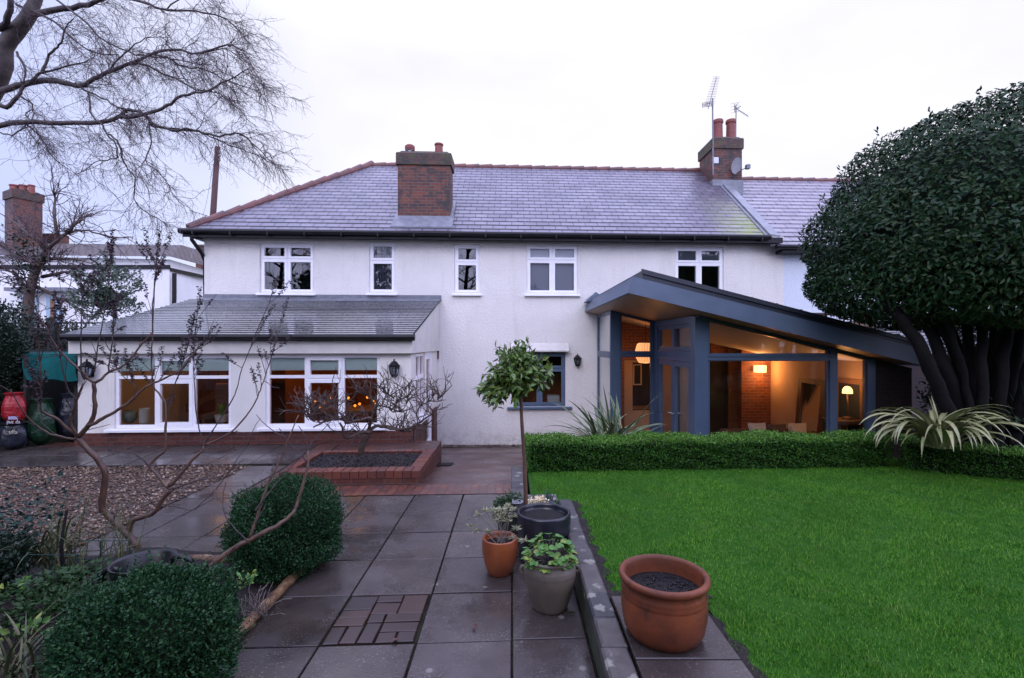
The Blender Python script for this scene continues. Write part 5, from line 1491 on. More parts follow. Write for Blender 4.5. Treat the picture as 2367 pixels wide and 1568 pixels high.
mb = MB(); mb.tube([at(474, 540, 22), at(474, 497, 22)], .018, 5); mb.build('mast', M['aerial'], t)
mb = MB(); mb.tube([at(437, 486, 22), at(490, 503, 22)], .016, 5)
for k in range(6): mb.tube([at(445 + 8 * k, 486 + 2.6 * k, 22), at(445 + 8 * k, 493 + 2.6 * k, 22)], .009, 4)
mb.build('boom', M['aerial'], t)

# ------------------------------------------------------------------ neighbours
nb = thing('neighbour_house', 'pale blue roughcast house joined on the right, mostly behind the clipped tree', 'house', (9, 12.8, -.6))
mb = MB(); mb.quad(sk(6.972, HB + .01, -.85), sk(18, HB + .01, -.85), sk(18, HB + .01, 4.5), sk(6.972, HB + .01, 4.5)); mb.build('wall', M['bluewhite'], nb)
mb = MB()
dz = -.24
for i in range(18):
    y0 = EY + (RY - EY) * i / 18; y1 = EY + (RY - EY) * (i + 1) / 18
    mb.quad(sk(XP, y0, rz(y0) + dz + .02), sk(18, y0, rz(y0) + dz + .02), sk(18, y1, rz(y1) + dz), sk(XP, y1, rz(y1) + dz))
    mb.quad(sk(XP, y0, rz(y0) + dz - .004), sk(18, y0, rz(y0) + dz - .004), sk(18, y0, rz(y0) + dz + .02), sk(XP, y0, rz(y0) + dz + .02))
mb.quad(sk(XP, RY, RZ + dz), sk(18, RY, RZ + dz), sk(18, 2 * RY - EY, EZ), sk(XP, 2 * RY - EY, EZ))
ro = mb.build('roof', M['slateN'], nb)
ridge_run(sk(7.0, RY, RZ + dz - .03), sk(17, RY, RZ + dz - .03), 24, .1, 'ridge_tile', ro)
mb = MB(); mb.tube([sk(XP + .1, EY - .05, EZ + dz - .02), sk(18, EY - .05, EZ + dz - .02)], .06, 8); mb.box(XP + .3, 18, EY + .02, HB, EZ + dz - .14, EZ + dz - .06, sk); mb.build('gutter', M['black'], nb)
mb = MB()                                        # neighbour's low slate lean-to and white box seen between the trunks
xa, xb = 8.2, 17
for i in range(10):
    t0, t1 = i / 10, (i + 1) / 10
    mb.quad(sk(xa, 10.6 + 1.5 * t0, 1.55 + .75 * t0 + .012), sk(xb, 10.6 + 1.5 * t0, 1.55 + .75 * t0 + .012), sk(xb, 10.6 + 1.5 * t1, 1.55 + .75 * t1), sk(xa, 10.6 + 1.5 * t1, 1.55 + .75 * t1))
mb.quad(sk(xa, 10.7, -.8), sk(xb, 10.7, -.8), sk(xb, 10.7, 1.56), sk(xa, 10.7, 1.56), 1)
mb.box(7.0, 17, 12.0, 12.19, 2.32, 2.5, sk, 2); mb.tube([sk(7.0, 11.95, 2.62), sk(17, 11.95, 2.62)], .04, 6, 1)
mb.build('lean_to', [M['slate2'], M['brickdark'], M['upvc']], nb)

fhm = thing('far_house', 'white house with brown tiled roof beyond the left boundary', 'house', (-20, 22, 0))
mb = MB()
Y_ = 22.0
def fp_(u, v, y=22.0): return at(u, v, y)
x1_ = at(392, 600, 22).x
mb.quad((-32, Y_, -.8), (x1_, Y_, -.8), (x1_, Y_, at(392, 600, 22).z), (-32, Y_, at(0, 583, 22).z))
mb.quad((x1_, Y_, -.8), (x1_ - .3, 27, -.8), (x1_ - .3, 27, at(465, 640, 27).z), (x1_, Y_, at(392, 600, 22).z))
mb.build('wall', M['farwhite'], fhm)
mb = MB()
zr, ze = at(200, 562, 24).z, at(200, 588, 21.6).z
mb.quad((-32, 21.6, ze + .05), (x1_ + .3, 21.6, ze - .1), (x1_ - .8, 24, zr - .1), (-32, 24, zr + .1), 0)
mb.quad((x1_ + .3, 21.6, ze - .1), (x1_ + .1, 32, ze - .1), (x1_ - .8, 32, zr - .1), (x1_ - .8, 24, zr - .1), 0)
mb.build('roof', M['brown_tile'], fhm)
mb = MB(); mb.box(-32, x1_ + .05, 21.93, 21.99, at(200, 622, 22).z, at(200, 613, 22).z); mb.box(x1_ + .002, x1_ + .05, 22, 27, at(392, 627, 22).z, at(392, 619, 22).z)
mb.tube([at(403, 632, 22), at(403, 690, 22), at(399, 760, 22)], .09, 8); mb.build('gutter', M['black'], fhm)
M['palebluepaint'] = pmat('pale_blue_paint', (0.35, 0.5, 0.62), None, 4, 0.5)
for (u0, u1) in ((52, 88), (110, 142)):
    mb = MB(); a, b_ = at(u0, 752, 21.97), at(u1, 686, 21.97)
    mb.box(a.x, b_.x, 21.9, 21.985, a.z, b_.z); mo = mb.build('window', M['palebluepaint'], fhm)
    mb = MB(); mb.box(a.x + .22, b_.x - .22, 21.86, 21.895, a.z + .1, b_.z - .1); mb.build('pane', M['midwood'], mo)
mb = MB(); a = at(30, 676, 21.8); mb.box(a.x, at(172, 660, 21.8).x, 21.4, 21.99, a.z + .02, a.z + .18); mb.build('porch_roof', M['lead'], fhm)
mb = MB(); mb.box(at(-40, 0, 23).x, at(-38, 0, 23).x, 23, 23.3, 2, 3); 
# its chimney, turned a quarter
def rotbox(mb, c, hx, hy, z0, z1, a):
    ca, sa = math.cos(a), math.sin(a)
    mb.box(-hx, hx, -hy, hy, z0, z1, lambda x, y, z: (c.x + x * ca - y * sa, c.y + x * sa + y * ca, z))
c = at(55, 500, 23.4); ang = math.radians(-28)
zt = at(40, 441, 23).z; zb_ = at(40, 560, 23).z
mb = MB(); rotbox(mb, c, .50, .52, zb_ - .6, zt - .4, ang); co = mb.build('chimney', M['brickold'], fhm)
mb = MB(); rotbox(mb, c, .56, .58, zt - .4, zt, ang); rotbox(mb, c, .42, .44, zt, zt + .06, ang); mb.build('chimney_cap', M['brickcap'], co)
for (uu, rr_) in ((34, .19), (54, .16), (73, .13)):
    p = at(uu, 441, 23.3); chimney_pot(co, (p.x, p.y, zt), rr_, .36)
c2 = at(128, 545, 24.5)
mb = MB(); rotbox(mb, c2, .42, .3, c2.z - .8, c2.z + .05, 0); mb.build('chimney', M['brickold'], fhm)
mb = MB(); c2 = at(466, 590, 29); mb.box(c2.x - .35, c2.x + .6, 29, 29.6, 4, c2.z + .5)
t = thing('far_chimney', 'small red brick chimney peeping past the house corner under the gutter', 'chimney', (c2.x, 29, 4)); mb.build('stack', M['brickold'], t)
mb = MB(); mb.box(c2.x - .4, c2.x + .65, 28.95, 29.65, c2.z + .5, c2.z + .62); mb.build('cap', M['brickcap'], t)

# ------------------------------------------------------------------ left boundary: fence, store, bags
fe = thing('garden_fence', 'dark wooden fence with trellis top behind the teal awning', 'fence', (-9.5, 10.4, 0))
mb = MB(); xF0, xF1 = -13.5, -7.75
x = xF0
while x < xF1:
    mb.box(x, x + .142, 10.4, 10.42, 0, 1.75 + random.uniform(-.01, .01)); x += .145
mb.build('board_panel', M['fence'], fe)
mb = MB()
for zz in (1.9, 2.1, 2.3): mb.box(xF0, xF1, 10.39, 10.41, zz, zz + .03)
x = xF0
while x < xF1:
    mb.box(x, x + .025, 10.415, 10.43, 1.75, 2.33); x += .2
mb.build('trellis', M['fence'], fe)
for x in (-13.4, -11.6, -9.8, -7.9):
    mb = MB(); mb.box(x, x + .1, 10.3, 10.385, 0, 2.42); mb.build('post', M['fence'], fe)
lf_ = thing('garden_fence', 'dark board fence running along the left edge of the garden', 'fence', (-9.6, 6, 0))
mb = MB()
y = 2.0
while y < 10.3:
    mb.box(-10.6, -10.58, y, y + .142, 0, 1.9); y += .145
mb.build('board_panel', M['fence'], lf_)
for y in (4, 6, 8): 
    mb = MB(); mb.box(-10.575, -10.48, y, y + .1, 0, 2.0); mb.build('post', M['fence'], lf_)

aw = thing('canvas_awning', 'teal canvas cover over a dark store at the left end of the lean-to', 'awning', (-8.2, 8.7, .1))
mb = MB()
A_ = [at(54, 820, 9.0), at(179, 818, 8.75), at(178, 880, 8.45), at(62, 878, 8.55)]
n = 10
for i in range(n):
    for j in range(6):
        def q(i, j):
            a, b_ = i / n, j / 6
            p = A_[0].lerp(A_[1], a).lerp(A_[3].lerp(A_[2], a), b_)
            return p + Vector((0, -.05 * math.sin(b_ * 3.14) + .015 * math.sin(a * 14), -.02 * math.sin(a * 6.28 * 1.5) * b_))
        mb.quad(q(i, j), q(i + 1, j), q(i + 1, j + 1), q(i, j + 1))
mb.build('canvas', M['teal'], aw, True)
mb = MB(); mb.quad(A_[0], A_[1], at(179, 813, 9.6), at(54, 813, 9.6)); mb.build('canvas_top', M['teal'], aw)
for uu in (60, 177):
    mb = MB(); p = at(uu, 1030, 8.72); mb.box(p.x - .025, p.x + .025, 8.7, 8.75, 0, at(uu, 822, 8.75).z); mb.build('post', M['fence'], aw)
mb = MB(); mb.quad(at(40, 1040, 9.9), at(182, 1040, 9.9), at(182, 810, 9.9), at(40, 810, 9.9)); mb.build('back_board', M['fence'], aw)

def bag(name, c, rx, ry, h, mat, label, pinch=.4, kind='bag'):
    mb = MB(); n, m = 22, 12
    rows = []
    for i in range(m + 1):
        t_ = i / m
        prof = (math.sin(min(1, t_ * 3.2) * 1.57) * (1 if t_ < .62 else 1 - (t_ - .62) / .38 * (1 - pinch)))
        if t_ > .93: prof = pinch * 1.5
        rows.append([Vector((c[0] + rx * prof * math.cos(q) * (1 + .09 * math.sin(5 * q + 3 * t_) + .06 * math.sin(9 * q - 7 * t_)), c[1] + ry * prof * math.sin(q) * (1 + .08 * math.sin(4 * q + 5 * t_)), c[2] + h * t_)) for q in [2 * math.pi * k / n for k in range(n)]])
    for i in range(m):
        for k in range(n):
            j = (k + 1) % n; mb.quad(rows[i][k], rows[i][j], rows[i + 1][j], rows[i + 1][k])
    mb.poly(rows[-1])
    t = thing(name, label, kind, c); mb.build('sack', mat, t, True)
    return t
def text(body, loc, size, mat, parent, rz_=0.0, name='lettering'):
    cu = bpy.data.curves.new(name, 'FONT'); cu.body = body; cu.size = size; cu.align_x = 'CENTER'; cu.extrude = .003
    o = bpy.data.objects.new(name, cu); COL.objects.link(o)
    o.rotation_euler = (math.radians(90), 0, rz_); o.location = loc
    bpy.context.view_layer.update()
    me = bpy.data.meshes.new_from_object(o.evaluated_get(bpy.context.evaluated_depsgraph_get()))
    me.transform(o.matrix_world); COL.objects.unlink(o); bpy.data.objects.remove(o)
    me.materials.clear(); me.materials.append(mat)
    return link(name, me, parent)
YB = 8.3
p = at(33, 982, YB)
tb = bag('compost_bag', (p.x, YB, p.z), .165, .14, at(33, 908, YB).z - p.z, M['redbag'], 'bright red plastic sack with white lettering by the left fence', .55)
mb = MB(); a, b_ = at(17, 968, YB - .17), at(40, 959, YB - .17)
q0, q1 = at(19, 967, YB - .185), at(38, 959, YB - .185); mb.box(q0.x, q1.x, YB - .19, YB - .17, q0.z, q1.z); 
mb2 = MB(); q0, q1 = at(19, 968, YB - .2), at(38, 960, YB - .2)
lab_ = MB(); lab_.box(at(18, 0, YB - .2).x, at(39, 0, YB - .2).x, YB - .195, YB - .185, at(0, 966, YB).z, at(0, 959, YB).z)
lab_.build('label_band', M['ink2'], tb)
text('puc da', (at(31, 0, YB - .2).x, YB - .2, at(0, 979, YB - .2).z), .085, M['ink'], tb)
p2 = at(30, 1040, YB - .02)
tk = bag('compost_bag', (p2.x, YB - .02, 0.06), .2, .16, p.z - .02, M['blackbag'], 'black plastic sack with cream lettering under the red sack', .7)
text('ulfa', (at(31, 0, YB - .22).x, YB - .225, at(0, 1003, YB - .22).z), .1, M['ink3'], tk)
p = at(82, 1000, 8.5); bag('plastic_sack', (p.x, 8.6, .06), .21, .2, at(82, 922, 8.6).z - .06, M['greenbag'], 'green plastic sack under the teal awning, right of the red sack', .5)
p = at(125, 1000, 8.6); bag('plastic_sack', (p.x, 8.95, .06), .24, .2, at(125, 910, 8.9).z - .06, M['blackbag'], 'shiny black sack under the teal awning, right of the green sack', .45)

# ------------------------------------------------------------------ brick planter
pt = thing('brick_planter', 'low rectangular red brick planter with bark mulch on the terrace', 'planter', (-2.2, 7.2, 0))
PX0, PX1 = -3.09, -1.235
PY0, PY1 = 6.62, 7.93                            # offsets on the sloping wall line
mb = MB()
mb.box(PX0 + .012, PX1 - .012, PY0 + .012, PY1, -.45, .068, sk, 0)
b1 = mb.build('base_course', M['brickred'], pt)
mb = MB()
cw_ = .112
n = 16
xs_ = [PX0 + (PX1 - PX0) * i / n for i in range(n + 1)]
for i in range(n):
    j = random.uniform(-.003, .003)
    mb.bbox(xs_[i] + .004, xs_[i + 1] - .004, PY0 + j, PY0 + cw_ + .1, .072, .174 + j, .008, sk)
    mb.bbox(xs_[i] + .004, xs_[i + 1] - .004, PY1 - cw_, PY1 + j, .072, .174 + j, .008, sk)
n = 11
ysx = [PY0 + cw_ + .1 + (PY1 - PY0 - 2 * cw_ - .1) * i / n for i in range(n + 1)]
for i in range(n):
    j = random.uniform(-.003, .003)
    for (xa_, xb_) in ((PX0 + j, PX0 + cw_), (PX1 - cw_ - .06, PX1 + j)):
        mb.bbox(xa_, xb_, ysx[i] + .004, ysx[i + 1] - .004, .072, .174 + j, .008, sk)
M['headerbrick'] = leafmat('header_brick', [(0.115, 0.038, 0.026), (0.16, 0.052, 0.032), (0.085, 0.031, 0.025), (0.135, 0.045, 0.03)], 0.45, .3)
mb.build('coping', M['headerbrick'], pt)
mb = MB(); mb.quad(sk(PX0 + .05, PY0 + .05, .125), sk(PX1 - .05, PY0 + .05, .125), sk(PX1 - .05, PY1 - .05, .125), sk(PX0 + .05, PY1 - .05, .125)); so_ = mb.build('soil', M['soil'], pt)
def mpt():
    x = random.uniform(PX0 + .13, PX1 - .18); yo = random.uniform(PY0 + .22, PY1 - .12); return (x, yo + SL * x)
o = stones('mulch', mpt, 3000, .012, .032, lambda x, y: .125, M['mulch']); adopt(o, pt)

# ------------------------------------------------------------------ branching helpers
def smooth_path(pts, sub=3, jit=0.0):
    pts = [Vector(p) for p in pts]; out = []
    for i in range(len(pts) - 1):
        p0, p1, p2, p3 = pts[max(i - 1, 0)], pts[i], pts[i + 1], pts[min(i + 2, len(pts) - 1)]
        for k in range(sub):
            t = k / sub
            out.append(.5 * ((2 * p1) + (p2 - p0) * t + (2 * p0 - 5 * p1 + 4 * p2 - p3) * t * t + (3 * p1 - p0 - 3 * p2 + p3) * t ** 3) + Vector([random.uniform(-jit, jit) for _ in range(3)]))
    out.append(pts[-1])
    return out
def taper(n, r0, r1): return [r0 + (r1 - r0) * (i / max(1, n - 1)) for i in range(n)]
def rv(s=1.0): return Vector((random.gauss(0, s), random.gauss(0, s), random.gauss(0, s)))
def grow(start, d, length, seg, wig, grav, d_jit=None):
    p = Vector(start); d = Vector(d).normalized(); out = [p.copy()]
    for i in range(seg):
        d = (d + rv(wig) + Vector((0, 0, grav))).normalized(); p = p + d * (length / seg); out.append(p.copy())
    return out

# ------------------------------------------------------------------ birch overhanging from the left
def Z1(x, y): return (x * .3622, y * .3622)
bt = thing('birch_tree', 'bare birch whose fine drooping twigs fill the upper left sky', 'tree', (-9.3, 7.2, 0))
trunk = MB(); limbs = MB(); twig = MB()
def P1(pts, y0, y1):
    n = len(pts); return [at(*Z1(*q), y0 + (y1 - y0) * i / (n - 1) + random.uniform(-.06, .06)) for i, q in enumerate(pts)]
tr = [(-9.6, 7.4, -.2), (-9.3, 7.35, 1.5), at(-260, 560, 7.3), at(-90, 330, 7.2), at(*Z1(0, 470), 7.1), at(*Z1(30, 300), 7.05), at(*Z1(170, 120), 7.0), at(*Z1(225, 0), 7.0), at(*Z1(300, -240), 7.0), at(*Z1(420, -600), 7.0)]
pth = smooth_path(tr, 4); trunk.tube(pth, [q * (1 + random.uniform(-.05, .05)) for q in taper(len(pth), .18, .045)], 12)
BR = [
 ([(-300, 760), (0, 590), (150, 535), (280, 512), (400, 525), (520, 545), (600, 505), (700, 460), (820, 410), (960, 350), (1100, 320), (1290, 340), (1450, 290), (1560, 330)], 7.1, 6.3, .055, .006),
 ([(-400, 900), (0, 800), (150, 780), (400, 785), (640, 780), (760, 750), (800, 705), (880, 712), (930, 740)], 6.9, 6.5, .045, .016),
 ([(760, 750), (850, 748), (1000, 705), (1090, 660), (1160, 610), (1290, 590), (1400, 540), (1500, 490), (1600, 430)], 6.55, 6.2, .03, .005),
 ([(930, 740), (1000, 800), (1100, 830), (1200, 822), (1300, 850), (1400, 870), (1500, 850), (1550, 862), (1640, 940), (1700, 1000), (1760, 1050)], 6.5, 6.1, .024, .004),
 ([(950, 790), (1010, 815), (1150, 828), (1260, 840), (1380, 890), (1500, 940), (1620, 980), (1690, 1020)], 6.5, 6.3, .016, .004),
 ([(190, 105), (400, 60), (560, 30), (660, -10), (800, -60)], 7.0, 6.6, .05, .02),
 ([(0, 190), (50, 120), (70, 30), (40, -60)], 6.9, 6.7, .05, .03),
 ([(-60, 640), (40, 688), (110, 610), (155, 560), (250, 470), (320, 455), (480, 410), (560, 395)], 7.0, 6.7, .04, .007),
 ([(260, 470), (300, 370), (350, 310), (390, 270), (420, 180), (470, 120)], 6.9, 6.6, .022, .006),
 ([(640, -60), (850, 0), (960, 35), (1060, 60), (1250, 70), (1380, 95), (1480, 150), (1540, 220)], 6.7, 6.2, .024, .005),
 ([(640, 785), (680, 850), (740, 920), (750, 1000), (680, 1020), (600, 1045), (500, 1110)], 6.55, 6.3, .016, .004),
 ([(690, 855), (740, 895), (770, 960), (800, 1060), (860, 1140), (850, 1230), (900, 1330), (1000, 1390), (1060, 1430)], 6.5, 6.2, .014, .004),
 ([(160, 790), (220, 840), (270, 900), (340, 1000), (440, 1080)], 6.8, 6.6, .014, .004),
 ([(940, 780), (965, 900), (930, 1030), (1000, 1090), (1060, 1150), (1110, 1260)], 6.5, 6.3, .012, .003),
 ([(820, 412), (920, 412), (1000, 450), (1110, 500), (1250, 570), (1400, 600), (1500, 680), (1560, 740)], 6.7, 6.3, .018, .004),
 ([(490, 540), (570, 590), (680, 640), (770, 690), (830, 700)], 6.8, 6.6, .016, .006),
 ([(110, 330), (160, 440), (150, 540)], 6.95, 6.9, .02, .012),
 ([(100, 30), (330, 130), (480, 260), (620, 340), (760, 350)], 7.0, 6.5, .02, .005),
 ([(300, -40), (520, 120), (640, 240), (820, 330), (960, 360), (1130, 380), (1300, 420)], 6.9, 6.4, .018, .004),
 ([(700, 440), (800, 340), (860, 280), (960, 240), (1050, 240)], 6.7, 6.5, .014, .004),
 ([(970, 350), (1060, 370), (1180, 430), (1300, 440), (1420, 500), (1580, 560), (1650, 590)], 6.5, 6.2, .014, .004),
 ([(560, 590), (570, 680), (600, 760), (640, 785)], 6.7, 6.6, .014, .01),
 ([(130, 615), (190, 650), (210, 700), (170, 720), (190, 780), (240, 850), (250, 930)], 6.9, 6.7, .014, .004),
 ([(1060, 60), (1200, -30), (1330, -60)], 6.4, 6.2, .012, .004),
 ([(1290, 340), (1400, 310), (1480, 330), (1600, 420), (1660, 530)], 6.4, 6.2, .008, .003),
 ([(0, 850), (80, 860), (150, 820), (160, 785)], 6.9, 6.8, .012, .008),
]
for (pts, y0, y1, r0, r1) in BR:
    pth = smooth_path(P1(pts, y0, y1), 3, .012)
    limbs.tube(pth, taper(len(pth), r0 * .85, r1), 6)
    n = len(pth)
    tot = sum((pth[i + 1] - pth[i]).length for i in range(n - 1))
    cnt = int(tot * 14)
    for _ in range(cnt):
        f = random.uniform(.1, 1) ** .8; i = min(n - 2, int(f * (n - 1))); p = pth[i].lerp(pth[i + 1], random.random())
        if p.z < 3.0 and random.random() < .5: continue
        d = (pth[i + 1] - pth[i]).normalized()
        sd2 = (d * random.uniform(.2, 1.0) + Vector((random.uniform(.0, .6), random.gauss(0, .7), random.gauss(-.05, .55)))).normalized()
        L2 = random.uniform(.25, .8)
        q = grow(p, sd2, L2, 6, .28, -.06)
        twig.tube(q, taper(len(q), .0038, .0018), 3, caps=False)
        for _ in range(random.randint(4, 8)):
            k = random.randint(1, 4); b_ = q[k].lerp(q[k + 1], random.random()) if k < 5 else q[k]
            dd = ((q[k] - q[k - 1]).normalized() * .6 + Vector((random.uniform(-.2, .5), random.gauss(0, .5), -.45 + random.gauss(0, .35))))
            w2 = grow(b_, dd, random.uniform(.12, .42), 5, .3, -.08)
            twig.tube(w2, taper(len(w2), .0019, .0012), 3, caps=False)
            for _ in range(2):
                k2 = random.randint(1, 4); w3 = grow(w2[k2], (w2[k2] - w2[k2 - 1]).normalized() + rv(.55), random.uniform(.05, .15), 3, .25, -.05)
                twig.tube(w3, [.0015, .0013, .0012, .001], 3, caps=False)
trunk.build('trunk', M['birchbark'], bt, True); limbs.build('limb', M['birchbark'], bt, True); twig.build('twigs', M['birchtwig'], bt)

# ------------------------------------------------------------------ foreground bare shrub with dark seed heads
sh = thing('bare_shrub', 'big leafless shrub with tan stems and dark seed heads in the left foreground', 'shrub', (-3.35, 4.4, .05))
stem = MB(); tw = MB(); sP, sD = [], []
SB = [
 ([(322, 1275), (313, 1258), (280, 1222), (248, 1189), (235, 1172), (241, 1125), (243, 1096), (230, 1070), (217, 1053), (196, 1032), (181, 1012)], 4.4, 4.25, .034, .024),
 ([(181, 1012), (200, 990), (214, 969), (219, 947), (218, 915), (217, 885)], 4.25, 4.2, .022, .017),
 ([(217, 885), (200, 872), (192, 862), (165, 838), (141, 813), (120, 785), (109, 762), (90, 730), (72, 697), (62, 670)], 4.2, 4.0, .013, .004),
 ([(217, 885), (235, 876), (250, 862), (290, 842), (320, 805), (352, 768)], 4.2, 4.3, .014, .007),
 ([(352, 768), (353, 704), (358, 650), (362, 603)], 4.3, 4.35, .007, .004),
 ([(250, 862), (252, 838), (258, 800), (262, 770), (262, 720)], 4.22, 4.3, .008, .004),
 ([(196, 878), (188, 860), (187, 800), (188, 745), (189, 690), (190, 660)], 4.2, 4.1, .008, .003),
 ([(218, 860), (226, 800), (240, 735), (254, 630), (258, 580)], 4.3, 4.5, .007, .003),
 ([(181, 1012), (172, 995), (163, 976), (172, 945), (178, 922), (192, 887)], 4.25, 4.1, .016, .009),
 ([(178, 922), (160, 905), (148, 870), (140, 830), (134, 790), (130, 740)], 4.1, 4.0, .008, .003),
 ([(178, 1005), (155, 990), (134, 969), (110, 958), (95, 947), (96, 905), (96, 875), (91, 820), (88, 770)], 4.25, 3.9, .014, .004),
 ([(174, 1016), (140, 1010), (112, 1001), (85, 985), (60, 960), (40, 930), (25, 900)], 4.25, 3.9, .012, .003),
 ([(205, 985), (230, 972), (254, 958), (285, 940), (308, 922), (330, 900), (355, 886), (390, 870), (417, 856), (439, 828), (460, 800)], 4.22, 4.4, .018, .005),
 ([(308, 922), (312, 905), (312, 893), (285, 870), (262, 840)], 4.3, 4.3, .008, .003),
 ([(318, 1262), (303, 1240), (299, 1232), (306, 1204), (335, 1194), (360, 1182), (375, 1155), (396, 1132)], 4.4, 4.4, .028, .02),
 ([(396, 1132), (382, 1121), (365, 1100), (348, 1081), (350, 1070), (365, 1055), (381, 1041), (383, 1000), (384, 965), (382, 933), (368, 910), (355, 893), (351, 840), (352, 784), (356, 700), (362, 603), (365, 560)], 4.4, 4.5, .018, .003),
 ([(384, 965), (384, 940), (400, 900), (415, 860), (430, 815), (440, 770)], 4.45, 4.5, .008, .003),
 ([(348, 1081), (332, 1066), (312, 1049), (285, 1044), (254, 1038), (240, 1020)], 4.4, 4.3, .009, .003),
 ([(389, 1126), (420, 1095), (445, 1062), (468, 1042), (471, 1031)], 4.4, 4.45, .017, .011),
 ([(471, 1031), (505, 1016), (536, 998), (562, 970), (580, 947), (595, 918), (605, 893), (618, 855), (627, 828), (640, 780), (652, 735)], 4.45, 4.6, .010, .003),
 ([(471, 1031), (460, 990), (453, 947), (449, 880), (448, 820), (452, 760), (457, 711)], 4.45, 4.5, .007, .003),
 ([(475, 1022), (505, 975), (536, 925), (550, 890), (560, 850), (580, 800), (600, 750), (622, 700), (632, 672)], 4.45, 4.7, .007, .003),
 ([(396, 1132), (430, 1120), (463, 1108), (500, 1105), (535, 1085), (565, 1060)], 4.42, 4.6, .009, .003),
 ([(386, 1168), (410, 1172), (432, 1178), (450, 1178)], 4.4, 4.45, .007, .004),
 ([(450, 1178), (490, 1140), (520, 1105), (550, 1060), (580, 1020)], 4.45, 4.55, .005, .003),
 ([(462, 1345), (472, 1326), (504, 1294), (535, 1272), (572, 1250), (623, 1225), (650, 1210), (670, 1193), (682, 1178), (688, 1160), (702, 1114), (711, 1080), (712, 1042)], 3.3, 3.6, .024, .009),
 ([(712, 1042), (705, 1010), (690, 985)], 3.6, 3.6, .007, .003),
 ([(711, 1070), (690, 1045), (665, 1020), (645, 990)], 3.6, 3.6, .006, .003),
 ([(576, 1246), (592, 1200), (608, 1150), (625, 1105), (648, 1060), (668, 1010), (690, 960)], 3.4, 3.6, .014, .004),
 ([(590, 1180), (620, 1140), (650, 1105), (700, 1050), (740, 1000), (790, 950)], 3.42, 3.7, .006, .003),
 ([(300, 1245), (260, 1262), (220, 1290), (180, 1300)], 4.3, 4.0, .007, .003),
 ([(572, 1250), (545, 1225), (520, 1190), (515, 1150), (522, 1115)], 3.38, 3.5, .005, .003),
]
tips = []
for (pts, y0, y1, r0, r1) in SB:
    n0 = len(pts)
    pth = smooth_path([at(u, v, y0 + (y1 - y0) * i / (n0 - 1)) for i, (u, v) in enumerate(pts)], 3, .003)
    mb = stem if r0 > .0095 else tw
    mb.tube(pth, [q * .88 * (1 + random.uniform(-.07, .09)) for q in taper(len(pth), r0, r1)], 8 if r0 > .0095 else 5)
    if r1 <= .005: tips.append(pth)
    for _ in range(3 if r0 > .01 else 1):        # stubs and side shoots
        i = random.randint(2, len(pth) - 2); q = grow(pth[i], (pth[i + 1] - pth[i - 1]).normalized() + rv(.7), random.uniform(.05, .3), 4, .1, .06)
        tw.tube(q, taper(len(q), .004, .002), 4)
def seedhead(p0, d, L_):
    m = int(L_ * 95)
    for k in range(m):
        f = k / m; p = p0 + d * (L_ * f)
        for s in (-1, 1, 0):
            a = random.uniform(0, 6.28); sP.append(p + rv(.004)); sD.append((math.cos(a), math.sin(a), random.uniform(-.6, .5)))
for pth in tips:
    d = (pth[-1] - pth[-4]).normalized()
    top = pth[-1].z
    if top < 1.55: continue
    seedhead(pth[-2], d, random.uniform(.16, .3))
    for _ in range(random.randint(6, 9)):
        i = random.randint(int(len(pth) * .5), len(pth) - 2)
        sd2 = (d + rv(.45)).normalized(); sd2.z = abs(sd2.z)
        q = grow(pth[i], sd2, random.uniform(.1, .32), 5, .07, .06)
        tw.tube(q, taper(len(q), .0032, .002), 4)
        seedhead(q[3], (q[-1] - q[-2]).normalized(), random.uniform(.08, .2))
stem.build('stem', M['shrubbark'], sh, True); tw.build('twigs', M['shrubtwig'], sh)
sP, sD = np.array([tuple(p) for p in sP]), np.array(sD)
leaves('seed_heads', sP, sD, rng.uniform(.013, .032, len(sP)), rng.uniform(.009, .019, len(sP)), M['seed'], sh)

# ------------------------------------------------------------------ gnarled tree in the planter
ac = thing('gnarled_tree', 'small bare gnarled tree spreading flat over the brick planter', 'tree', at(838, 1045, 7.3))
tk = MB(); tg = MB()
def Z3(x, y): return (568.2 + x * .3624, 520.9 + y * .3624)
LB = [([(735, 1460), (742, 1420), (765, 1360), (790, 1305)], 7.3, 7.25, .062, .045),
 ([(795, 1320), (740, 1322), (700, 1335), (655, 1355), (630, 1350), (618, 1300), (600, 1260)], 7.25, 6.9, .034, .014),
 ([(780, 1320), (790, 1270), (800, 1230), (740, 1240), (650, 1262), (620, 1240), (570, 1235), (500, 1255), (430, 1290)], 7.25, 6.8, .032, .010),
 ([(800, 1300), (830, 1280), (880, 1288), (950, 1300), (1000, 1302), (1060, 1285), (1100, 1265), (1140, 1235), (1180, 1210), (1240, 1140)], 7.25, 7.0, .034, .008),
 ([(800, 1300), (860, 1280), (950, 1290), (1020, 1320), (1100, 1290), (1160, 1345)], 7.25, 7.4, .022, .006),
 ([(795, 1240), (815, 1180), (820, 1140), (790, 1100), (750, 1075), (700, 1060)], 7.25, 7.3, .020, .006),
 ([(815, 1180), (850, 1150), (910, 1165), (940, 1190), (1000, 1180)], 7.25, 7.3, .016, .006),
 ([(650, 1262), (600, 1200), (560, 1140), (520, 1120), (470, 1140)], 6.95, 6.9, .014, .005),
 ([(560, 1235), (500, 1200), (440, 1190), (400, 1240), (370, 1180)], 6.9, 6.8, .014, .004),
 ([(500, 1255), (430, 1250), (390, 1210), (365, 1170)], 6.85, 6.7, .010, .004),
 ([(1000, 1180), (1030, 1120), (1010, 1060), (1040, 1010)], 7.3, 7.3, .009, .003),
 ([(940, 1190), (960, 1120), (900, 1080), (880, 1030)], 7.3, 7.3, .009, .003),
 ([(1100, 1265), (1090, 1190), (1130, 1140), (1200, 1120), (1260, 1090)], 7.1, 7.0, .012, .003)]
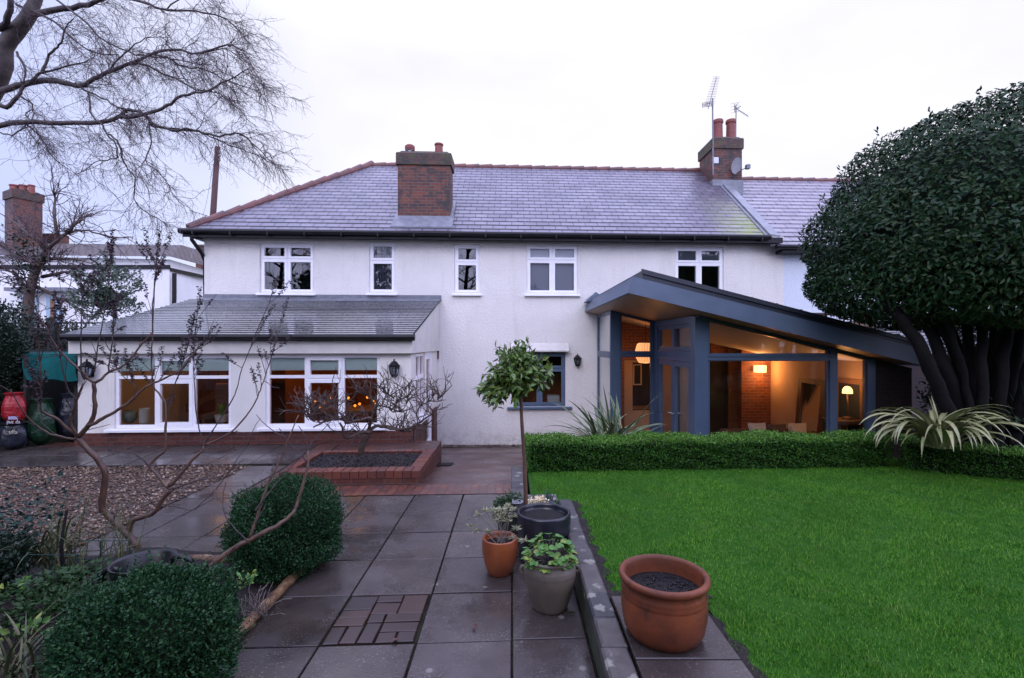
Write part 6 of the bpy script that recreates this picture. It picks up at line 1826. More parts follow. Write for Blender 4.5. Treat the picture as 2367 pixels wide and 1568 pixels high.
for (pts, y0, y1, r0, r1) in LB:
    n0 = len(pts)
    pth = smooth_path([at(*Z3(*q), y0 + (y1 - y0) * i / (n0 - 1)) for i, q in enumerate(pts)], 3, .008)
    tk.tube(pth, taper(len(pth), r0 * .8, r1), 7)
    if r0 > .05: continue
    for _ in range(int(7 + 8 * (r0 < .03) + len(pth) * .35)):
        i = random.randint(2, len(pth) - 2)
        d = Vector((random.gauss(0, .7), random.gauss(0, .7), random.uniform(.1, 1.0)))
        q = grow(pth[i], d, random.uniform(.15, .5), 6, .33, .05)
        tg.tube(q, taper(len(q), .009, .0035), 5)
        for _ in range(3):
            k = random.randint(2, 5); w2 = grow(q[k], (q[k] - q[k - 1]).normalized() + rv(.6) + Vector((0, 0, .3)), random.uniform(.06, .25), 4, .25, .08)
            tg.tube(w2, taper(len(w2), .0048, .0025), 4)
tk.build('trunk', M['acerbark'], ac, True); tg.build('twigs', M['acerbark'], ac)

# ------------------------------------------------------------------ clipped bushes
def ellip(n, c, r, squash=1.0, lump=.06, shell=(.8, 1.03), low=-1.0, power=2.0):
    d = unit(rng.normal(size=(n * 2, 3))); d = d[d[:, 2] > low][:n]
    n = len(d)
    lp = 1 + lump * (np.sin(d[:, 0] * 7 + 1) * np.sin(d[:, 1] * 6 + 2) + np.sin(d[:, 2] * 8 + d[:, 0] * 5))
    s = (shell[0] + (shell[1] - shell[0]) * rng.random(n) ** .6) * lp
    pw = (np.abs(d) ** power).sum(1) ** (-1 / power)      # power>2 gives a boxier outline
    P = d * (s * pw)[:, None] * np.array(r) + np.array(c)
    return P, d
def bush(name, label, c, r, n, ls, mat, coremat, power=2.0, low=-.95, lump=.06, cat='shrub', base=None, group=None, core=.8):
    t = thing(name, label, cat, (c[0], c[1], max(0, c[2] - r[2])), group)
    P, d = ellip(n, c, r, lump=lump, power=power, low=low)
    D = d * .7 + rng.normal(size=d.shape) * .6 + np.array([0, 0, .35])
    leaves('foliage', P, D, rng.uniform(ls * .7, ls * 1.35, len(P)), rng.uniform(ls * .42, ls * .7, len(P)), mat, t)
    k = 260                                       # sprigs standing proud of the outline
    P2, d2 = ellip(k, c, r, lump=lump, power=power, low=-.3, shell=(1.0, 1.02))
    PP, DD = [], []
    for p, dd in zip(P2, d2):
        L_ = random.uniform(.02, .13) * (ls / .022) ** .4
        dr_ = dd + np.array([0, 0, .7]); dr_ /= np.linalg.norm(dr_)
        for q in range(9):
            PP.append(p + dr_ * L_ * q / 9); DD.append(dr_ * .4 + rng.normal(size=3) * .6)
    leaves('sprigs', np.array(PP), np.array(DD), rng.uniform(ls * .6, ls * 1.1, len(PP)), ls * .5, mat, t)
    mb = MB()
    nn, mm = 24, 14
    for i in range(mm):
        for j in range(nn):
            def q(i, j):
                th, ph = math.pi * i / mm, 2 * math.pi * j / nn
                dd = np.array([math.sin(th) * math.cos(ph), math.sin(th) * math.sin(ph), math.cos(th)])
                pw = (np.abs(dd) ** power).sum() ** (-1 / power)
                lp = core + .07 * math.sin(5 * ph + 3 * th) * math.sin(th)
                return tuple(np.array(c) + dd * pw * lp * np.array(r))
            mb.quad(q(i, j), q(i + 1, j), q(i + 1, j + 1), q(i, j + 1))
    mb.build('stems', coremat, t, True)  # one solid dark core behind the leaves
    return t
bush('box_bush', 'nearest rounded box bush, cut off by the bottom edge on the left', (-1.93, 2.60, .26), (.40, .40, .36), 32000, .021, M['box'], M['coredark'], 2.1, -.95, .09)
bush('box_bush', 'rounded box bush beside the path at the end of the rustic log', (-1.90, 4.10, .31), (.43, .42, .40), 32000, .020, M['box'], M['coredark'], 2.1, -.97, .08)

def hedge(label, path, width, h, n, ls):
    """clipped hedge along a ground polyline"""
    path = [np.array(p) for p in path]
    t = thing('box_hedge', label, 'hedge', (path[0][0], path[0][1], LZ))
    seg = [np.linalg.norm(path[i + 1] - path[i]) for i in range(len(path) - 1)]
    P, D = [], []
    ii = rng.choice(len(seg), n, p=np.array(seg) / sum(seg)); f = rng.random(n); face = rng.choice(3, n, p=[.42, .38, .2]); a = rng.random(n); dep = rng.random(n) ** 2 * .07
    for k in range(n):
        p0, p1 = path[ii[k]], path[ii[k] + 1]; dr_ = (p1 - p0) / seg[ii[k]]; nr = np.array([-dr_[1], dr_[0]])
        b_ = p0 + (p1 - p0) * f[k]
        wv = .022 * math.sin(b_[0] * 4.1) + .014 * math.sin(b_[0] * 11.3) + .012 * random.gauss(0, 1)
        hz = h + wv
        if face[k] == 0: off, z, nn_ = dep[k] + .02 * math.sin(9 * b_[0] + 14 * a[k]), a[k] * hz, (*(-nr), .25)
        elif face[k] == 1: off, z, nn_ = a[k] * width, hz - dep[k] * .7, (0, 0, 1)
        else: off, z, nn_ = width - dep[k], a[k] * hz, (*nr, .2)
        ed_ = .03 * (max(0, (z / hz - .85) / .15) ** 2)
        if face[k] == 0: off += ed_
        q = b_ + nr * off
        P.append((q[0], q[1], LZ - .02 + z)); D.append(nn_)
    # ends
    for (pe, pn, sg) in ((path[0], path[1], -1), (path[-1], path[-2], -1)):
        dr_ = (pn - pe) / np.linalg.norm(pn - pe); nr = np.array([-dr_[1], dr_[0]]) * (1 if pe is path[0] else -1)
        for _ in range(int(n * .03)):
            q = pe + nr * random.random() * width + dr_ * random.random() ** 2 * .06
            P.append((q[0], q[1], LZ - .02 + random.random() * h)); D.append((-dr_[0], -dr_[1], .2))
    P, D = np.array(P), np.array(D)
    D = D * .6 + rng.normal(size=D.shape) * .6 + np.array([0, 0, .2])
    tp = (P[:, 2] > LZ - .02 + h - .045) & (rng.random(len(P)) < .75)  # most of the uppermost leaves get a brighter green
    for nm, k_, m_ in (('foliage', ~tp, M['hedge']), ('top_foliage', tp, M['tophedge'])):
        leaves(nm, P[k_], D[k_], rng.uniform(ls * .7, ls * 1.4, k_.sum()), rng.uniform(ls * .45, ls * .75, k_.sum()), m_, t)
    mb = MB()
    for i in range(len(seg)):
        dr_ = (path[i + 1] - path[i]) / seg[i]; nr = np.array([-dr_[1], dr_[0]])
        e0, e1 = path[i] + dr_ * (.06 if i == 0 else 0), path[i + 1] - dr_ * (.06 if i == len(seg) - 1 else 0)
        A, B, C_, D_ = e0 + nr * .06, e1 + nr * .06, e1 + nr * (width - .06), e0 + nr * (width - .06)
        mb.extrude([(*A, LZ - .03), (*B, LZ - .03), (*C_, LZ - .03), (*D_, LZ - .03)], (0, 0, h - .05))
    mb.build('stems', M['coredark'], t)  # solid dark block filling the hedge
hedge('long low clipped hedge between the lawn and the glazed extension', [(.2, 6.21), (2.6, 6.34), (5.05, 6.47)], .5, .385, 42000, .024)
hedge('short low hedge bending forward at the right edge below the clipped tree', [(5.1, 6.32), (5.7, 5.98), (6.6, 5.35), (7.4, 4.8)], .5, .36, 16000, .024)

# ------------------------------------------------------------------ big clipped evergreen on stems, right
bg_ = thing('clipped_tree', 'large dome-clipped evergreen on many dark stems at the right edge', 'tree', (6.4, 6.7, .2))
cT, rT = np.array([7.2, 6.9, 3.15]), np.array([2.72, 1.95, 2.06])
n = 62000
d = unit(rng.normal(size=(n * 2, 3))); d = d[(d[:, 2] > -.92)][:n]
def crown_r(d):
    lp = 1 + .028 * (np.sin(d[:, 0] * 9 + 1) * np.sin(d[:, 1] * 8 + 2) + np.sin(d[:, 2] * 11 + d[:, 0] * 7))
    rho = np.sqrt(d[:, 0] ** 2 + d[:, 1] ** 2); p_ = np.where(d[:, 2] > 0, 2.15, 3.6)
    pw = (rho ** p_ + np.abs(d[:, 2]) ** p_) ** (-1 / p_)
    return lp * pw
s = (.84 + .18 * rng.random(n) ** .55) * crown_r(d)
P = d * s[:, None] * rT * np.where(d[:, 2:3] < 0, np.array([1, 1, .50]), 1.0) + cT
keep = (P[:, 0] < 9.0)
P, d = P[keep], d[keep]
tg_d = unit(np.cross(d, rng.normal(size=d.shape)))
D = d * .45 + tg_d * rng.uniform(.3, 1.0, (len(d), 1)) + np.array([0, 0, -.05])
leaves('crown', P, D, rng.uniform(.06, .10, len(P)), rng.uniform(.027, .042, len(P)), M['laurel'], bg_, up=d, fold=.15)
PP, DD = [], []
for _ in range(110):                              # young shoots breaking the outline
    dd = unit(rng.normal(size=(1, 3)));
    if dd[0, 2] < -.2: continue
    p = (dd * crown_r(dd)[:, None] * rT * np.where(dd[:, 2:3] < 0, np.array([1, 1, .50]), 1.0) + cT)[0]
    dr_ = dd[0] * .6 + np.array([0, 0, .8])
    for q in range(6): PP.append(p + dr_ * .03 * q); DD.append(dr_ * .5 + rng.normal(size=3) * .5)
leaves('shoots', np.array(PP), np.array(DD), rng.uniform(.06, .1, len(PP)), .03, M['laurel'], bg_)
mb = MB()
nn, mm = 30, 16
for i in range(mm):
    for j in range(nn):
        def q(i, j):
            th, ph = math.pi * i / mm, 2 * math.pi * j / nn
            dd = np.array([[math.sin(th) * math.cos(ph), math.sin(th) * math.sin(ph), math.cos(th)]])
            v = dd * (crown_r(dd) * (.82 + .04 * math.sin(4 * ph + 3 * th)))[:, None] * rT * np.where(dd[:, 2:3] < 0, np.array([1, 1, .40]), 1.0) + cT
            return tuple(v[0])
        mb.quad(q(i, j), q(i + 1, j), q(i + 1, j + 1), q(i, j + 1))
mb.build('inner_core', M['coredark'], bg_, True)  # solid dark hull filling the crown
STM = [((2205, 990), (2150, 850), (2085, 735), (2040, 690), 6.3, .09), ((2225, 985), (2185, 850), (2130, 730), (2100, 690), 6.5, .085), ((2240, 985), (2215, 850), (2170, 740), (2140, 680), 6.6, .06), ((2250, 990), (2225, 860), (2190, 740), (2175, 680), 6.35, .05), ((2262, 990), (2245, 850), (2230, 740), (2225, 680), 6.6, .075), ((2275, 1000), (2270, 860), (2268, 740), (2268, 680), 6.3, .07), ((2290, 1000), (2295, 860), (2300, 740), (2305, 680), 6.6, .08), ((2305, 1005), (2318, 860), (2330, 740), (2335, 680), 6.4, .075), ((2325, 1005), (2345, 860), (2362, 740), (2370, 680), 6.6, .08), ((2345, 1010), (2375, 860), (2395, 740), (2400, 680), 6.4, .08), ((2215, 990), (2235, 860), (2200, 760), (2160, 720), 6.7, .045)]
for (a, b_, c_, d_, y, r) in STM:
    mb = MB(); pth = smooth_path([at(*a, y + .05) + Vector((0, 0, -.35)), at(*a, y), at(*b_, y + random.uniform(-.1, .1)), at(*c_, y + random.uniform(-.1, .3)), at(*d_, y + .2), at(d_[0] * 1.02 - 30, d_[1] - 120, y + .4)], 4, .018)
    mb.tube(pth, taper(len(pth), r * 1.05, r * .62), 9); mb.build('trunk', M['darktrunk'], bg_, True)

bush('evergreen_shrub', 'dark evergreen shrub filling the gap behind the stems of the clipped tree', (8.6, 7.9, 1.0), (1.5, 1.2, 1.3), 9000, .07, M['ivy'], M['coredark'], 2.3)
# ------------------------------------------------------------------ strap-leaved plants
vp = thing('variegated_flax', 'cream striped arching flax plant in front of the right end of the hedge', 'plant', (5.15, 6.0, LZ))
mb = MB()
cb = at(2172, 1012, 5.95)
for k in range(88):
    az = random.uniform(0, 6.28)
    if k < 60: az = random.choice([random.uniform(2.4, 4.6), random.uniform(4.4, 7.0)])
    lift = random.uniform(.75, 1.35); L_ = random.uniform(.65, 1.1)
    strap_leaf(mb, cb + Vector((random.uniform(-.1, .1), random.uniform(-.1, .1), -.12)), az, L_, random.uniform(.052, .082), lift, random.uniform(1.9, 3.3), 12, ((0, .72), (1, .28)), .12, random.uniform(-.6, .6))
for (az, lf_2) in ((1.9, 1.5), (3.0, 1.45)):
    strap_leaf(mb, cb + Vector((0, 0, -.1)), az, .62, .06, lf_2, .25, 10, ((0, .7), (1, .3)))
mb.build('foliage', [M['cream'], M['creamgreen']], vp)
gp = thing('green_flax', 'upright green striped flax plant behind the left part of the hedge', 'plant', (1.7, 7.5, LZ))
mb = MB(); cb = at(1415, 1040, 7.5)
for k in range(84):
    az = random.uniform(0, 6.28); lift = random.uniform(.55, 1.35); L_ = random.uniform(.75, 1.25)
    strap_leaf(mb, cb + Vector((random.uniform(-.22, .22), random.uniform(-.15, .15), -.1)), az, L_, random.uniform(.045, .072), lift, random.uniform(.4, 1.7), 10, ((0, .75), (1, .25)), .15, random.uniform(-.5, .5))
for (uu, vv) in ((1392, 888), (1425, 925), (1440, 935)):
    b0 = cb; tip = at(uu, vv, 7.4); dd = tip - b0
    strap_leaf(mb, b0, math.atan2(dd.y, dd.x), dd.length, .06, math.asin(min(1, dd.z / dd.length)) + .05, .12, 10, ((0, .75), (1, .25)))
mb.build('foliage', [M['phormgreen'], M['phormedge']], gp)
def strap_clump(label, u, v, y, n, L0, L1, wd, spread=.12, cat='plant', lift=(.7, 1.45), droop=(.6, 1.9), mat=None, name='strap_plant'):
    c = at(u, v, y); t = thing(name, label, cat, c); mb = MB()
    for k in range(n):
        strap_leaf(mb, c + Vector((random.uniform(-spread, spread), random.uniform(-spread, spread), -.03)), random.uniform(0, 6.28), random.uniform(L0, L1), wd * random.uniform(.7, 1.3), random.uniform(*lift), random.uniform(*droop), 8)
    mb.build('foliage', mat or M['strap'], t); return t
strap_clump('tall thin-leaved clump in front of the gravel on the left', 110, 1300, 3.7, 60, .3, .6, .014)
strap_clump('arching thin-leaved clump in the bottom left corner', 30, 1580, 2.45, 60, .25, .5, .013)
strap_clump('dark spiky yucca at the right edge beside the stems', 2385, 990, 6.2, 40, .4, .7, .03, lift=(.1, 1.4), droop=(.0, .6), mat=M['ivy'], name='yucca')
bush('low_green_plant', 'dark leafy plant at the left edge in front of the gravel', at(-60, 1310, 3.5), (.28, .25, .2), 2200, .04, M['ivy'], M['coredark'])
def leafy(name, label, pts, n, ls, mat, spread, hz, cat='plant'):
    t = thing(name, label, cat, pts[0]); P, D = [], []
    for _ in range(n):
        c = random.choice(pts); a = random.uniform(0, 6.28); r = spread * random.random() ** .6
        P.append((c[0] + r * math.cos(a), c[1] + r * math.sin(a), c[2] + random.uniform(0, hz))); D.append((math.cos(a), math.sin(a), random.uniform(0, .9)))
    leaves('foliage', np.array(P), np.array(D), rng.uniform(ls * .6, ls * 1.3, n), rng.uniform(ls * .4, ls * .8, n), mat, t); return t
leafy('ground_cover', 'low green seedlings on the soil left of the nearest box bush', [at(80, 1430, 3.0), at(30, 1400, 3.1), at(150, 1400, 3.1), at(210, 1340, 3.4), at(120, 1360, 3.3)], 900, .045, M['herb'], .2, .08)
leafy('lime_plant', 'few lime green leaves in the bottom left corner of the bed', [at(45, 1475, 2.6), at(15, 1370, 2.9), at(60, 1470, 2.6)], 40, .05, M['lime'], .08, .06)
leafy('blue_green_plant', 'blue green leafy shoots among the canes at the left of the bed', [at(100, 1230, 3.9) , at(90, 1260, 3.8), at(30, 1220, 4.0), at(70, 1180, 4.2)], 190, .045, M['bluegreen'], .22, .28)
leafy('lime_plant', 'small lime green tuft on the right of the nearest box bush', [at(560, 1355, 3.1), at(568, 1345, 3.1)], 60, .03, M['lime'], .05, .06)
rs_ = thing('rose_bush', 'thicket of thin bare green-brown canes left of the shrub stems', 'shrub', at(170, 1300, 3.9)); mb = MB()
for k in range(34):
    b0 = at(random.uniform(60, 300), random.uniform(1290, 1330), random.uniform(3.6, 4.1)); q = grow((b0.x, b0.y, .04), (random.gauss(0, .25), random.gauss(0, .2), 1), random.uniform(.25, .65), 6, .1, .02)
    mb.tube(q, taper(len(q), random.uniform(.003, .008), .002), 5)
    for _ in range(2):
        i = random.randint(2, 5); q2 = grow(q[i], (q[i] - q[i - 1]).normalized() + rv(.6), random.uniform(.08, .2), 3, .1, .03); mb.tube(q2, taper(len(q2), .003, .0015), 4)
mb.build('canes', M['strap'], rs_)
lv = at(140, 1330, 3.6); mb = MB(); b0 = at(140, 1400, 3.5); mb.tube(smooth_path([(b0.x, b0.y, 0.0), at(148, 1330, 3.5), at(142, 1260, 3.5), at(155, 1180, 3.6)], 3), [.014] * 3 + [.012] * 4 + [.009] * 3, 7)
tag(mb.build('dead_sapling', M['darktrunk']), 'single dark upright stem left of the nearest box bush', 'plant')
M['wire'] = pmat('green_wire', (0.008, 0.035, 0.028), None, 5, 0.4)
for k, (u0, u1, vb, y) in enumerate(((165, 300, 1310, 3.75), (60, 180, 1340, 3.5))):
    mb = MB(); a, b_ = at(u0, vb, y), at(u1, vb, y); a.z = b_.z = 0; h_ = .36
    mb.tube([a, a + Vector((0, 0, h_)), b_ + Vector((0, 0, h_)), b_], .005, 5); mb.tube([a + Vector((0, 0, h_ * .6)), b_ + Vector((0, 0, h_ * .6))], .004, 5)
    mb.tube([a.lerp(b_, .5), a.lerp(b_, .5) + Vector((0, 0, h_))], .004, 5)
    tag(mb.build('plant_support', M['wire']), ['green wire plant support around the canes in front of the gravel', 'green wire plant support left of the nearest box bush'][k], 'plant support')

# ------------------------------------------------------------------ logs, trug
def rlog(pts, r, label):
    mb = MB(); p = [Vector(q) for q in pts]; path = []; rad = []
    n = 26
    for i in range(n + 1):
        path.append(p[0].lerp(p[1], i / n) + Vector((random.gauss(0, .003), random.gauss(0, .003), 0))); rad.append(r * (1 + .10 * (i % 3 == 0) + random.uniform(-.06, .06)))
    mb.tube(path, rad, 10); tag(mb.build('edging_log', M['log'], None, True), label, 'log')
rlog([(-1.735, 2.95, .035), (-1.72, 3.98, .035)], .034, 'rustic pale log edging the bed beside the path')
rlog([at(425, 1292, 4.2), at(530, 1294, 4.2)], .034, 'short piece of rustic log behind the nearest box bush')
tg_ = thing('garden_trug', 'black flexible tub with two handles behind the nearest box bush', 'tub', (-2.5, 3.35, 0))
c = at(332, 1300, 3.3); mb = MB(); mb.lathe([(.13, -c.z + .02), (.15, -c.z * .5), (.185, 0), (.195, .012), (.185, .016), (.17, 0), (.14, -c.z * .5), (.12, -c.z + .04), (0, -c.z + .04)], c, 32); mb.build('body', M['rubber'], tg_, True)
for s, pp in ((-1, [(274, 1318), (250, 1316), (234, 1335), (230, 1370), (240, 1378)]), (1, [(392, 1300), (404, 1288), (425, 1287), (440, 1297), (430, 1312)])):
    mb = MB(); q = smooth_path([at(u, v, 3.25) for u, v in pp], 4); mb.tube(q, .018, 8); mb.build('handle', M['rubber'], tg_, True)
mb = MB()
gs = thing('dry_plant', 'tuft of dry grey stems at the edge of the bed near the log', 'plant', at(590, 1350, 3.35))
for k in range(50):
    b0 = at(random.uniform(560, 620), 1380, 3.3); q = grow((b0.x, b0.y, .03), (random.gauss(0, .6), random.gauss(0, .4), .8), random.uniform(.1, .24), 4, .2, -.03); mb.tube(q, .0022, 3, caps=False)
M['drystem'] = pmat('dry_stem', (0.16, 0.13, 0.11), None, 5, .8); mb.build('stems', M['drystem'], gs)

# ------------------------------------------------------------------ pots
def pot(name, label, c, prof, mats, soil_r, soil_z, n=44, cat='pot', sx=1, sy=1, rot=0, smooth=True, wob=0.0):
    t = thing(name, label, cat, c); mb = MB(); mb.lathe(prof, c, n, 0, sx, sy, rot, wob); o = mb.build('body', mats, t, smooth)
    mb = MB()
    rings = [(soil_r * k / 6, soil_z + (.012 * random.uniform(-1, 1) if k else .01)) for k in range(6, -1, -1)]
    mb.lathe([(r, z) for r, z in rings], c, n, 0, sx, sy, rot); mb.build('soil', M['soil'], t)
    P = [(c[0] + soil_r * .93 * math.sqrt(random.random()) * math.cos(a) * sx, c[1] + soil_r * .9 * math.sqrt(random.random()) * math.sin(a) * sy) for a in [random.uniform(0, 6.28) for _ in range(260)]]
    it = iter(P); o2 = stones('soil_crumbs', lambda: next(it), 260, .004, .013, lambda x, y: c[2] + soil_z, M['mulch']); adopt(o2, t)
    return t
# big terracotta
pc = ((1534 - UC) / F * 2.72, 2.72, .262)
R, HH = .235, .335
pot('terracotta_pot', 'big empty terracotta pot standing on the slabs beside the lawn', pc,
    [(R * .74, 0), (R * .82, .010), (R * .915, .05), (R * .965, .11), (R * .985, .16), (R * .975, .215), (R * .97, .222), (R * .985, .226), (R * .97, .231), (R * .985, .237), (R * .968, .242), (R * .98, .248), (R * .95, .268), (R * .94, .285), (R * .97, .298), (R * 1.025, .306), (R * 1.045, .32), (R * 1.03, .334), (R * .98, .340), (R * .92, .336), (R * .895, .32), (R * .89, .28), (R * .88, .24), (R * .86, .2)],
    M['terracotta'], R * .885, .245)
# orange
oc = ((1155.5 - UC) / F * 4.0, 4.0, 0.0)
r = .150
op = pot('orange_pot', 'small orange glazed pot with pale dried plant, leftmost of the pot group', oc,
    [(r * .62, 0), (r * .68, .01), (r * .86, .09), (r * .97, .19), (r * .98, .25), (r * .95, .272), (r * .955, .282), (r * .93, .29), (r * .84, .288), (r * .82, .27), (r * .82, .2)], M['orangepot'], r * .82, .235)
pp = thing('pale_plant', 'bleached silvery plant with star shaped tufts in the small orange pot', 'plant', (oc[0], oc[1], .24))
mb = MB(); P, D = [], []
TF = [(1090, 1215), (1105, 1190), (1122, 1182), (1140, 1180), (1160, 1178), (1175, 1172), (1185, 1195), (1172, 1205), (1150, 1205), (1185, 1245), (1193, 1222), (1100, 1228), (1128, 1230), (1185, 1180), (1210, 1250)]
for (u, v) in TF:
    e = at(u, v, 4.0 + random.uniform(-.1, .1)); s0 = Vector((oc[0] + random.uniform(-.04, .04), oc[1] + random.uniform(-.04, .04), .24))
    q = smooth_path([s0, s0.lerp(e, .5) + Vector((0, 0, .03)), e], 3); mb.tube(q, .0032, 4)
    for k in range(34):
        dd = rv(1.0); dd.z = abs(dd.z) * .6 - .1; P.append(tuple(e + dd * .004)); D.append(tuple(dd))
mb.build('stems', M['drystem'], pp); leaves('tufts', np.array(P), np.array(D), rng.uniform(.025, .05, len(P)), .009, M['silver'], pp)
# black
bc = ((1257 - UC) / F * 4.25, 4.25, 0.0); r = .232
pot('black_pot', 'tall glossy black pot with bare soil behind the stoneware pot', bc,
    [(r * .86, 0), (r * .9, .01), (r * .985, .2), (r, .36), (r * 1.0, .40), (r * .985, .413), (r * .95, .418), (r * .905, .412), (r * .89, .395), (r * .88, .34)], M['blackpot'], r * .885, .372)
# stoneware strawberry pot
sc2 = ((1271 - UC) / F * 3.48, 3.48, 0.0); r = .186
sp_ = pot('stoneware_pot', 'beige ribbed stoneware jar with strawberry leaves, front of the pot group', sc2,
    [(r * .60, 0), (r * .66, .008), (r * .70, .03), (r * .82, .10), (r * .94, .18), (r * 1.0, .24), (r * .99, .262), (r * 1.0, .268), (r * .985, .274), (r * .99, .28), (r * .955, .30), (r * .90, .322), (r * .88, .335), (r * .93, .345), (r * .945, .356), (r * .92, .362), (r * .85, .358), (r * .83, .33)], M['beigepot'], r * .84, .335)
for s in (-1, 1):
    mb = MB(); cx_ = sc2[0] + s * r * .99; q = smooth_path([(cx_ - s * .008, sc2[1], .29), (cx_ + s * .018, sc2[1], .285), (cx_ + s * .022, sc2[1], .26), (cx_ + s * .004, sc2[1], .235)], 3); mb.tube(q, .011, 7); mb.build('handle', M['beigepot'], sp_, True)
ss_ = thing('strawberry_plant', 'lime green strawberry leaves spilling from the stoneware jar', 'plant', (sc2[0], sc2[1], .34))
V = []; Fc = []; mi = []; stm_ = MB()
def oval_leaf(c, d, nrm, L_, W_):
    d = Vector(d).normalized(); s = d.cross(Vector(nrm)).normalized(); u_ = s.cross(d)
    n0 = len(V); rows = [(0, .12), (.18, .72), (.42, 1.0), (.68, .86), (.88, .5), (1.0, .12)]
    for (f, wv) in rows:
        b_ = c + d * L_ * f - u_ * L_ * .18 * f * f
        for q in (-1, 0, 1): V.append(tuple(b_ + s * (q * W_ * .5 * wv) + u_ * (abs(q) * W_ * .14)))
    for i in range(len(rows) - 1):
        for j in range(2): Fc.append((n0 + i * 3 + j, n0 + i * 3 + j + 1, n0 + (i + 1) * 3 + j + 1, n0 + (i + 1) * 3 + j))
for k in range(62):
    a = random.uniform(0, 6.28); rr_ = .165 * math.sqrt(random.random()) ** .8
    h_ = .38 + .12 * (1 - (rr_ / .165) ** 2) * random.uniform(.6, 1.1) - (.06 if rr_ > .13 else 0) * random.random()
    c = Vector((sc2[0] + rr_ * 1.08 * math.cos(a), sc2[1] + rr_ * math.sin(a), h_)); o_ = Vector((math.cos(a), math.sin(a), 0))
    stm_.tube([(sc2[0] + .3 * (c.x - sc2[0]), sc2[1] + .3 * (c.y - sc2[1]), .34), (sc2[0] + .8 * (c.x - sc2[0]), sc2[1] + .8 * (c.y - sc2[1]), h_ - .03), c], .002, 4)
    for da in (-1.1, 0, 1.1):
        d = Vector((math.cos(a + da), math.sin(a + da), random.uniform(-.2, .25)))
        oval_leaf(c, d, Vector((0, 0, 1)) + o_ * .5 + rv(.2), random.uniform(.04, .058), random.uniform(.034, .046))
np_mesh('foliage', V, Fc, M['lime'], ss_); stm_.build('stems', M['drystem'], ss_)
P = [(sc2[0] + .13 * math.cos(a) * random.uniform(.9, 1.35), sc2[1] - abs(.13 * math.sin(a)) * random.uniform(.9, 1.25) , .33 + random.uniform(-.07, .03)) for a in [random.choice([random.uniform(-.9, -.1), random.uniform(-3.0, -2.3), -1.2]) for _ in range(60)]]
leaves('dead_leaves', np.array(P), rng.normal(size=(60, 3)) + np.array([0, -.4, -.5]), rng.uniform(.03, .05, 60), .03, M['deadleaf'], ss_)
# dark tub with bay standard, white flowers, dish
tc_ = ((1216 - UC) / F * 4.72, 4.72, 0.0)
tt = pot('planting_tub', 'wide dark green tub behind the black pot, holding the standard tree', tc_,
    [(.25, 0), (.26, .01), (.285, .2), (.30, .29), (.31, .295), (.312, .31), (.30, .317), (.278, .31), (.27, .27)], M['tub'], .275, .275, sx=1.0, sy=.78)
by = thing('standard_bay_tree', 'small lollipop standard tree with shiny leaves on a thin stem', 'tree', (tc_[0], tc_[1] + .05, .27))
mb = MB(); pth = smooth_path([at(1216, 1185, 4.74), at(1214, 1110, 4.74), at(1211, 1040, 4.74), at(1206, 970, 4.74), at(1204, 915, 4.74), at(1198, 860, 4.74)], 4, .002); mb.tube(pth, taper(len(pth), .021, .014), 9); mb.build('trunk', M['baybark'], by, True)
P, D = [], []; tb_ = MB()
cc = at(1196, 862, 4.74)
targets = []
for k in range(150):
    dd = rv(1).normalized(); rr_ = random.uniform(.45, 1.0)
    targets.append(cc + Vector((dd.x * .36 * rr_, dd.y * .33 * rr_, dd.z * .29 * rr_ + .0)))
for (u, v) in [(1110, 908), (1105, 912), (1118, 925), (1135, 935), (1145, 938), (1108, 900), (1125, 915), (1275, 850), (1270, 870), (1225, 785), (1150, 800), (1195, 785), (1130, 880), (1122, 900), (1262, 825)]:
    for _ in range(2): targets.append(at(u + random.uniform(-6, 6), v + random.uniform(-6, 6), 4.74 + random.uniform(-.15, .15)))
for e in targets:
    q = smooth_path([cc + Vector((0, 0, -.1)) + (e - cc) * .15, cc.lerp(e, .6) + rv(.02), e], 2); tb_.tube(q, taper(len(q), .006, .0025), 4)
    ax = (e - cc).normalized()
    for i in range(11):
        f = random.random() * .5; p = e.lerp(cc, f); dd = ax * .45 + rv(.65) + Vector((0, 0, -.15)); P.append(tuple(p)); D.append(tuple(dd))
tb_.build('branches', M['baybark'], by)
upv = np.tile(np.array([[0, -.5, .8]]), (len(P), 1)) + rng.normal(size=(len(P), 3)) * .5
leaves('crown', np.array(P), np.array(D), rng.uniform(.055, .10, len(P)), rng.uniform(.026, .042, len(P)), M['bay'], by, up=upv, fold=.12)
leafy('tub_herb', 'bright green herb growing at the left rim of the dark tub', [at(1178, 1170, 4.65), at(1165, 1175, 4.6), at(1185, 1165, 4.65), at(1160, 1180, 4.6)], 420, .028, M['herb'], .07, .1)
fl_ = leafy('pale_primrose', 'cream and white flowers at the back of the dark tub', [at(1245, 1164, 4.85), at(1235, 1166, 4.8), at(1255, 1165, 4.85)], 170, .03, M['flower'], .06, .06)
strap_clump('blue green shoots standing right of the pale flowers', 1272, 1172, 4.9, 34, .12, .22, .011, .05, mat=M['bluegreen'], lift=(1.1, 1.55), droop=(.0, .4), name='bulb_shoots')
dc = at(1193, 1163, 4.62); mb = MB(); mb.lathe([(.03, -.01), (.05, 0), (.066, .012), (.07, .016), (.062, .016), (.045, .006), (0, .004)], dc, 24)
tag(mb.build('small_dish', M['steel'], None, True), 'small pale metal dish lying in the dark tub', 'dish')
leafy('silver_plant', 'grey green tuft hanging over the left side of the dark tub', [at(1160, 1195, 4.5), at(1150, 1200, 4.5)], 130, .035, M['silver'], .06, .08)

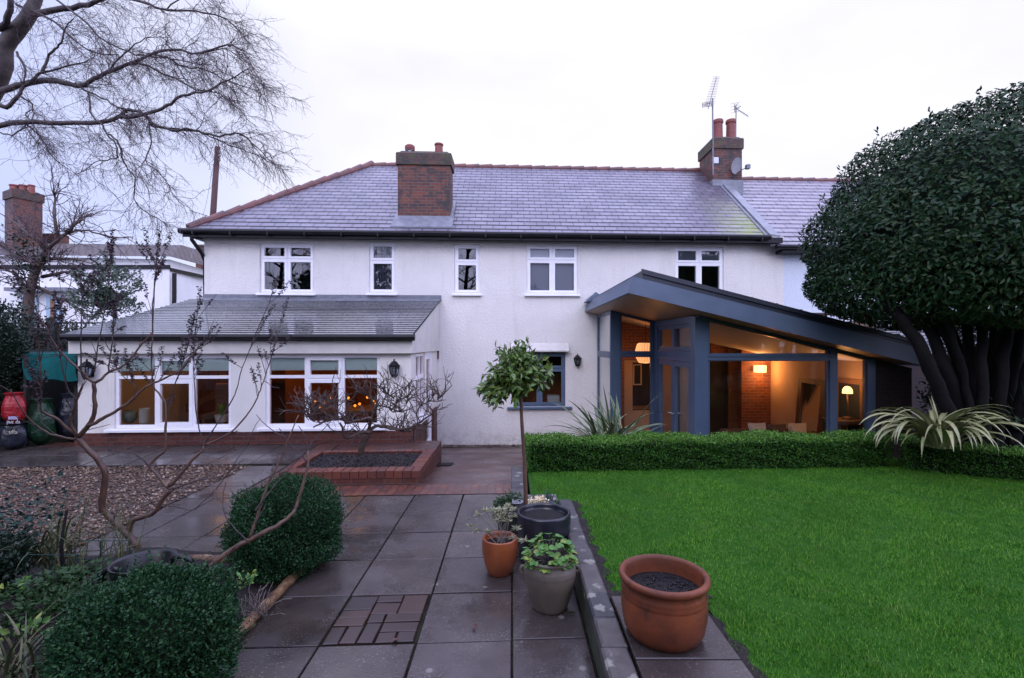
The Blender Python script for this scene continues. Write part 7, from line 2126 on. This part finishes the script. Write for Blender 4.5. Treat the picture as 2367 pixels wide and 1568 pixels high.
# fallen leaves on the paving
for k, (u, v, m_, lab_2) in enumerate([(1312, 1420, 'lime', 'yellow green fallen leaf on the path below the stoneware jar'), (905, 1490, 'deadleaf', 'reddish fallen leaf at the front of the brick patch'), (1101, 1368 + 90, 'deadleaf', 'dark curled leaf on the slab left of the path joint'), (1155, 1375 - 60, 'deadleaf', 'dark curled leaf on the slab left of the orange pot')]):
    y = H * F / (v - VC); p = at(u, v, y)
    leaves('fallen_leaf', np.array([[p.x, p.y, .012]]), np.array([[math.cos(k), math.sin(k), .1]]), .06, .035, M[m_], up=np.array([[0, 0, 1.]]))
    o = COL.objects[-1] if False else bpy.data.objects[[q.name for q in bpy.data.objects if q.name.startswith('fallen_leaf')][-1]]
    tag(o, lab_2, 'leaf')

# ------------------------------------------------------------------ far plants on the left
bt2 = thing('ivy_clad_tree', 'bare spreading tree with ivy beyond the left fence', 'tree', at(64, 800, 15)); mb = MB(); tg2 = MB()
tr = smooth_path([at(62, 830, 15), at(64, 737, 15), at(69, 673, 15), at(87, 616, 15), at(108, 581, 15)], 4); mb.tube(tr, taper(len(tr), .17, .085), 9)
LB2 = [[(108, 581), (133, 556), (156, 540), (190, 532), (230, 540), (270, 555)], [(108, 581), (95, 560), (70, 545), (40, 520), (10, 500)], [(87, 616), (120, 600), (170, 600), (230, 615)], [(133, 556), (128, 510), (127, 460), (125, 440)], [(69, 673), (40, 640), (10, 620), (-20, 610)], [(87, 616), (60, 600), (30, 590), (0, 560)], [(100, 640), (150, 630), (180, 640), (230, 660)], [(156, 540), (180, 510), (200, 500)], [(80, 660), (120, 680), (160, 700), (190, 720)]]
for pts in LB2:
    q = smooth_path([at(u, v, 15 + random.uniform(-.4, .4)) for u, v in pts], 3, .03); mb.tube(q, taper(len(q), .06, .012), 6)
    for _ in range(24):
        i = random.randint(1, len(q) - 2); w2 = grow(q[i], (q[i + 1] - q[i]).normalized() + rv(.6) + Vector((0, 0, .15)), random.uniform(.3, 1.1), 5, .2, .03); tg2.tube(w2, taper(len(w2), .014, .006), 4)
        for _ in range(3):
            k = random.randint(1, 5); w3 = grow(w2[k], (w2[k] - w2[k - 1]).normalized() + rv(.6), random.uniform(.2, .6), 4, .2, .02); tg2.tube(w3, taper(len(w3), .008, .004), 3, caps=False)
mb.build('trunk', M['acerbark'], bt2, True); tg2.build('twigs', M['birchtwig'], bt2)
P = []
for _ in range(350):
    q = random.choice(tr[2:]); P.append(tuple(q + rv(.14)))
for _ in range(500):
    q = at(random.uniform(35, 62), random.uniform(530, 720), 15); P.append(tuple(q + rv(.12)))
leaves('ivy', np.array(P), rng.normal(size=(len(P), 3)), rng.uniform(.06, .12, len(P)), .07, M['ivy'], bt2)
bush('evergreen_shrub', 'grey green leafy shrub in front of the white far house', at(245, 690, 13.8), (.66, .5, .72), 1900, .085, M['greygreen'], M['coredark'], 2.0, -.9, .35, core=.45)
bush('evergreen_shrub', 'dark low shrub above the fence left of the lean-to roof', at(70, 800, 11.8), (1.7, .5, .55), 4200, .06, M['ivy'], M['coredark'], 2.0, -.9, .2)
bush('conifer_hedge', 'dark ivy covered mass at the far left edge behind the red sack', at(-20, 850, 8.9), (.42, .5, 1.05), 6000, .055, M['ivy'], M['coredark'], 2.6, -.95, .1, 'hedge')
rs2 = thing('red_twig_shrub', 'dull red twiggy shrub behind the red sack', 'shrub', at(45, 960, 8.8)); mb = MB()
for k in range(70):
    b0 = at(random.uniform(15, 90), 950, 8.9); q = grow(b0, (random.gauss(0, .7), random.gauss(0, .3), .7), random.uniform(.25, .6), 5, .2, -.05); mb.tube(q, taper(len(q), .006, .003), 4)
M['redtwig'] = pmat('red_twig', (0.07, 0.022, 0.024), None, 5, .7); mb.build('twigs', M['redtwig'], rs2)

# ------------------------------------------------------------------ garden's far end mirrored in the windows, plus unseen greenery added for shade
for k, (x, y, z, rx, rz_, lab_3) in enumerate([(-9, -13, 3.0, 5, 4.2, 'tall dark evergreen behind the viewpoint on the left, mirrored in the windows'), (3.5, -14, 2.2, 6, 2.8, 'dark evergreen behind the viewpoint in the middle, mirrored in the windows'), (14, -13, 3.6, 5, 5, 'dark evergreen behind the viewpoint on the right, mirrored in the windows')]):
    bush('evergreen_tree', lab_3, (x, y, z), (rx, 2.5, rz_), 5000, .35, M['ivy'], M['coredark'], 2.0, -.9, .25, 'tree')
bush('evergreen_tree', 'unseen dark evergreen added left of the viewpoint to shade the planting bed', (-7.0, .6, 2.6), (1.6, 2.6, 2.7), 5000, .25, M['ivy'], M['coredark'], 2.0, -.95, .2, 'tree')  # unseen tree added to darken the left bed
bush('added_shade_hedge', 'unseen tall dark hedge added close behind the viewpoint to shade the near garden', (0, -4.6, 1.5), (9, 1.2, 2.5), 5000, .28, M['ivy'], M['coredark'], 2.8, -.95, .12, 'hedge')  # unseen hedge added to darken near faces turned to the camera
for (bx_, by_, lab_4) in ((-1.0, -9, 'bare garden tree behind the viewpoint, mirrored in the narrow upstairs window'), (-13.5, -10, 'bare garden tree far behind the viewpoint on the left, mirrored in the first upstairs window')):
    rt = thing('bare_tree', lab_4, 'tree', (bx_, by_, 0)); mb = MB()
    def rec(p, d, L_, r, dep):
        q = grow(p, d, L_, 5, .12, .02); mb.tube(q, taper(6, r, r * .6), 5, caps=False)
        if dep == 0: return
        for _ in range(3):
            rec(q[random.randint(2, 5)], (q[-1] - q[-2]).normalized() + rv(.5), L_ * random.uniform(.5, .75), r * .5, dep - 1)
    tp_ = [Vector((bx_ + .1 * math.sin(z_), by_, z_)) for z_ in range(0, 12)]
    mb.tube(tp_, taper(12, .2, .06), 8)
    for z_ in range(6, 22):
        a_ = random.uniform(0, 6.28); rec(tp_[z_ // 2], (math.cos(a_), math.sin(a_), .7), 2.2 - .03 * z_, .07, 4)
    mb.build('trunk', M['darktrunk'], rt)
